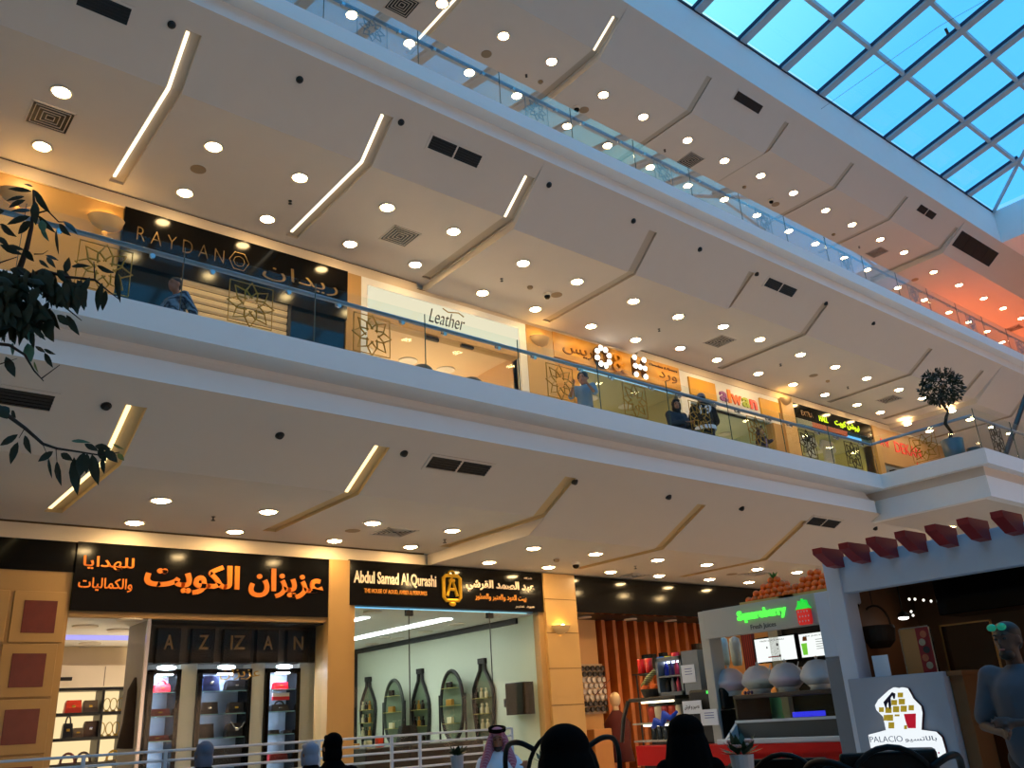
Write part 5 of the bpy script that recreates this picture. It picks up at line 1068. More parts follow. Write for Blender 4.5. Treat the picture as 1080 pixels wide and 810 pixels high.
board('tray_back', mat('dark_tray_back', rgb(50, 62, 66), .4), XK - .03, XK - .015, y0, y1, .8, 1.03, parent=t); board('tray_floor', mat('tray_floor_grey', rgb(80, 92, 96), .4), XK - .27, XK - .03, y0, y1, .801, .815, parent=t)
board('counter_lip', KRED, XK - .36, XK - .1, 5.5, 7.55, .70, .80, parent=kiosk)
board('blue_lamp', lamp('blue_freezer_lamp', (.05, .05, 1, 1), .9), XK + .3, XK + .4, K(868, 751, XK + .35).y, K(838, 751, XK + .35).y, 1.06, 1.12, 'glowing blue light bar inside the glass freezer', 'lamp')
DOM = glassmat('milky_dome', (.92, .95, 1, 1), 1.3, frost=.5)
for i, (px, py, cc, lb) in enumerate(((769, 712, rgb(200, 60, 120), 'pink'), (799, 706, rgb(205, 190, 110), 'cream yellow'), (828, 703, rgb(205, 130, 150), 'pale pink'), (861, 697, rgb(200, 215, 220), 'white'))):
    p = K(px, py, XK + .28); c = Vector((XK + .28, p.y, FRT)); s = thing('slush_dome', 'milky domed bowl with %s filling on the freezer' % lb, 'bowl', c, 'domed bowls on the freezer')
    mb = MB(); mb.lathe([(.13, .0), (.12, .03), (.15, .06)], c, 24); mb.build('foot', TRW, s, True)
    mb = MB(); mb.lathe([(.15, .06), (.215, .12), (.225, .16), (.21, .19), (.17, .27), (.10, .33), (.001, .35)], c, 28, cap=False); mb.build('dome', DOM, s, True)
    mb = MB(); mb.lathe([(.001, .065), (.14, .068), (.19, .12), (.16, .16), (.001, .19)], c, 20, cap=False); mb.build('filling', mat('slush_' + lb.replace(' ', '_'), cc, .4, var=.2, scale=20), s, True)
    mb = MB(); mb.ell(c + Vector((0, 0, .365)), .018, .018, .022, 8, 6); mb.build('knob', TRW, s)
    if i in (1, 2): mb = MB(); mb.tube([c + Vector((0, -.14, .2)), c + Vector((0, -.2, .34))], .008, 6); mb.build('scoop_handle', TRW, s)
mb = MB()
p = K(785, 724, XK + .02)
for q in range(3): mb = MB(); mb.ell((XK + .02, p.y - .05 * q, FRT + .022), .02, .02, .022, 8, 6); tag(mb.build('berry', mat('violet_berry', rgb(50, 40, 90), .4)), 'dark violet berry, ' + ORDN[q] + ' on the freezer edge between the domes', 'berry', 'berries on the freezer edge')
# till with green display, price sheets
p = K(747, 742, XK + .1); t = thing('cash_till', 'black cash till with a small green display on the juice counter', 'till', (XK + .2, p.y, .8))
board('body', BLACKM, XK + .02, XK + .42, p.y - .24, p.y + .22, .8, 1.2, parent=t, r=.02); q = K(750, 730, XK + .05)
board('head', BLACKM, XK + .05, XK + .3, p.y - .3, p.y + .28, 1.2, 1.46, parent=t, r=.03); q0 = K(745, 730, XK + .05); q1 = K(755, 729, XK + .05)
board('display', lamp('green_digits', (.1, 1, .15, 1), .9), XK + .044, XK + .052, q1.y, q0.y, q0.z - .02, q0.z + .018, parent=t)
board('till_plinth', BLACKM, XK + .02, XK + .42, p.y + .25, 8.38, .8, 1.12, 'black cabinet beside the till on the juice counter', 'cabinet', r=.01)
def sheet(xa, ya, xb, yb, X, label, lines, txt=None):
    a = K(xa, (ya + yb) / 2, X); b2 = K(xb, (ya + yb) / 2, X); zt = K((xa + xb) / 2, ya, X).z; zb = K((xa + xb) / 2, yb, X).z
    s = thing('price_sheet', label, 'sign', (X, (a.y + b2.y) / 2, zb)); board('paper', PAPER, X, X + .006, b2.y, a.y, zb, zt, parent=s); f2 = onX(X); w_ = a.y - b2.y
    if txt: lettering('writing', arabic(txt), BLACKM, -a.y + w_ * .1, -a.y + w_ * .9, zb + (zt - zb) * .32, zb + (zt - zb) * .72, f2, s, extrude=.002, offset=.01)
    for q in range(lines): mb = MB(); z = zt - (zt - zb) * (.25 + .15 * q); mb.prism([(-a.y + w_ * .25, z), (-a.y + w_ * .8, z), (-a.y + w_ * .8, z + .008), (-a.y + w_ * .25, z + .008)], 0, .002, f2); mb.build('line', mat('blue_ink', rgb(60, 70, 150), .6), s)
sheet(720, 739, 740, 753, XK - .02, 'white card with bold black handwriting on the juice counter', 0, '\u0639\u0635\u064A\u0631 \u0648 \u0641\u0631\u0634')
sheet(739, 748, 757, 765, XK - .06, 'white price sheet with blue lines on the juice counter', 3)
# drinks cooler, fruit basket, cups, cake case at the far end of the counter
YC = 8.62
def KB(px, py, X=XK + .1): return K(px, py, X)
a = KB(691, 692); b2 = KB(718, 690); zt = KB(704, 693).z; zb = KB(704, 734).z
t = thing('drinks_cooler', 'small grey glass-door drinks cooler on the cake case', 'cooler', (XK + .3, (a.y + b2.y) / 2, zb)); SGR = mat('cooler_grey', rgb(120, 124, 126), .4)
yA, yB = b2.y, a.y; 
for (u0, u1, v0, v1) in ((yA, yA + .04, zb, zt), (yB - .04, yB, zb, zt), (yA, yB, zb, zb + .05), (yA, yB, zt - .05, zt), (yA, yB, (zb + zt) / 2 - .01, (zb + zt) / 2 + .01)): board('frame', SGR, XK + .08, XK + .5, u0, u1, v0, v1, parent=t)
board('back', mat('cooler_inside', rgb(60, 64, 74), .5), XK + .48, XK + .5, yA, yB, zb, zt, parent=t); board('side_panel', SGR, XK + .08, XK + .5, yA - .30, yA - .02, zb, zt + .05, parent=t)
board('lamp', lamp('cooler_lamp', (.7, .8, 1, 1), 5), XK + .2, XK + .24, yA + .06, yB - .06, zt - .075, zt - .055, parent=t)
for i in range(6):
    yy = yB - .09 - (i % 3) * .095; z = (zb + zt) / 2 + .01 if i < 3 else zb + .05; c = Vector((XK + .2, yy, z)); mb = MB(); mb.lathe([(.03, 0), (.032, .02), (.032, .12), (.014, .16), (.014, .19), (.001, .19)], c, 10)
    tag(mb.build('drink_bottle', mat('drink_%d' % i, (rgb(40, 60, 190), rgb(60, 50, 120), rgb(210, 60, 100), rgb(30, 30, 34), rgb(150, 150, 150), rgb(220, 80, 110))[i], .3), None, True), '%s drink bottle on the %s shelf of the grey drinks cooler' % (('blue', 'violet', 'red', 'black', 'silver', 'pink')[i], 'upper' if i < 3 else 'lower'), 'bottle', 'bottles in the drinks cooler')
sheet(719, 701, 733, 720, XK + .07, 'white notice on the side of the drinks cooler', 3)
a = KB(657, 745); t = thing('cake_case', 'dark-framed curved glass cake case with lit shelves at the far end of the counter', 'display case', (XK + .3, 8.95, .0)); yA, yB = K(716, 770, XK).y, K(660, 770, XK).y; zt = zb
board('top', mat('dark_brown_top', rgb(44, 36, 24), .4), XK + .0, XK + .6, yA, yB - .1, zt - .05, zt, parent=t, r=.01); board('back', BLACKM, XK + .55, XK + .6, yA, yB, .0, zt - .05, parent=t); board('base', BLACKM, XK + .36, XK + .55, yA, yB, 0, .62, parent=t)
mb = MB(); mb.tube([(XK, yB - .1, zt - .03), (XK - .06, yB - .04, zt - .25), (XK - .1, yB, .85)], .03, 6); mb.build('frame', mat('dark_brown_top', rgb(44, 36, 24), .4), t)
mb = MB(); mb.quad((XK + .0, yA, zt - .05), (XK, yB - .1, zt - .05), (XK - .1, yB, .85), (XK - .1, yA, .85)); mb.build('glass', GLASS, t, fix=False)
z1 = K(690, 782, XK + .2).z; z2 = zt - .33
for z, nm in ((.86, 'lower'), (z2, 'upper')): board('shelf', mat('case_shelf', rgb(190, 190, 180), .3), XK + .02, XK + .54, yA + .02, yB - .12, z - .02, z, parent=t)
for k, z in enumerate((zt - .065, z2 - .035)): board('lamp', lamp('warm_case_lamp', (1, .85, .6, 1), 4), XK + .05, XK + .09, yA + .1, yB - .3, z - .012, z + .012, parent=t)
for i in range(5):
    yy = yB - .3 - .13 * i; c = Vector((XK + .25, yy, z2)); mb = MB(); mb.lathe([(.05, 0), (.055, .02), (.06, .17), (.06, .2), (.03, .21), (.001, .21)], c, 12)
    tag(mb.build('juice_cup', mat('juice_%d' % (i % 3), (rgb(190, 60, 40), rgb(220, 200, 170), rgb(150, 40, 40))[i % 3], .3), None, True), '%s juice cup, %s from the far end on the upper cake-case shelf' % (('red', 'cream', 'dark red')[i % 3], ORDN[i]), 'cup', 'juice cups in the cake case')
for i in range(6):
    yy = yB - .3 - .11 * i; c = Vector((XK + .25, yy, .86)); mb = MB(); mb.lathe([(.035, 0), (.035, .14), (.015, .17), (.015, .2), (.001, .2)], c, 10)
    tag(mb.build('glass_bottle', mat('dark_blue_glass', rgb(40, 46, 60), .2), None, True), 'dark blue bottle, %s from the far end on the lower cake-case shelf' % ORDN[i], 'bottle', 'bottles in the cake case')
p = K(702, 758, XK - .12); mb = MB(); mb.tube([(XK - .12, p.y + .24, p.z - .10), (XK - .15, p.y + .15, p.z - .03), (XK - .12, p.y + .06, p.z - .06), (XK - .15, p.y - .02, p.z + .05), (XK - .12, p.y - .1, p.z + .0), (XK - .13, p.y - .22, p.z + .08)], [.03, .055, .04, .06, .04, .02], 7); tag(mb.build('blue_cloth', mat('bright_blue_cloth', rgb(16, 70, 190), .7, var=.3), None, True), 'bright blue cloth draped on the cake case glass', 'cloth')
p = KB(681, 733); q = p.y; t = thing('fruit_basket', 'dark basket of oranges and a striped melon slice on the cake case', 'basket', (XK + .25, q, zt)); mb = MB(); mb.lathe([(.13, 0), (.17, .11), (.16, .11), (.12, .015)], (XK + .25, q, zt), 16); mb.build('basket', mat('grey_wicker', rgb(70, 62, 52), .7, var=.3, scale=40), t)
for i, (dy, dx) in enumerate(((.09, -.04), (-.09, -.05), (0, .06))):
    mb = MB(); mb.ell((XK + .25 + dx, q + dy, zt + .12), .065, .065, .06, 12, 8); tag(mb.build('orange', ORG_M, None, True), 'orange, %s in the dark basket beside the drinks cooler' % ('farthest one', 'nearest one', 'rear one')[i], 'orange')
mb = MB(); mb.tube([(XK + .2, q + .14, zt + .16), (XK + .2, q, zt + .25), (XK + .2, q - .13, zt + .35)], [.03, .05, .03], 10); tag(mb.build('melon', stripes('striped_melon', rgb(20, 30, 16), rgb(190, 190, 120), 14, 'Z', .5), None, True), 'striped melon leaning out of the fruit basket', 'melon')
# plastic jars on the cooler and behind
for i, (px, cc, nm) in enumerate(((675, rgb(214, 30, 30), 'red'), (683, rgb(216, 34, 34), 'second red'), (696.5, rgb(30, 110, 200), 'blue'), (704.5, rgb(170, 190, 40), 'lime'), (712, rgb(220, 30, 50), 'taller crimson'))):
    X_ = XK + .9; p = K(px, 690, X_); z = 1.78; h = .21 if i < 4 else .25; c = Vector((X_, p.y, z)); mb = MB(); mb.lathe([(.05, 0), (.055, .01), (.062, h), (.056, h), (.048, .012), (.001, .012)], c, 14, cap=False)
    tag(mb.build('tumbler', mat('tumbler_' + nm.replace(' ', '_'), cc, .25), None, True), nm + ' plastic tumbler on the rack above the drinks cooler', 'tumbler', 'coloured tumblers on the rack')
t = thing('tumbler_rack', 'thin dark rack shelf carrying coloured tumblers above the drinks cooler', 'rack', (XK + .9, 9.0, 0)); yA = K(718, 690, XK + .9).y; yB = K(668, 690, XK + .9).y
board('shelf', BLACKM, XK + .82, XK + .98, yA, yB, 1.765, 1.78, parent=t)
for y in (yA + .02, yB - .02): board('post', BLACKM, XK + .89, XK + .91, y - .01, y + .01, 0, 1.765, parent=t)
for i, px in enumerate((680, 686, 698)):
    p = K(px, 678, XK + 1.05); board('black_box', BLACK, XK + 1.0, XK + 1.1, p.y - .05, p.y + .05, 1.78, 2.06, ('first', 'second', 'third')[i] + ' black carton behind the coloured tumblers', 'carton')
    
board('carton_shelf', BLACKM, XK + .985, XK + 1.14, yA, yB, 1.755, 1.779, 'dark shelf plank behind the tumbler rack', 'shelf')
for y in (yA + .03, yB - .03): board('shelf_bracket', BLACKM, XK + 1.1, XK + 1.13, y, y + .02, 0, 1.755, 'thin post under the dark shelf plank, %s end' % ('near' if y < 9 else 'far'), 'post')

# ================================================================== waffle kiosk with red rafters
XP = 8.0
def P(px, py, X=XP): return atX(px, py, X)
PW = mat('kiosk_blue_white', rgb(196, 202, 214), .6, var=.02); PG = mat('kiosk_slate', rgb(112, 116, 122), .55, var=.03); RR = mat('rafter_red', rgb(140, 22, 26), .45, var=.1)
t = thing('waffle_kiosk', 'pale kiosk frame with one slanted-looking post, beam and low counter wall', 'kiosk', (XP, 4.0, 0))
board('post', PW, XP - .02, XP + .22, 4.70, 4.868, 0, 2.55, parent=t, r=.01)
board('beam', PW, XP, XP + .14, .5, 4.74, 2.19, 2.53, parent=t, r=.008)
board('counter_wall', mat('counter_pale_grey', rgb(150, 156, 168), .55, var=.02), XP - .06, XP + .12, 3.88, 4.80, 0, 1.40, parent=t, r=.01)
board('counter_top', mat('kiosk_brown_wood', rgb(120, 76, 40), .45, var=.1), XP + .0, XP + .9, 3.74, 3.875, 1.36, 1.40, parent=t)
board('counter_side', mat('kiosk_brown_wood', rgb(120, 76, 40), .45, var=.1), XP + .04, XP + .9, 3.76, 3.875, 0, 1.36, parent=t)
board('rear_wall', mat('kiosk_tan_wall', rgb(110, 70, 38), .6, var=.12), XP + 1.5, XP + 1.6, .5, 4.9, 0, 2.5, parent=t)
board('end_wall', mat('kiosk_tan_wall', rgb(110, 70, 38), .6, var=.12), XP + .22, XP + 1.5, 4.78, 4.88, 0, 2.5, parent=t)
board('roof', mat('kiosk_dark_roof', rgb(70, 54, 42), .7), XP + .14, XP + 1.6, .5, 4.9, 2.45, 2.5, parent=t)
board('side_panel', PG, XP + .0, XP + .3, 4.872, 5.03, 0, 1.61, parent=t, r=.006)
board('side_panel', PW, XP + .0, XP + .3, 4.872, 5.03, 1.615, 2.235, parent=t, r=.006)
bys = [K(px, py, XP).y for px, py in ((889.4, 589.4), (917, 583.5), (946, 577.3), (978, 571), (1008.7, 565), (1043, 558.2))]
stp = (bys[0] - bys[5]) / 5
for i in range(9):
    y = bys[0] - stp * i; mb = MB(); mb.prism([(XP + .02, 2.60), (XP + .02, 2.43), (XP - .16, 2.44), (XP - .36, 2.545), (XP - .36, 2.60)], y, y + .10, lambda u, v, w: Vector((u, w, v)))
    mb.build('rafter', RR, t)
# lit sign
cs = atX(957, 757, XP - .14); uy = -cs.y
g = thing('waffle_sign', 'backlit white house-shaped sign with a waffle and a red cup', 'sign', (XP - .12, cs.y, cs.z - .2)); f2 = onX(XP - .10)
WL = lamp('white_sign_face', (.90, .96, 1.0, 1), .92); SIDE = mat('dark_red_sign_side', rgb(70, 14, 18), .5)
def sp(px, py): q = atX(px, py, XP - .14); return (-q.y, q.z)
outl = [sp(*q) for q in ((934, 770), (931, 756), (924, 749), (922.5, 744), (926, 738), (937, 728), (942, 725), (947, 726), (950, 725), (955, 726), (958.5, 732), (961, 737), (969, 745), (970.5, 752), (969.5, 770), (985, 772), (991, 778), (995, 792), (996, 799), (989, 799), (986, 790), (982, 788), (918, 789), (915.5, 775))]
mb = MB(); mb.prism(outl, 0, .035, f2); mb.build('face', WL, g); mb = MB(); cx = sum(q[0] for q in outl) / len(outl); cz = sum(q[1] for q in outl) / len(outl)
mb.prism([(u, v) for u, v in outl], -.04, -.001, f2); mb.build('body', SIDE, g)
WG = mat('waffle_yellow', rgb(205, 170, 40), .5, emit=rgb(205, 170, 40), strength=.35); f3 = onX(XP - .136)
for (px, py, w_, h_) in ((929.5, 748.5, 5, 5), (937, 749, 6.5, 6), (945, 748, 6.5, 6.5), (953, 747.5, 6.5, 6.5), (961, 746.5, 5.5, 5.5), (938.5, 757, 6.5, 6.5), (940, 765, 6, 6.5), (943, 741, 6, 5.5), (951, 740, 6.5, 6), (949.5, 733, 5.5, 5), (955, 767, 3, 4), (933.5, 757, 3, 6), (946, 754.5, 5, 2)):
    a = sp(px - w_ / 2, py - h_ / 2); b2 = sp(px + w_ / 2, py - h_ / 2); c2 = sp(px + w_ / 2, py + h_ / 2); d2 = sp(px - w_ / 2, py + h_ / 2); mb = MB(); mb.prism([a, b2, c2, d2], 0, .004, f3); mb.build('waffle_square', WG, g)
SY = mat('syrup_navy', rgb(20, 18, 60), .4)
for poly in (((932, 740.5), (941, 730), (944.5, 731.5), (944, 737), (942.5, 737), (941.5, 733.5), (939.5, 736), (940, 745), (938.5, 748), (937.5, 745), (937, 740), (935.5, 743), (935, 748), (933.5, 745)),):
    mb = MB(); mb.prism([sp(*q) for q in poly], .004, .009, f3); mb.build('syrup', SY, g)
mb = MB(); mb.prism([sp(*q) for q in ((953.5, 753), (966, 752.5), (966, 768), (958, 768), (955.5, 761))], .004, .009, f3); mb.build('cup', mat('cup_red', rgb(220, 24, 50), .4, emit=rgb(220, 20, 50), strength=.4), g)
a, c2 = sp(918, 783), sp(951, 776); lettering('name', 'PALACIO', mat('sign_blue_ink', rgb(60, 90, 130), .5), a[0], c2[0], a[1], c2[1], f3, g, extrude=.003, offset=-.012)
a, c2 = sp(955, 783), sp(987, 776); lettering('name', arabic('\u0628\u0627\u0644\u0627\u062A\u0633\u064A\u0648'), mat('sign_blue_ink', rgb(60, 90, 130), .5), a[0], c2[0], a[1], c2[1], f3, g, extrude=.003)
a = sp(990, 794); mb = MB(); mb.prism([(a[0] - .006, a[1] - .006), (a[0] + .006, a[1] - .006), (a[0] + .006, a[1] + .006), (a[0] - .006, a[1] + .006)], 0, .004, f3); mb.build('pink_dot', mat('sign_pink', rgb(230, 40, 120), .4), g)
# things on and in the waffle kiosk
p = P(897, 631, XP + .3); g = thing('security_camera', 'grey dome camera under the end of the pale beam', 'camera', (p.x, p.y, 2.19)); mb = MB(); mb.bev(p.x - .1, p.x + .08, p.y - .1, p.y + .1, 2.36, 2.45, .02); mb.bev(p.x - .08, p.x + .06, p.y - .08, p.y + .08, 2.1, 2.36, .02); mb.build('housing', PW, g); mb = MB(); mb.ell((p.x, p.y, 2.09), .07, .07, .06); mb.build('dome', BLACK, g, True)
def PS(xa, ya, xb, yb, X): a = P(xa, (ya + yb) / 2, X); b2 = P(xb, (ya + yb) / 2, X); return b2.y, a.y, P((xa + xb) / 2, yb, X).z, P((xa + xb) / 2, ya, X).z
q = PS(953, 662, 984, 710, XP + .2); g = thing('menu_board', 'tan and red menu board with round food pictures on the waffle counter', 'menu board', (XP + .2, (q[0] + q[1]) / 2, 1.4)); ym = q[0] + (q[1] - q[0]) * .46
board('panel', mat('menu_tan', rgb(168, 118, 66), .5), XP + .2, XP + .22, ym, q[1], 1.401, q[3], parent=g); board('panel', mat('menu_red', rgb(132, 16, 26), .5), XP + .2, XP + .22, q[0], ym, 1.401, q[3], parent=g)
for (u0, u1, v0, v1) in ((q[0] - .012, q[0], 1.401, q[3]), (q[1], q[1] + .012, 1.401, q[3]), (q[0], q[1], q[3], q[3] + .012)): board('frame', CHROME, XP + .195, XP + .225, u0, u1, v0, v1, parent=g)
for i in range(5):
    z = 1.46 + (q[3] - 1.46) * (i + .1) / 5; mb = MB(); mb.lathe([(.001, 0), (.032, 0), (.028, .008), (.001, .008)], (XP + .19, (q[0] + ym) / 2 + (.015 if i % 2 else -.01), z), 14, 'X'); mb.build('food_picture', mat('food_pic_%d' % (i % 3), (rgb(150, 140, 120), rgb(170, 90, 60), rgb(40, 36, 36))[i % 3], .5, var=.4, scale=40), g)
q = PS(921, 691, 938, 713, XP + .1); board('notice', PAPER, XP + .1, XP + .108, q[0], q[1], 1.401, q[3], 'white paper notice standing on the pale counter wall', 'notice')
p = P(926, 668, XP + .5); g = thing('hanging_basket', 'dark brown basket hanging by a handle in the waffle kiosk', 'basket', (p.x, p.y, p.z)); mb = MB(); mb.lathe([(.09, -.14), (.15, -.08), (.17, .04), (.16, .07), (.14, .05), (.001, .0)], p, 18); mb.build('basket', mat('dark_wicker', rgb(44, 30, 20), .7, var=.4, scale=40), g); mb = MB(); mb.tube([p + Vector((0, .15 * math.cos(a), .07 + .2 * math.sin(a))) for a in [PI * i / 10 for i in range(11)]] , .012, 6); mb.tube([p + Vector((0, 0, .27)), Vector((p.x, p.y, 2.45))], .006, 5); mb.build('handle', BRN, g)
p = P(953, 651, XP + .8); shape = MB(); g = thing('kiosk_downlight', 'small bright white lamp in the dark waffle kiosk', 'lamp', p); shape.lathe([(.05, 0), (.06, .02), (.03, .05), (.006, .06), (.006, 2.45 - p.z)], p, 12); shape.build('shade', BLACKM, g); mb = MB(); mb.ell(p + Vector((0, 0, -.005)), .05, .05, .02); mb.build('bulb', lamp('kiosk_bulb', (1, .97, .9, 1), 7), g, True)
board('upper_cabinet', BLACK, XP + 1.0, XP + 1.5, .6, 4.3, 1.95, 2.44, 'long black upper cabinet inside the waffle kiosk', 'cabinet', r=.01)
board('rear_counter', mat('kiosk_brown_wood', rgb(120, 76, 40), .45, var=.1), XP + 1.0, XP + 1.5, .6, 4.7, 0, 1.1, 'brown wooden rear counter inside the waffle kiosk', 'counter', r=.01)
for i, (px, py) in enumerate(((959, 632), (965, 632), (974, 633), (982, 634), (961, 645), (963, 649))):
    p = P(px, py, XP + .985); mb = MB(); mb.ell(p, .008, .012, .012, 8, 6); tag(mb.build('fairy_light', lamp('tiny_bulb', (1, .95, .85, 1), 3)), 'tiny bright bulb, ' + ORDN[i] + ' on the black upper cabinet', 'light', 'tiny bulbs in the waffle kiosk')
q = PS(1003, 655, 1060, 780, XP + .35); g = thing('glass_screen', 'tall dark pane in a thin brass frame at the open kiosk side', 'screen', (XP + .35, (q[0] + q[1]) / 2, 0)); BRF = mat('thin_brass_frame', rgb(176, 124, 66), .35, .6)
zt = P(1003, 658, XP + .35).z
for (u0, u1, v0, v1) in ((q[1] - .014, q[1], 0, zt), (q[0], q[0] + .014, 0, zt), (q[0], q[1], zt - .014, zt)): board('frame', BRF, XP + .35, XP + .37, u0, u1, v0, v1, parent=g)
board('pane', glassmat('dark_pane', (.5, .42, .36, 1)), XP + .357, XP + .362, q[0] + .014, q[1] - .014, .01, zt - .014, parent=g)
# foreground tables, chairs and plants
CHB = mat('black_chair_paint', rgb(10, 10, 10), .5, var=.1, spec=.15)
def bistro_table(x, y, label, r=.36, h=.74):
    g = thing('bistro_table', label, 'table', (x, y, 0)); mb = MB(); mb.lathe([(r, h - .03), (r, h), (.001, h)], (x, y, 0), 28, cap=False); mb.lathe([(r, h - .03), (.001, h - .031)], (x, y, 0), 28, cap=False); mb.build('top', mat('dark_table_top', rgb(40, 34, 30), .3), g)
    mb = MB(); mb.lathe([(.035, .03), (.035, h - .03)], (x, y, 0), 12); mb.lathe([(.24, 0), (.24, .02), (.04, .05)], (x, y, 0), 20); mb.build('pedestal', CHB, g)
def pot_plant(px, pyt, D, zb, w, h, label, flowers=True, nl=26):
    p = atD(px, pyt, D); x, y = p.x, p.y; g = thing('potted_plant', label, 'plant', (x, y, zb)); mb = MB(); mb.lathe([(w * .38, 0), (w * .5, h), (w * .46, h), (w * .36, .02), (.001, .02)], (x, y, zb), 16); mb.build('pot', mat('white_flower_pot', rgb(190, 194, 200), .5), g)
    mb = MB(); rr = random.Random(int(px))
    for i in range(nl):
        a = rr.uniform(0, 2 * PI); e = rr.uniform(.1, 1.4); L_ = rr.uniform(.06, .12); b0 = Vector((x, y, zb + h)) + Vector((math.cos(a), math.sin(a), 0)) * w * .2; d = Vector((math.cos(a) * math.cos(e), math.sin(a) * math.cos(e), math.sin(e))); s = d.cross(Vector((0, 0, 1))).normalized() * L_ * .2
        mb.add([b0, b0 + d * L_ * .5 + s, b0 + d * L_, b0 + d * L_ * .5 - s], [(0, 1, 2), (0, 2, 3)])
    mb.build('leaves', mat('dark_plant_green', rgb(30, 56, 26), .5, var=.3), g, fix=False)
    if flowers:
        for i in range(4):
            a = i * 1.7; c = Vector((x + .045 * math.cos(a), y + .045 * math.sin(a), zb + h + .04 + .02 * (i % 2))); mb = MB()
            for k in range(5): mb.ell(c + Vector((.014 * math.cos(k * 1.26), .014 * math.sin(k * 1.26), 0)), .012, .012, .009, 6, 4)
            mb.build('flower', mat('dull_pink_flower', rgb(170, 130, 120), .6), g)
for (px, pyt, D, w, h, lb, fl, nl) in ((782, 796, 4.2, .115, .13, 'white pot with pale pink flowers in front of the juice kiosk', True, 30), (482, 797, 7.0, .11, .16, 'white pot with green leaves in front of the perfume shop', False, 26)):
    p = atD(px, pyt, D); bistro_table(p.x, p.y, 'small round table under the ' + lb.replace(' in front of', ' before').replace('with pale pink flowers', 'of flowers').replace('with green leaves', 'of leaves'), .34, p.z - h); pot_plant(px, pyt, D, p.z - h, w, h, lb, fl, nl)
p = atD(575, 806, 6.2); bistro_table(p.x, p.y, 'small round dark table in front of the man in a chequered headscarf', .32, p.z - .06); pot_plant(575, 806, 6.2, p.z - .06, .06, .06, 'low green plant on the table before the man in a chequered headscarf', False, 30)
def smooth_path(P, n=5):
    P = [Vector(p) for p in P]; out = []
    for i in range(len(P) - 1):
        a, b2, c, d = P[max(i - 1, 0)], P[i], P[i + 1], P[min(i + 2, len(P) - 1)]
        for k in range(n):
            t = k / n; out.append(.5 * ((2 * b2) + (c - a) * t + (2 * a - 5 * b2 + 4 * c - d) * t * t + (3 * b2 - a - 3 * c + d) * t ** 3))
    return out + [P[-1]]
def loop_chair(x, y, rot, label, top=.98, w=.23):
    g = thing('bentwood_chair', label, 'chair', (x, y, 0)); M = Matrix.Translation((x, y, 0)) @ Matrix.Rotation(rot, 4, 'Z'); f = lambda a, b2, c: M @ Vector((a, b2, c))
    mb = MB(); mb.lathe([(.21, .43), (.215, .45), (.2, .465), (.001, .465)], (x, y, 0), 24, cap=False); mb.lathe([(.21, .43), (.001, .43)], (x, y, 0), 24, cap=False); mb.build('seat', CHB, g)
    mb = MB(); mb.tube([f(-w * .8, .17, .45)] + [f(w * .9 * math.cos(a), .2 + .03 * math.sin(a), top - .28 + .28 * math.sin(a)) for a in [PI - PI * i / 14 for i in range(15)]] + [f(w * .8, .17, .45)], .014, 8); mb.build('back_arch', CHB, g, True)
    for s in (-1, 1): mb = MB(); mb.tube(smooth_path([f(s * w * .69, .225, top - .1), f(s * (w + .02), .19, top - .055), f(s * (w + .10), .06, top - .075), f(s * (w + .13), -.08, top - .2), f(s * (w + .10), -.16, top - .42), f(s * .17, -.14, .46)]), .017, 8); mb.build('arm', CHB, g, True)
    for a, b2 in ((-.15, -.15), (.15, -.15), (-.14, .15), (.14, .15)): mb = MB(); mb.tube([f(a, b2, .44), f(a * 1.25, b2 * 1.25, 0)], [.017, .013], 8); mb.build('leg', CHB, g)
    return g
# ================================================================== people
SKIN = mat('warm_skin', rgb(176, 124, 92), .55, var=.05); SKIND = mat('tan_skin', rgb(140, 92, 66), .55, var=.05)
HAIRB = mat('black_hair', rgb(18, 14, 12), .6, var=.3, scale=40); HAIRBR = mat('brown_hair', rgb(70, 40, 24), .6, var=.4, scale=40)
EYE_M = mat('eye_dark', rgb(24, 18, 16), .2); LIPM = mat('lip_tone', rgb(150, 84, 74), .5)
def fused(name, parts, m, parent, voxel=.014, smooth=6):
    """parts: tapered limbs (a, b, ra, rb), or ellipsoids (c, rx, ry, rz, M); fused into one continuous skin"""
    mb = MB()
    for p in parts:
        if len(p) == 4:
            a, b2, ra, rb = Vector(p[0]), Vector(p[1]), p[2], p[3]; d = (b2 - a); L_ = d.length; d = d.normalized() if L_ > 1e-6 else Vector((0, 0, 1))
            pts = []; rs = []
            for i in range(4): t = i / 4 * PI / 2; pts.append(a - d * ra * math.cos(t)); rs.append(max(.0008, ra * math.sin(t)))
            pts += [a, b2]; rs += [ra, rb]
            for i in range(1, 5): t = PI / 2 - i / 4 * PI / 2; pts.append(b2 + d * rb * math.cos(t)); rs.append(max(.0008, rb * math.sin(t)))
            mb.tube(pts, rs, 12)
        else: mb.ell(p[0], p[1], p[2], p[3], 18, 12, p[4])
    o = mb.build(name, m, parent)
    md = o.modifiers.new('r', 'REMESH'); md.mode = 'VOXEL'; md.voxel_size = voxel
    ms = o.modifiers.new('s', 'SMOOTH'); ms.iterations = smooth; ms.factor = .5
    dg = bpy.context.evaluated_depsgraph_get(); me = bpy.data.meshes.new_from_object(o.evaluated_get(dg)); old = o.data; o.modifiers.clear(); o.data = me; bpy.data.meshes.remove(old); me.shade_smooth(); me.name = name
    if not me.materials: me.materials.append(m)
    return o
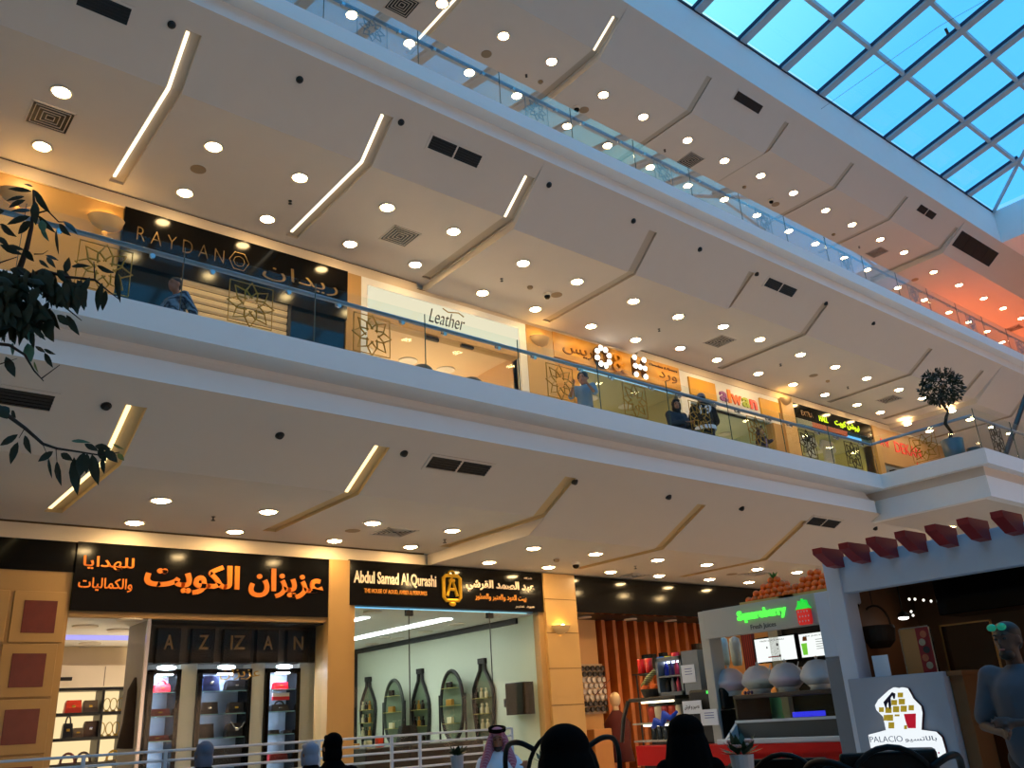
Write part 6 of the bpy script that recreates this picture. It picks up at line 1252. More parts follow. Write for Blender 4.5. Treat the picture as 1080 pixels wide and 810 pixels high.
def head_parts(H, F, s):
    """H centre of the head, F its frame (x right, y back, z up)"""
    q = lambda x, y, z: H + F @ Vector((x * s, y * s, z * s)); M = F
    return [(q(0, .012, .03), .077 * s, .096 * s, .088 * s, M), (q(0, -.012, -.045), .060 * s, .074 * s, .070 * s, M), (q(0, -.05, -.092), q(0, -.06, -.095), .024 * s, .02 * s), (q(0, -.088, .01), q(0, -.106, -.024), .010 * s, .014 * s),
            (q(-.079, .005, -.005), .012 * s, .022 * s, .032 * s, M), (q(.079, .005, -.005), .012 * s, .022 * s, .032 * s, M), (q(-.03, -.085, .03), q(.03, -.085, .03), .011 * s, .011 * s), (q(-.015, -.088, -.055), q(.015, -.088, -.055), .009 * s, .009 * s)]
def hand_parts(W, D, N, s, curl=.5):
    """wrist W, direction D, palm normal N"""
    D = D.normalized(); S = D.cross(N).normalized(); N = S.cross(D).normalized(); out = []; k = W + D * .085 * s
    for i in range(4): out.append((W + S * (i - 1.5) * .012 * s, k + S * (i - 1.5) * .019 * s, .015 * s, .011 * s))
    for i, L_ in enumerate((.062, .074, .070, .054)):
        a = k + S * (i - 1.5) * .020 * s; d1 = (D * math.cos(curl * .5) + N * math.sin(curl * .5) + S * (i - 1.5) * .10).normalized(); b2 = a + d1 * L_ * .5 * s; d2 = (D * math.cos(curl * 1.3) + N * math.sin(curl * 1.3) + S * (i - 1.5) * .06).normalized(); c = b2 + d2 * L_ * .5 * s
        out += [(a, b2, .0098 * s, .0088 * s), (b2, c, .0088 * s, .0072 * s)]
    a = W + D * .025 * s - S * .03 * s; b2 = a + (D * .6 - S * .7 + N * .3).normalized() * .04 * s; c = b2 + (D * .9 - S * .3 + N * .3).normalized() * .032 * s; out += [(W, a, .015 * s, .014 * s), (a, b2, .013 * s, .011 * s), (b2, c, .011 * s, .009 * s)]
    return out
def person(label, base, face, J, s=1.0, skin=SKIN, tops=None, legs=None, hair=None, headturn=0.0, headtilt=0.0, voxel=.013, curl=.6, robe=None, hs=1.0, cat='person', beard=False):
    """J: joints in the person's own frame (x to their left hand side seen from the front, -y to the front); base on the floor; face: heading angle"""
    g = thing('person', label, cat, base); A = Matrix.Translation(base) @ Matrix.Rotation(face, 4, 'Z') @ Matrix.Scale(s, 4)
    W = {k: A @ Vector(v) for k, v in J.items()}; R3 = Matrix.Rotation(face, 3, 'Z')
    F = R3 @ Matrix.Rotation(headturn, 3, 'Z') @ Matrix.Rotation(headtilt, 3, 'X')
    H = W['head']; hk = s * hs
    body = head_parts(H, F, hk) + [(W['neck'], H + F @ Vector((0, .015, -.05)) * hk, .055 * s, .05 * s), (W['chest'], W['neck'], .10 * s, .06 * s), (W['pelvis'], W['chest'], .125 * s, .13 * s)]
    for S in 'LR':
        body += [(W['chest'] + (W['sh' + S] - W['chest']) * .5, W['sh' + S], .075 * s, .058 * s), (W['sh' + S], W['el' + S], .05 * s, .039 * s), (W['el' + S], W['wr' + S], .038 * s, .026 * s), (W['pelvis'], W['hp' + S], .11 * s, .088 * s), (W['hp' + S], W['kn' + S], .08 * s, .055 * s), (W['kn' + S], W['an' + S], .05 * s, .034 * s), (W['an' + S], W['an' + S] + R3 @ Vector((0, -.15, -.035)) * s, .036 * s, .03 * s)]
        D = W['wr' + S] - W['el' + S]; body += hand_parts(W['wr' + S], D, R3 @ Vector((0, -1, .2)) if abs(D.normalized().y) < .9 else R3 @ Vector((0, 0, -1)), s, curl)
    fused('body', body, skin, g, voxel, 4)
    q = lambda x, y, z: H + F @ Vector((x, y, z)) * hk
    mb = MB()
    for e in (-1, 1): mb.ell(q(e * .03, -.083, .012), .012 * hk, .008 * hk, .007 * hk, 10, 6, F)
    mb.build('eyes', EYE_M, g, True); mb = MB(); mb.ell(q(0, -.093, -.056), .022 * hk, .006 * hk, .007 * hk, 10, 6, F); mb.build('lips', LIPM, g, True)
    mb = MB()
    for e in (-1, 1): mb.tube([q(e * .014, -.094, .034), q(e * .03, -.094, .04), q(e * .047, -.084, .034)], .0045 * hk, 6)
    mb.build('eyebrows', HAIRB, g, True)
    if tops:
        for (nm, m, sleeve, hem, ex) in tops:
            P_ = [(W['chest'] + (W['pelvis'] - W['chest']) * hem, W['chest'], (.145 + ex) * s, (.15 + ex) * s), (W['chest'], W['chest'] + (W['neck'] - W['chest']) * .72, (.125 + ex) * s, (.07 + ex) * s)]
            for S in 'LR':
                P_ += [(W['chest'] + (W['sh' + S] - W['chest']) * .5, W['sh' + S], (.09 + ex) * s, (.066 + ex) * s)]
                if sleeve <= 1: P_ += [(W['sh' + S], W['sh' + S].lerp(W['el' + S], sleeve), (.062 + ex) * s, (.056 + ex) * s)]
                else: P_ += [(W['sh' + S], W['el' + S], (.060 + ex) * s, (.050 + ex) * s), (W['el' + S], W['el' + S].lerp(W['wr' + S], sleeve - 1), (.050 + ex) * s, (.040 + ex) * s)]
            fused(nm, P_, m, g, .016, 5)
    if legs:
        nm, m, lk = legs; P_ = [(W['pelvis'], W['pelvis'] + R3 @ Vector((0, 0, .06)) * s, .14 * s, .145 * s)]
        for S in 'LR': P_ += [(W['pelvis'], W['hp' + S], .125 * s, .1 * s), (W['hp' + S], W['kn' + S], .096 * s, .074 * s), (W['kn' + S], W['kn' + S].lerp(W['an' + S], lk), .072 * s, .06 * s)]
        fused(nm, P_, m, g, .016, 5)
        mb = MB(); SH = mat('dark_shoe', rgb(30, 28, 28), .5)
        P_ = []
        for S in 'LR': P_ = [(W['an' + S] + R3 @ Vector((0, .03, -.03)) * s, W['an' + S] + R3 @ Vector((0, -.16, -.045)) * s, .046 * s, .036 * s)]; fused('shoe', P_, SH, g, .014, 3)
    if robe:
        nm, m, extra = robe; fused(nm, [tuple(A @ Vector(p[i]) if i < 2 else p[i] * s for i in range(4)) for p in extra], m, g, .018, 6)
    if hair:
        nm, m, kind = hair; P_ = []
        if kind == 'short': P_ = [(q(0, .022, .052), .083 * hk, .098 * hk, .078 * hk, F), (q(0, .06, .0), .07 * hk, .056 * hk, .07 * hk, F)]
        elif kind == 'curly':
            rr = random.Random(3); P_ = [(q(0, .03, .055), .085 * hk, .098 * hk, .08 * hk, F)]
            for i in range(46): a = rr.uniform(0, 2 * PI); e = rr.uniform(-.45, 1.5); v = Vector((math.cos(a) * math.cos(e), .25 + math.sin(a) * math.cos(e), .35 + math.sin(e))); 
            for i in range(60):
                a = rr.uniform(0, 2 * PI); e = rr.uniform(-.6, 1.5); x, y, z = math.cos(a) * math.cos(e) * .085, .03 + math.sin(a) * math.cos(e) * .098, .05 + math.sin(e) * .08
                if y < -.045 and z < .07: continue
                P_.append((q(x, y, z), .022 * hk, .022 * hk, .02 * hk, F))
        elif kind == 'longcurly':
            rr = random.Random(5); P_ = [(q(0, .03, .05), .088 * hk, .1 * hk, .085 * hk, F), (q(0, .07, -.08), .09 * hk, .06 * hk, .12 * hk, F)]
            for i in range(70):
                a = rr.uniform(0, 2 * PI); z = rr.uniform(-.2, .13); rad = .1 if z < .05 else .085; x, y = math.cos(a) * rad, .035 + math.sin(a) * rad
                if y < -.03 and z < .075: continue
                P_.append((q(x, y, z), .026 * hk, .026 * hk, .026 * hk, F))
        elif kind == 'hijab':
            P_ = [(q(0, .03, .045), .092 * hk, .108 * hk, .092 * hk, F), (q(0, .05, -.06), .088 * hk, .078 * hk, .10 * hk, F), (q(0, -.02, -.125), q(0, .02, -.19), .062 * hk, .11 * hk), (q(-.075, -.02, .02), q(-.06, -.035, -.1), .024 * hk, .03 * hk), (q(.075, -.02, .02), q(.06, -.035, -.1), .024 * hk, .03 * hk), (q(-.05, -.05, .09), q(.05, -.05, .09), .028 * hk, .028 * hk)]
        elif kind == 'veil':
            P_ = [(q(0, .02, .02), .138 * hk, .14 * hk, .125 * hk, F), (q(0, .03, -.08), .158 * hk, .15 * hk, .14 * hk, F), (q(0, .03, -.1), q(0, .05, -.30), .165 * hk, .205 * hk), (q(0, .03, -.28), q(0, .06, -.42), .20 * hk, .23 * hk)]
        elif kind == 'cap':
            P_ = [(q(0, .012, .06), .088 * hk, .102 * hk, .076 * hk, F), (q(0, -.10, .055), .06 * hk, .075 * hk, .010 * hk, F)]
        fused(nm, P_, m, g, .011, 3)
        if kind == 'cap': fused('hair', [(q(0, .05, .01), .08 * hk, .06 * hk, .06 * hk, F)], HAIRB, g, .012, 2)
    if beard: fused('beard', [(q(0, -.045, -.085), .05 * hk, .05 * hk, .04 * hk, F)], HAIRB, g, .011, 3)
    return g, W, F, q
STAND = dict(pelvis=(0, 0, .95), chest=(0, -.01, 1.30), neck=(0, .01, 1.47), head=(0, -.02, 1.64), shL=(.18, 0, 1.42), shR=(-.18, 0, 1.42), elL=(.24, .03, 1.13), elR=(-.24, .03, 1.13), wrL=(.24, -.05, .88), wrR=(-.24, -.05, .88),
             hpL=(.09, 0, .91), hpR=(-.09, 0, .91), knL=(.10, -.03, .50), knR=(-.10, -.03, .50), anL=(.10, .02, .075), anR=(-.10, .02, .075))
SIT = dict(STAND, pelvis=(0, 0, .55), chest=(0, -.02, .90), neck=(0, -.02, 1.07), head=(0, -.05, 1.24), shL=(.18, -.01, 1.02), shR=(-.18, -.01, 1.02), elL=(.23, -.10, .76), elR=(-.23, -.10, .76), wrL=(.10, -.34, .76), wrR=(-.10, -.34, .76),
           hpL=(.10, -.05, .53), hpR=(-.10, -.05, .53), knL=(.12, -.45, .52), knR=(-.12, -.45, .52), anL=(.12, -.42, .075), anR=(-.12, -.42, .075))
def at_floor(px, py, Y, zf): p = atY(px, py, Y); return Vector((p.x, Y, zf))
def toward(p, q): return math.atan2(q[0] - p[0], -(q[1] - p[1]))      # heading that makes -y point at q
NVB = stripes('blue_patterned_cloth', rgb(16, 28, 50), rgb(110, 140, 165), 7, 'DIAGONAL', .9, 9); GRS = mat('dark_grey_cloth', rgb(46, 46, 50), .9)
# man in a blue patterned shirt on the middle gallery, walking, seen from the side and back
b0 = at_floor(187, 305, 9.3, F1); J = dict(STAND, head=(.0, -.05, 1.63), elR=(-.27, -.10, 1.16), wrR=(-.2, -.30, 1.04), elL=(.27, .12, 1.15), wrL=(.25, .02, .92), knR=(-.1, -.2, .52), anR=(-.1, -.05, .1))
hz = atY(188, 302, 9.3).z
person('man in a blue patterned shirt walking behind the glass by the pale shutter', b0, -1.25, J, (hz - F1) / 1.63, SKIND, [('shirt', NVB, 1.0, .75, .012)], ('trousers', GRS, .9), ('hair', HAIRB, 'short'))
# child with curly hair
b0 = at_floor(616, 410, 8.9, F1); hz = atY(616, 400.5, 8.9).z; k = (hz - F1) / 1.60
J = dict(STAND, head=(0, -.03, 1.60), elL=(.26, -.12, 1.22), wrL=(.16, -.34, 1.38), elR=(-.26, -.12, 1.22), wrR=(-.12, -.34, 1.40))
person('curly-haired child in a pale blue shirt and navy trousers behind the glass', b0, -1.05, J, k, SKIN, [('shirt', mat('pale_blue_cloth', rgb(132, 150, 162), .9), .9, .85, .016)], ('trousers', mat('navy_cloth', rgb(24, 34, 80), .9), .9), ('hair', HAIRB, 'curly'), hs=1.2)
# seated woman in a dark hijab
b0 = at_floor(713, 440, 8.55, F1); hz = atY(710.5, 428, 8.55).z; k = 1.0
TEAL = mat('dark_teal_cloth', rgb(26, 44, 58), .9, var=.1)
J = dict(SIT); dz = (hz - F1) - 1.24; J = {a: (v[0], v[1], v[2]) for a, v in J.items()}
g, W, F, q = person('woman in a dark hijab and dark teal jacket looking out through the glass', b0, -.15, J, (hz - F1) / 1.24, SKIN, [('jacket', TEAL, 1.95, 1.0, .03)], ('skirt', mat('black_cloth', rgb(16, 16, 18), .9), .9), ('hijab', mat('black_cloth', rgb(16, 16, 18), .9), 'hijab'), headturn=-.5)
p = W['chest'] + Vector((.02, -.21, .1)); mb = MB(); mb.tube([p + Vector((-.04, 0, 0)), p + Vector((-.01, -.005, -.012)), p + Vector((.05, 0, .02))], .006, 5); mb.build('logo', PAPER, g)
board('gallery_bench', GRS, b0.x - .5, b0.x + .5, 8.4, 8.85, F1, F1 + .42, 'low dark bench under the woman in a dark hijab', 'bench', r=.03)
# man in a black hoodie and grey cap, turned away
b0 = at_floor(744, 450, 8.75, F1); hz = atY(742, 421, 8.75).z; J = dict(STAND, head=(0, -.04, 1.64), elL=(.27, -.08, 1.14), wrL=(.18, -.30, 1.06), elR=(-.27, -.08, 1.14), wrR=(-.18, -.30, 1.06))
HOOD = mat('black_hoodie_cloth', rgb(18, 18, 20), .95)
g, W, F, q = person('man in a black hoodie and grey cap leaning by the glass, back turned', b0, 2.5, J, (hz - F1) / 1.64, SKIN, [('hoodie', HOOD, 1.95, .95, .03)], ('jeans', mat('dark_denim', rgb(30, 40, 64), .9), .92), ('cap', mat('grey_cap_cloth', rgb(130, 128, 138), .9), 'cap'), headturn=.5)
Rb = Matrix.Rotation(2.5, 3, 'Z'); c = W['chest']
fused('hood', [(c + Rb @ Vector((-.07, .10, .13)), c + Rb @ Vector((.07, .10, .13)), .06, .06)], HOOD, g, .016, 4)
lettering('back_print', '19', PAPER, -.1, .1, .0, .16, lambda u, v, w: c + Rb @ Vector((-u, .185 + w - abs(u) * .12, v - .06)), g, extrude=.006, offset=.02)
mb = MB(); mb.lathe([(.178, -.03), (.184, 0), (.178, .04)], W['pelvis'] + Vector((0, 0, .0)), 20, cap=False); mb.build('shirt_hem', PAPER, g, True)
# waving girl
b0 = at_floor(803, 462, 8.6, F1); hz = atY(802, 455, 8.6).z; k = (hz - F1) / 1.60; J = dict(STAND, head=(0, -.03, 1.60), elL=(.34, -.02, 1.30), wrL=(.58, -.05, 1.40), elR=(-.25, .02, 1.14), wrR=(-.24, -.08, .92))
person('curly brown-haired girl in a pink top and dark jacket, one arm stretched out', b0, .1, J, k, SKIN, [('jacket', mat('dark_plum_cloth', rgb(54, 32, 40), .9), 1.85, .9, .02)], ('trousers', mat('lavender_cloth', rgb(120, 110, 150), .9), .9), ('hair', HAIRBR, 'longcurly'), hs=1.15, curl=.2)
g = bpy.data.objects['person.004']; c = Vector(b0) + Vector((0, -.115, 1.16)) * k
fused('top', [(c + Vector((0, 0, .12 * k)), c + Vector((0, .01, -.2 * k)), .075 * k, .085 * k)], mat('dull_pink_cloth', rgb(176, 130, 140), .9), g, .014, 4)

# --- seated guests on the ground floor, mostly seen from behind
ABY = mat('black_abaya_cloth', rgb(6, 6, 6), .95, var=.1, spec=.05)
def robe_sit(w=.2): return [((0, .02, .55), (0, -.0, .9), w + .04, w), ((0, 0, .9), (0, -.01, 1.04), w - .01, .12), ((.17, -.0, 1.0), (.24, -.1, .76), .085, .08), ((-.17, 0, 1.0), (-.24, -.1, .76), .085, .08), ((.24, -.1, .76), (.12, -.3, .76), .075, .06), ((-.24, -.1, .76), (-.12, -.3, .76), .075, .06), ((.1, 0, .55), (.13, -.45, .54), .13, .11), ((-.1, 0, .55), (-.13, -.45, .54), .13, .11), ((.13, -.45, .54), (.14, -.44, .12), .11, .12), ((-.13, -.45, .54), (-.14, -.44, .12), .11, .12)]
def sitter(px, pytop, D, face, label, hj, rb, top=1.36, vk='hijab', **kw):
    p = atD(px, pytop, D); base = Vector((p.x, p.y, 0)); k = p.z / top
    g, W, F, q = person(label, base, face, SIT, k, SKIND, None, None, ('hijab', hj, vk), robe=('abaya', rb, robe_sit()), voxel=.014, **kw)
    return g, W, F, q, base, k
SLATE = mat('slate_grey_scarf', rgb(92, 98, 116), .9); PGREY = mat('pale_grey_scarf', rgb(128, 136, 156), .9)
def stool(b2, k, label):
    g = thing('stool', label, 'stool', b2); mb = MB(); mb.lathe([(.19, .36), (.2, .4), (.18, .42), (.001, .42)], b2, 18, cap=False); mb.lathe([(.19, .36), (.001, .36)], b2, 18, cap=False); mb.build('seat', CHB, g)
    for a in range(4): mb = MB(); mb.tube([(b2[0] + .13 * math.cos(a * PI / 2 + .8), b2[1] + .13 * math.sin(a * PI / 2 + .8), .37), (b2[0] + .19 * math.cos(a * PI / 2 + .8), b2[1] + .19 * math.sin(a * PI / 2 + .8), 0)], .015, 8); mb.build('leg', CHB, g)
for (px, pt, D, fc, lb, hj) in ((217, 783, 7.9, PI * .93, 'person in a slate grey headscarf sitting below the middle lit niche', SLATE), (329, 783.5, 8.3, PI * 1.0, 'person in a pale grey headscarf sitting before the beige pilaster', PGREY), (352, 774, 7.3, PI * .9, 'person in a black headscarf sitting beside the pale grey headscarf', ABY)):
    g, W, F, q, b2, k = sitter(px, pt, D, fc, lb, hj, ABY); stool((b2.x, b2.y, 0), k, 'black stool under the ' + lb)
# person in black close to the camera, an empty bentwood armchair beyond
g, W, F, q, b2, k = sitter(594, 762.5, 4.1, toward((0, 0), (atD(594, 763, 4.1).x, atD(594, 763, 4.1).y)), 'person in a broad black headscarf seen from behind before a bentwood armchair', ABY, ABY, 1.385, 'veil')
stool((b2.x, b2.y, 0), k, 'black stool under the person in a broad black headscarf')
p = atD(591, 775, 5.8); loop_chair(p.x, p.y, toward((0, 0), (p.x, p.y)), 'black bentwood armchair with looped arms beyond the broad black headscarf', 1.13, .25)
g, W, F, q, b2, k = sitter(721, 752.5, 5.6, toward((0, 0), (atD(721, 753, 5.6).x, atD(721, 753, 5.6).y)), 'person in a black headscarf and robe sitting before the red juice counter', ABY, ABY, 1.385, 'veil')
stool((b2.x, b2.y, 0), k, 'black stool under the person before the red juice counter')
# man in a white robe and a red chequered headscarf
p = atD(524, 764.5, 8.6); base = Vector((p.x, p.y, 0)); k = p.z / 1.40; WRB = mat('white_robe_cloth', rgb(208, 212, 222), .85, var=.04)
J = dict(SIT, elL=(.30, -.12, .80), wrL=(.30, -.32, .95), elR=(-.24, -.1, .76))
hd = toward(base, (1.5, 2.0))
g, W, F, q = person('man in a white robe and dusky red headscarf with a black head ring', base, hd, J, k, SKIND, None, None, None, robe=('robe', WRB, robe_sit(.19)[:2] + [((.17, -.0, 1.0), (.30, -.12, .80), .085, .08), ((-.17, 0, 1.0), (-.24, -.1, .76), .085, .08), ((.30, -.12, .80), (.30, -.28, .91), .07, .055)] + robe_sit()[5:]), beard=True, headtilt=.12)
KF = stripes('red_chequered_cloth', rgb(150, 74, 96), rgb(186, 130, 146), 22, 'DIAGONAL', .9); hk = k
fused('headscarf', [(q(0, .03, .05), .094 * hk, .108 * hk, .088 * hk, F), (q(0, .07, -.06), .10 * hk, .07 * hk, .11 * hk, F), (q(-.085, -.02, .03), q(-.12, -.03, -.14), .03 * hk, .055 * hk), (q(-.12, -.03, -.14), q(-.19, -.06, -.34), .055 * hk, .06 * hk), (q(.085, -.02, .03), q(.12, -.03, -.14), .03 * hk, .055 * hk), (q(.12, -.03, -.14), q(.2, -.05, -.34), .055 * hk, .06 * hk), (q(0, .07, -.12), q(0, .08, -.25), .12 * hk, .16 * hk), (q(-.05, -.06, .085), q(.05, -.06, .085), .026 * hk, .026 * hk)], KF, g, .013, 3)
mb = MB()
for dz in (.0, .022): mb.tube([q(.093 * math.cos(a), .02 + .108 * math.sin(a), .10 + dz + .012 * math.sin(a)) for a in [2 * PI * i / 24 for i in range(24)]], .012 * hk, 8, closed=True)
mb.build('head_ring', ABY, g, True)
stool((base.x, base.y, 0), k, 'black stool under the man in a white robe')
# kiosk worker in a grey shirt and the juice man in green
p = atD(1064, 676, 5.3); base = Vector((p.x, p.y, 0)); J = dict(STAND, elL=(.27, -.06, 1.12), wrL=(.05, -.27, 1.14), elR=(-.27, -.06, 1.12), wrR=(-.02, -.29, 1.08)); hd = toward(base, (base.x - 2.0, base.y + .2))
g, W, F, q = person('man in a grey shirt with green mirrored sunglasses on his head, arms folded', base, hd, J, p.z / 1.64, mat('deep_brown_skin', rgb(66, 44, 33), .6), [('shirt', mat('worker_grey_cloth', rgb(74, 78, 88), .9), .8, .95, .02)], ('trousers', GRS, .92), ('hair', HAIRB, 'short'), beard=True)
mb = MB()
for s_ in (-1, 1): mb.ell(q(s_ * .034, -.092, .088), .030, .014, .022, 12, 8, F)
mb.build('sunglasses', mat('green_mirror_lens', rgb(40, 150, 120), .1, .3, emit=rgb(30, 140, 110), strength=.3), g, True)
p = atX(815, 741, XK + 1.0); base = Vector((p.x, p.y, 0)); J = dict(STAND, chest=(0, -.12, 1.18), neck=(0, -.2, 1.33), head=(0, -.3, 1.46), shL=(.18, -.15, 1.28), shR=(-.18, -.15, 1.28), elL=(.27, -.25, 1.04), wrL=(.12, -.36, .95), elR=(-.27, -.25, 1.04), wrR=(-.12, -.36, .95))
person('juice worker in a mint green shirt bending behind the freezer glass', base, toward(base, (5, base.y + .6)), J, .98, SKIND, [('shirt', mat('mint_green_cloth', rgb(110, 215, 155), .9), .8, .95, .02)], ('trousers', GRS, .92), ('hair', HAIRB, 'short'), headtilt=.5)
# empty chairs close to the camera
for (px, pt, D, rt, lb) in ((925, 786, 4.3, .2, 'black bentwood armchair before the lit waffle sign'), (838, 793, 4.7, -.3, 'black bentwood armchair before the grey kiosk side panel')):
    p = atD(px, pt, D); g = loop_chair(p.x, p.y, toward((0, 0), (p.x, p.y)) + rt, lb, p.z, .25); M = Matrix.Translation((p.x, p.y, 0)) @ Matrix.Rotation(toward((0, 0), (p.x, p.y)) + rt, 4, 'Z')
    mb = MB(); mb.bev(-.22, .22, .17, .21, .5, p.z - .02, .015, M); mb.build('backrest', CHB, g)
# ================================================================== the leafy tree at the picture's edge and the potted ball tree
def leafmat(name, c1, rough=.45):
    return mat(name, c1, rough, var=.35, scale=6)
LEAF = leafmat('dark_tree_leaf', rgb(24, 36, 19)); BARK = mat('dark_bark', rgb(46, 36, 28), .85, var=.3, scale=14, bump=.4)
def leaf(mb, base, tip, w, up):
    d = tip - base; L_ = d.length
    if L_ < 1e-5: return
    s = d.cross(up); s = s.normalized() if s.length > 1e-6 else Vector((1, 0, 0)); nr = s.cross(d).normalized(); vs = []
    prof = ((0, .0), (.16, .62), (.38, 1.0), (.62, .86), (.84, .42), (1.0, 0))
    for t, k in prof:
        c = base + d * t + nr * (.10 * L_ * math.sin(PI * t)); vs += [c - s * w * .5 * k - nr * w * .12 * k, c, c + s * w * .5 * k - nr * w * .12 * k]
    fs = []
    for i in range(len(prof) - 1): a = i * 3; fs += [(a, a + 1, a + 4, a + 3), (a + 1, a + 2, a + 5, a + 4)]
    mb.add(vs, fs)
rl = random.Random(11)
def tp(px, py, d): return atD(px, py, d)
D0 = 4.0
tb = tp(-60, 430, D0 + .1)
tree = thing('leafy_tree', 'dark drooping-leaved tree reaching in beside the bent light strip', 'tree', (tb.x, tb.y, 0))
branches = [([(-60, 430), (-25, 360), (8, 310), (20, 285), (28, 262), (33, 240), (36, 214), (35, 200)], 4.05, .022, .004), ([(15, 298), (45, 285), (70, 292), (100, 295), (112, 305), (126, 316)], 3.95, .010, .002), ([(100, 295), (99, 276)], 3.95, .003, .002),
            ([(-25, 360), (10, 364), (26, 374), (36, 391), (46, 402)], 3.85, .009, .002), ([(44, 399), (63, 385)], 3.85, .003, .0015), ([(-50, 400), (0, 430), (8, 438), (27, 452), (45, 468), (60, 473), (80, 476), (105, 480), (126, 477)], 3.7, .011, .002),
            ([(-20, 300), (0, 277), (18, 271)], 4.2, .006, .002), ([(35, 226), (50, 222), (62, 234), (68, 234)], 4.0, .005, .002), ([(36, 268), (45, 268), (51, 264)], 4.0, .003, .001), ([(20, 285), (50, 310), (70, 325), (86, 338)], 3.9, .007, .002), ([(5, 315), (30, 330), (40, 345)], 3.9, .007, .002),
            ([(26, 452), (20, 462)], 3.7, .002, .0015), ([(59, 473), (60, 486)], 3.7, .002, .0015), ([(44, 466), (50, 480)], 3.7, .002, .001), ([(0, 384), (18, 378)], 3.9, .003, .001)]
mb = MB()
for pts, d, r0, r1 in branches:
    n = len(pts); mb.tube([tp(x, y, d) for x, y in pts], [r0 + (r1 - r0) * i / (n - 1) for i in range(n)], 7)
mb.tube([Vector((tb.x - .1, tb.y, 0)), Vector((tb.x - .12, tb.y, .9)), Vector((tb.x - .05, tb.y, 1.8)), tb], [.075, .06, .045, .022], 10)
mb.build('trunk', BARK, tree, True)
mb = MB()
LV = [(34, 202, 8, 199, 5), (35, 197, 25, 194, 3), (36, 200, 54, 226, 8), (27, 211, 9, 219, 6), (26, 207, 6, 212, 4), (33, 222, 11, 223, 6), (32, 228, 7, 237, 7), (33, 233, 19, 247, 9), (37, 212, 38, 238, 9), (40, 227, 59, 246, 6), (67, 233, 82, 248, 6), (62, 236, 75, 249, 7), (59, 243, 62, 269, 3),
      (0, 236, 18, 250, 8), (0, 258, 25, 269, 7), (7, 259, 27, 264, 5), (25, 263, 36, 276, 10), (48, 269, 62, 275, 4), (41, 274, 52, 283, 4), (49, 271, 59, 283, 5), (69, 288, 73, 271, 7), (75, 281, 96, 281, 5), (102, 280, 121, 288, 6), (123, 285, 127, 320, 6), (108, 298, 103, 329, 10), (112, 306, 108, 328, 8), (88, 298, 89, 328, 12),
      (79, 318, 82, 332, 6), (47, 338, 57, 361, 12), (60, 332, 75, 344, 8), (70, 332, 84, 354, 8), (36, 342, 43, 357, 5), (20, 340, 20, 358, 7), (6, 376, 16, 398, 9), (37, 365, 48, 372, 4), (47, 372, 56, 388, 6), (46, 368, 59, 374, 4), (19, 458, 0, 470, 7), (19, 466, 11, 490, 9), (26, 459, 33, 479, 7), (56, 476, 40, 487, 7), (51, 483, 55, 505, 3),
      (60, 486, 65, 513, 9), (64, 478, 77, 486, 7), (78, 482, 82, 523, 11), (89, 477, 84, 503, 13), (97, 479, 104, 512, 11), (89, 468, 104, 476, 6), (104, 473, 112, 487, 8), (111, 474, 124, 488, 9), (0, 428, 8, 442, 13), (12, 433, 17, 441, 6), (108, 482, 110, 500, 6), (92, 478, 91, 500, 8), (100, 470, 118, 474, 7)]
def put(mb, L_):
    for (bx, by, tx, ty, w) in L_:
        d = (3.7 if by > 420 else 3.9) + rl.uniform(-.08, .08); a = tp(bx, by, d); b2 = tp(tx, ty, d + rl.uniform(-.04, .04)); up = (-ray(540, 405)).normalized() + Vector((rl.uniform(-.5, .5), rl.uniform(-.5, .5), rl.uniform(-.3, .6)))
        leaf(mb, a, b2, w / FPX * d * 1.05, up.normalized())
put(mb, LV)
for i in range(380):
    x = rl.uniform(-55, 72) if i % 3 else rl.uniform(-55, 35); y = rl.uniform(283, 345)
    if y > 300 and x > 70 - (y - 300) * .5: continue
    L_ = rl.uniform(16, 26); a = rl.gauss(1.5, .7); put(mb, [(x, y, x + L_ * math.cos(a), y + L_ * math.sin(a), rl.uniform(6, 10))])
for i in range(26):
    x = rl.uniform(62, 100); y = rl.uniform(292, 312); L_ = rl.uniform(16, 24); a = rl.gauss(1.5, .5); put(mb, [(x, y, x + L_ * math.cos(a), y + L_ * math.sin(a), rl.uniform(6, 10))])
for i in range(60):
    x = rl.uniform(-60, 6); y = rl.uniform(190, 300); L_ = rl.uniform(16, 24); a = rl.gauss(1.2, .8); put(mb, [(x - 8, y, x - 8 + L_ * math.cos(a) * .6, y + L_ * math.sin(a), rl.uniform(5, 9))])
mb.build('foliage', LEAF, tree, fix=False, smooth=True)
mb = MB(); put(mb, [(29, 362, 33, 382, 11), (14, 362, 13, 375, 9), (43, 237, 52, 255, 6), (30, 340, 31, 360, 6), (75, 465, 96, 467, 4), (44, 232, 46, 246, 8)]); mb.build('foliage', leafmat('teal_young_leaf', rgb(66, 112, 92)), tree, fix=False, smooth=True)
mb = MB(); put(mb, [(119, 468, 131, 474, 6), (124, 478, 131, 486, 5), (36, 381, 41, 394, 5)]); mb.build('foliage', leafmat('yellow_green_leaf', rgb(120, 126, 60)), tree, fix=False, smooth=True)
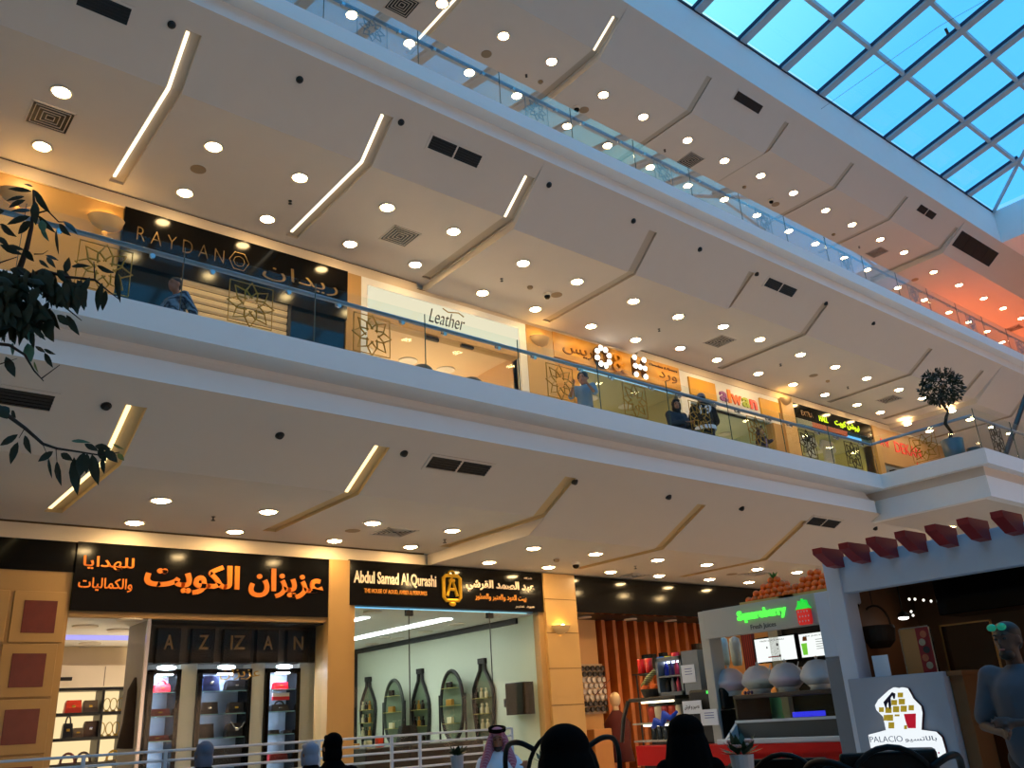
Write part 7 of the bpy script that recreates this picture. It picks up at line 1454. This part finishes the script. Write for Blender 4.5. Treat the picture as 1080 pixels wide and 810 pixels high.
# potted ball tree on the projecting balcony
pot = atY(1007, 478, 6.5); X, Y = pot.x, 6.5
g = thing('potted_ball_tree', 'small ball-crowned tree with a crooked trunk in a grey pot on the balcony', 'tree', (X, Y, F1)); zt = atY(1006, 465, Y).z
mb = MB(); mb.lathe([(.15, 0), (.19, zt - F1), (.175, zt - F1), (.14, .05), (.001, .05)], (X, Y, F1), 24); mb.build('pot', mat('grey_blue_pot', rgb(84, 98, 102), .3, var=.1), g, True)
cr = atY(993, 408, Y); mb = MB(); mb.tube([Vector((X, Y, zt - .15))] + [atY(px, py, Y) for px, py in ((1002, 464), (1003.5, 456), (997, 447), (998, 440), (1000, 434), (993, 425), (991, 410))], [.035, .032, .03, .03, .03, .026, .02, .012], 9)
for i in range(14): a = rl.uniform(0, 6.28); e = rl.uniform(-.6, 1.3); mb.tube([cr + Vector((0, 0, -.1)), cr + Vector((math.cos(a) * math.cos(e), math.sin(a) * math.cos(e), math.sin(e))) * .28], [.008, .003], 5)
mb.build('trunk', BARK, g, True)
mb = MB(); mb.lathe([(.001, zt - F1 - .03), (.172, zt - F1 - .03)], (X, Y, F1), 18, cap=False); mb.build('soil', mat('dark_soil', rgb(40, 30, 22), .9), g)
mb = MB()
for i in range(900):
    v = Vector((rl.gauss(0, 1), rl.gauss(0, 1), rl.gauss(0, 1))).normalized() * rl.uniform(.45, 1.0) ** .6; c = cr + Vector((v.x * .37, v.y * .37, v.z * .34)); d = (v.normalized() * .5 + Vector((rl.uniform(-.7, .7), rl.uniform(-.7, .7), rl.uniform(-1, .4)))).normalized(); leaf(mb, c, c + d * rl.uniform(.06, .10), .035, Vector((rl.uniform(-1, 1), rl.uniform(-1, 1), rl.uniform(-1, 1))).normalized())
mb.build('foliage', leafmat('ball_tree_leaf', rgb(26, 40, 22)), g, fix=False, smooth=True)
mb = MB(); p = atY(1027, 474, 6.3); mb.lathe([(.1, 0), (.12, p.z - F1 + .02), (.11, p.z - F1 + .02), (.09, .03), (.001, .03)], (p.x, 6.3, F1), 18); tag(mb.build('waste_bin', mat('bin_grey', rgb(96, 98, 100), .4)), 'small grey bin standing beside the potted ball tree', 'bin')
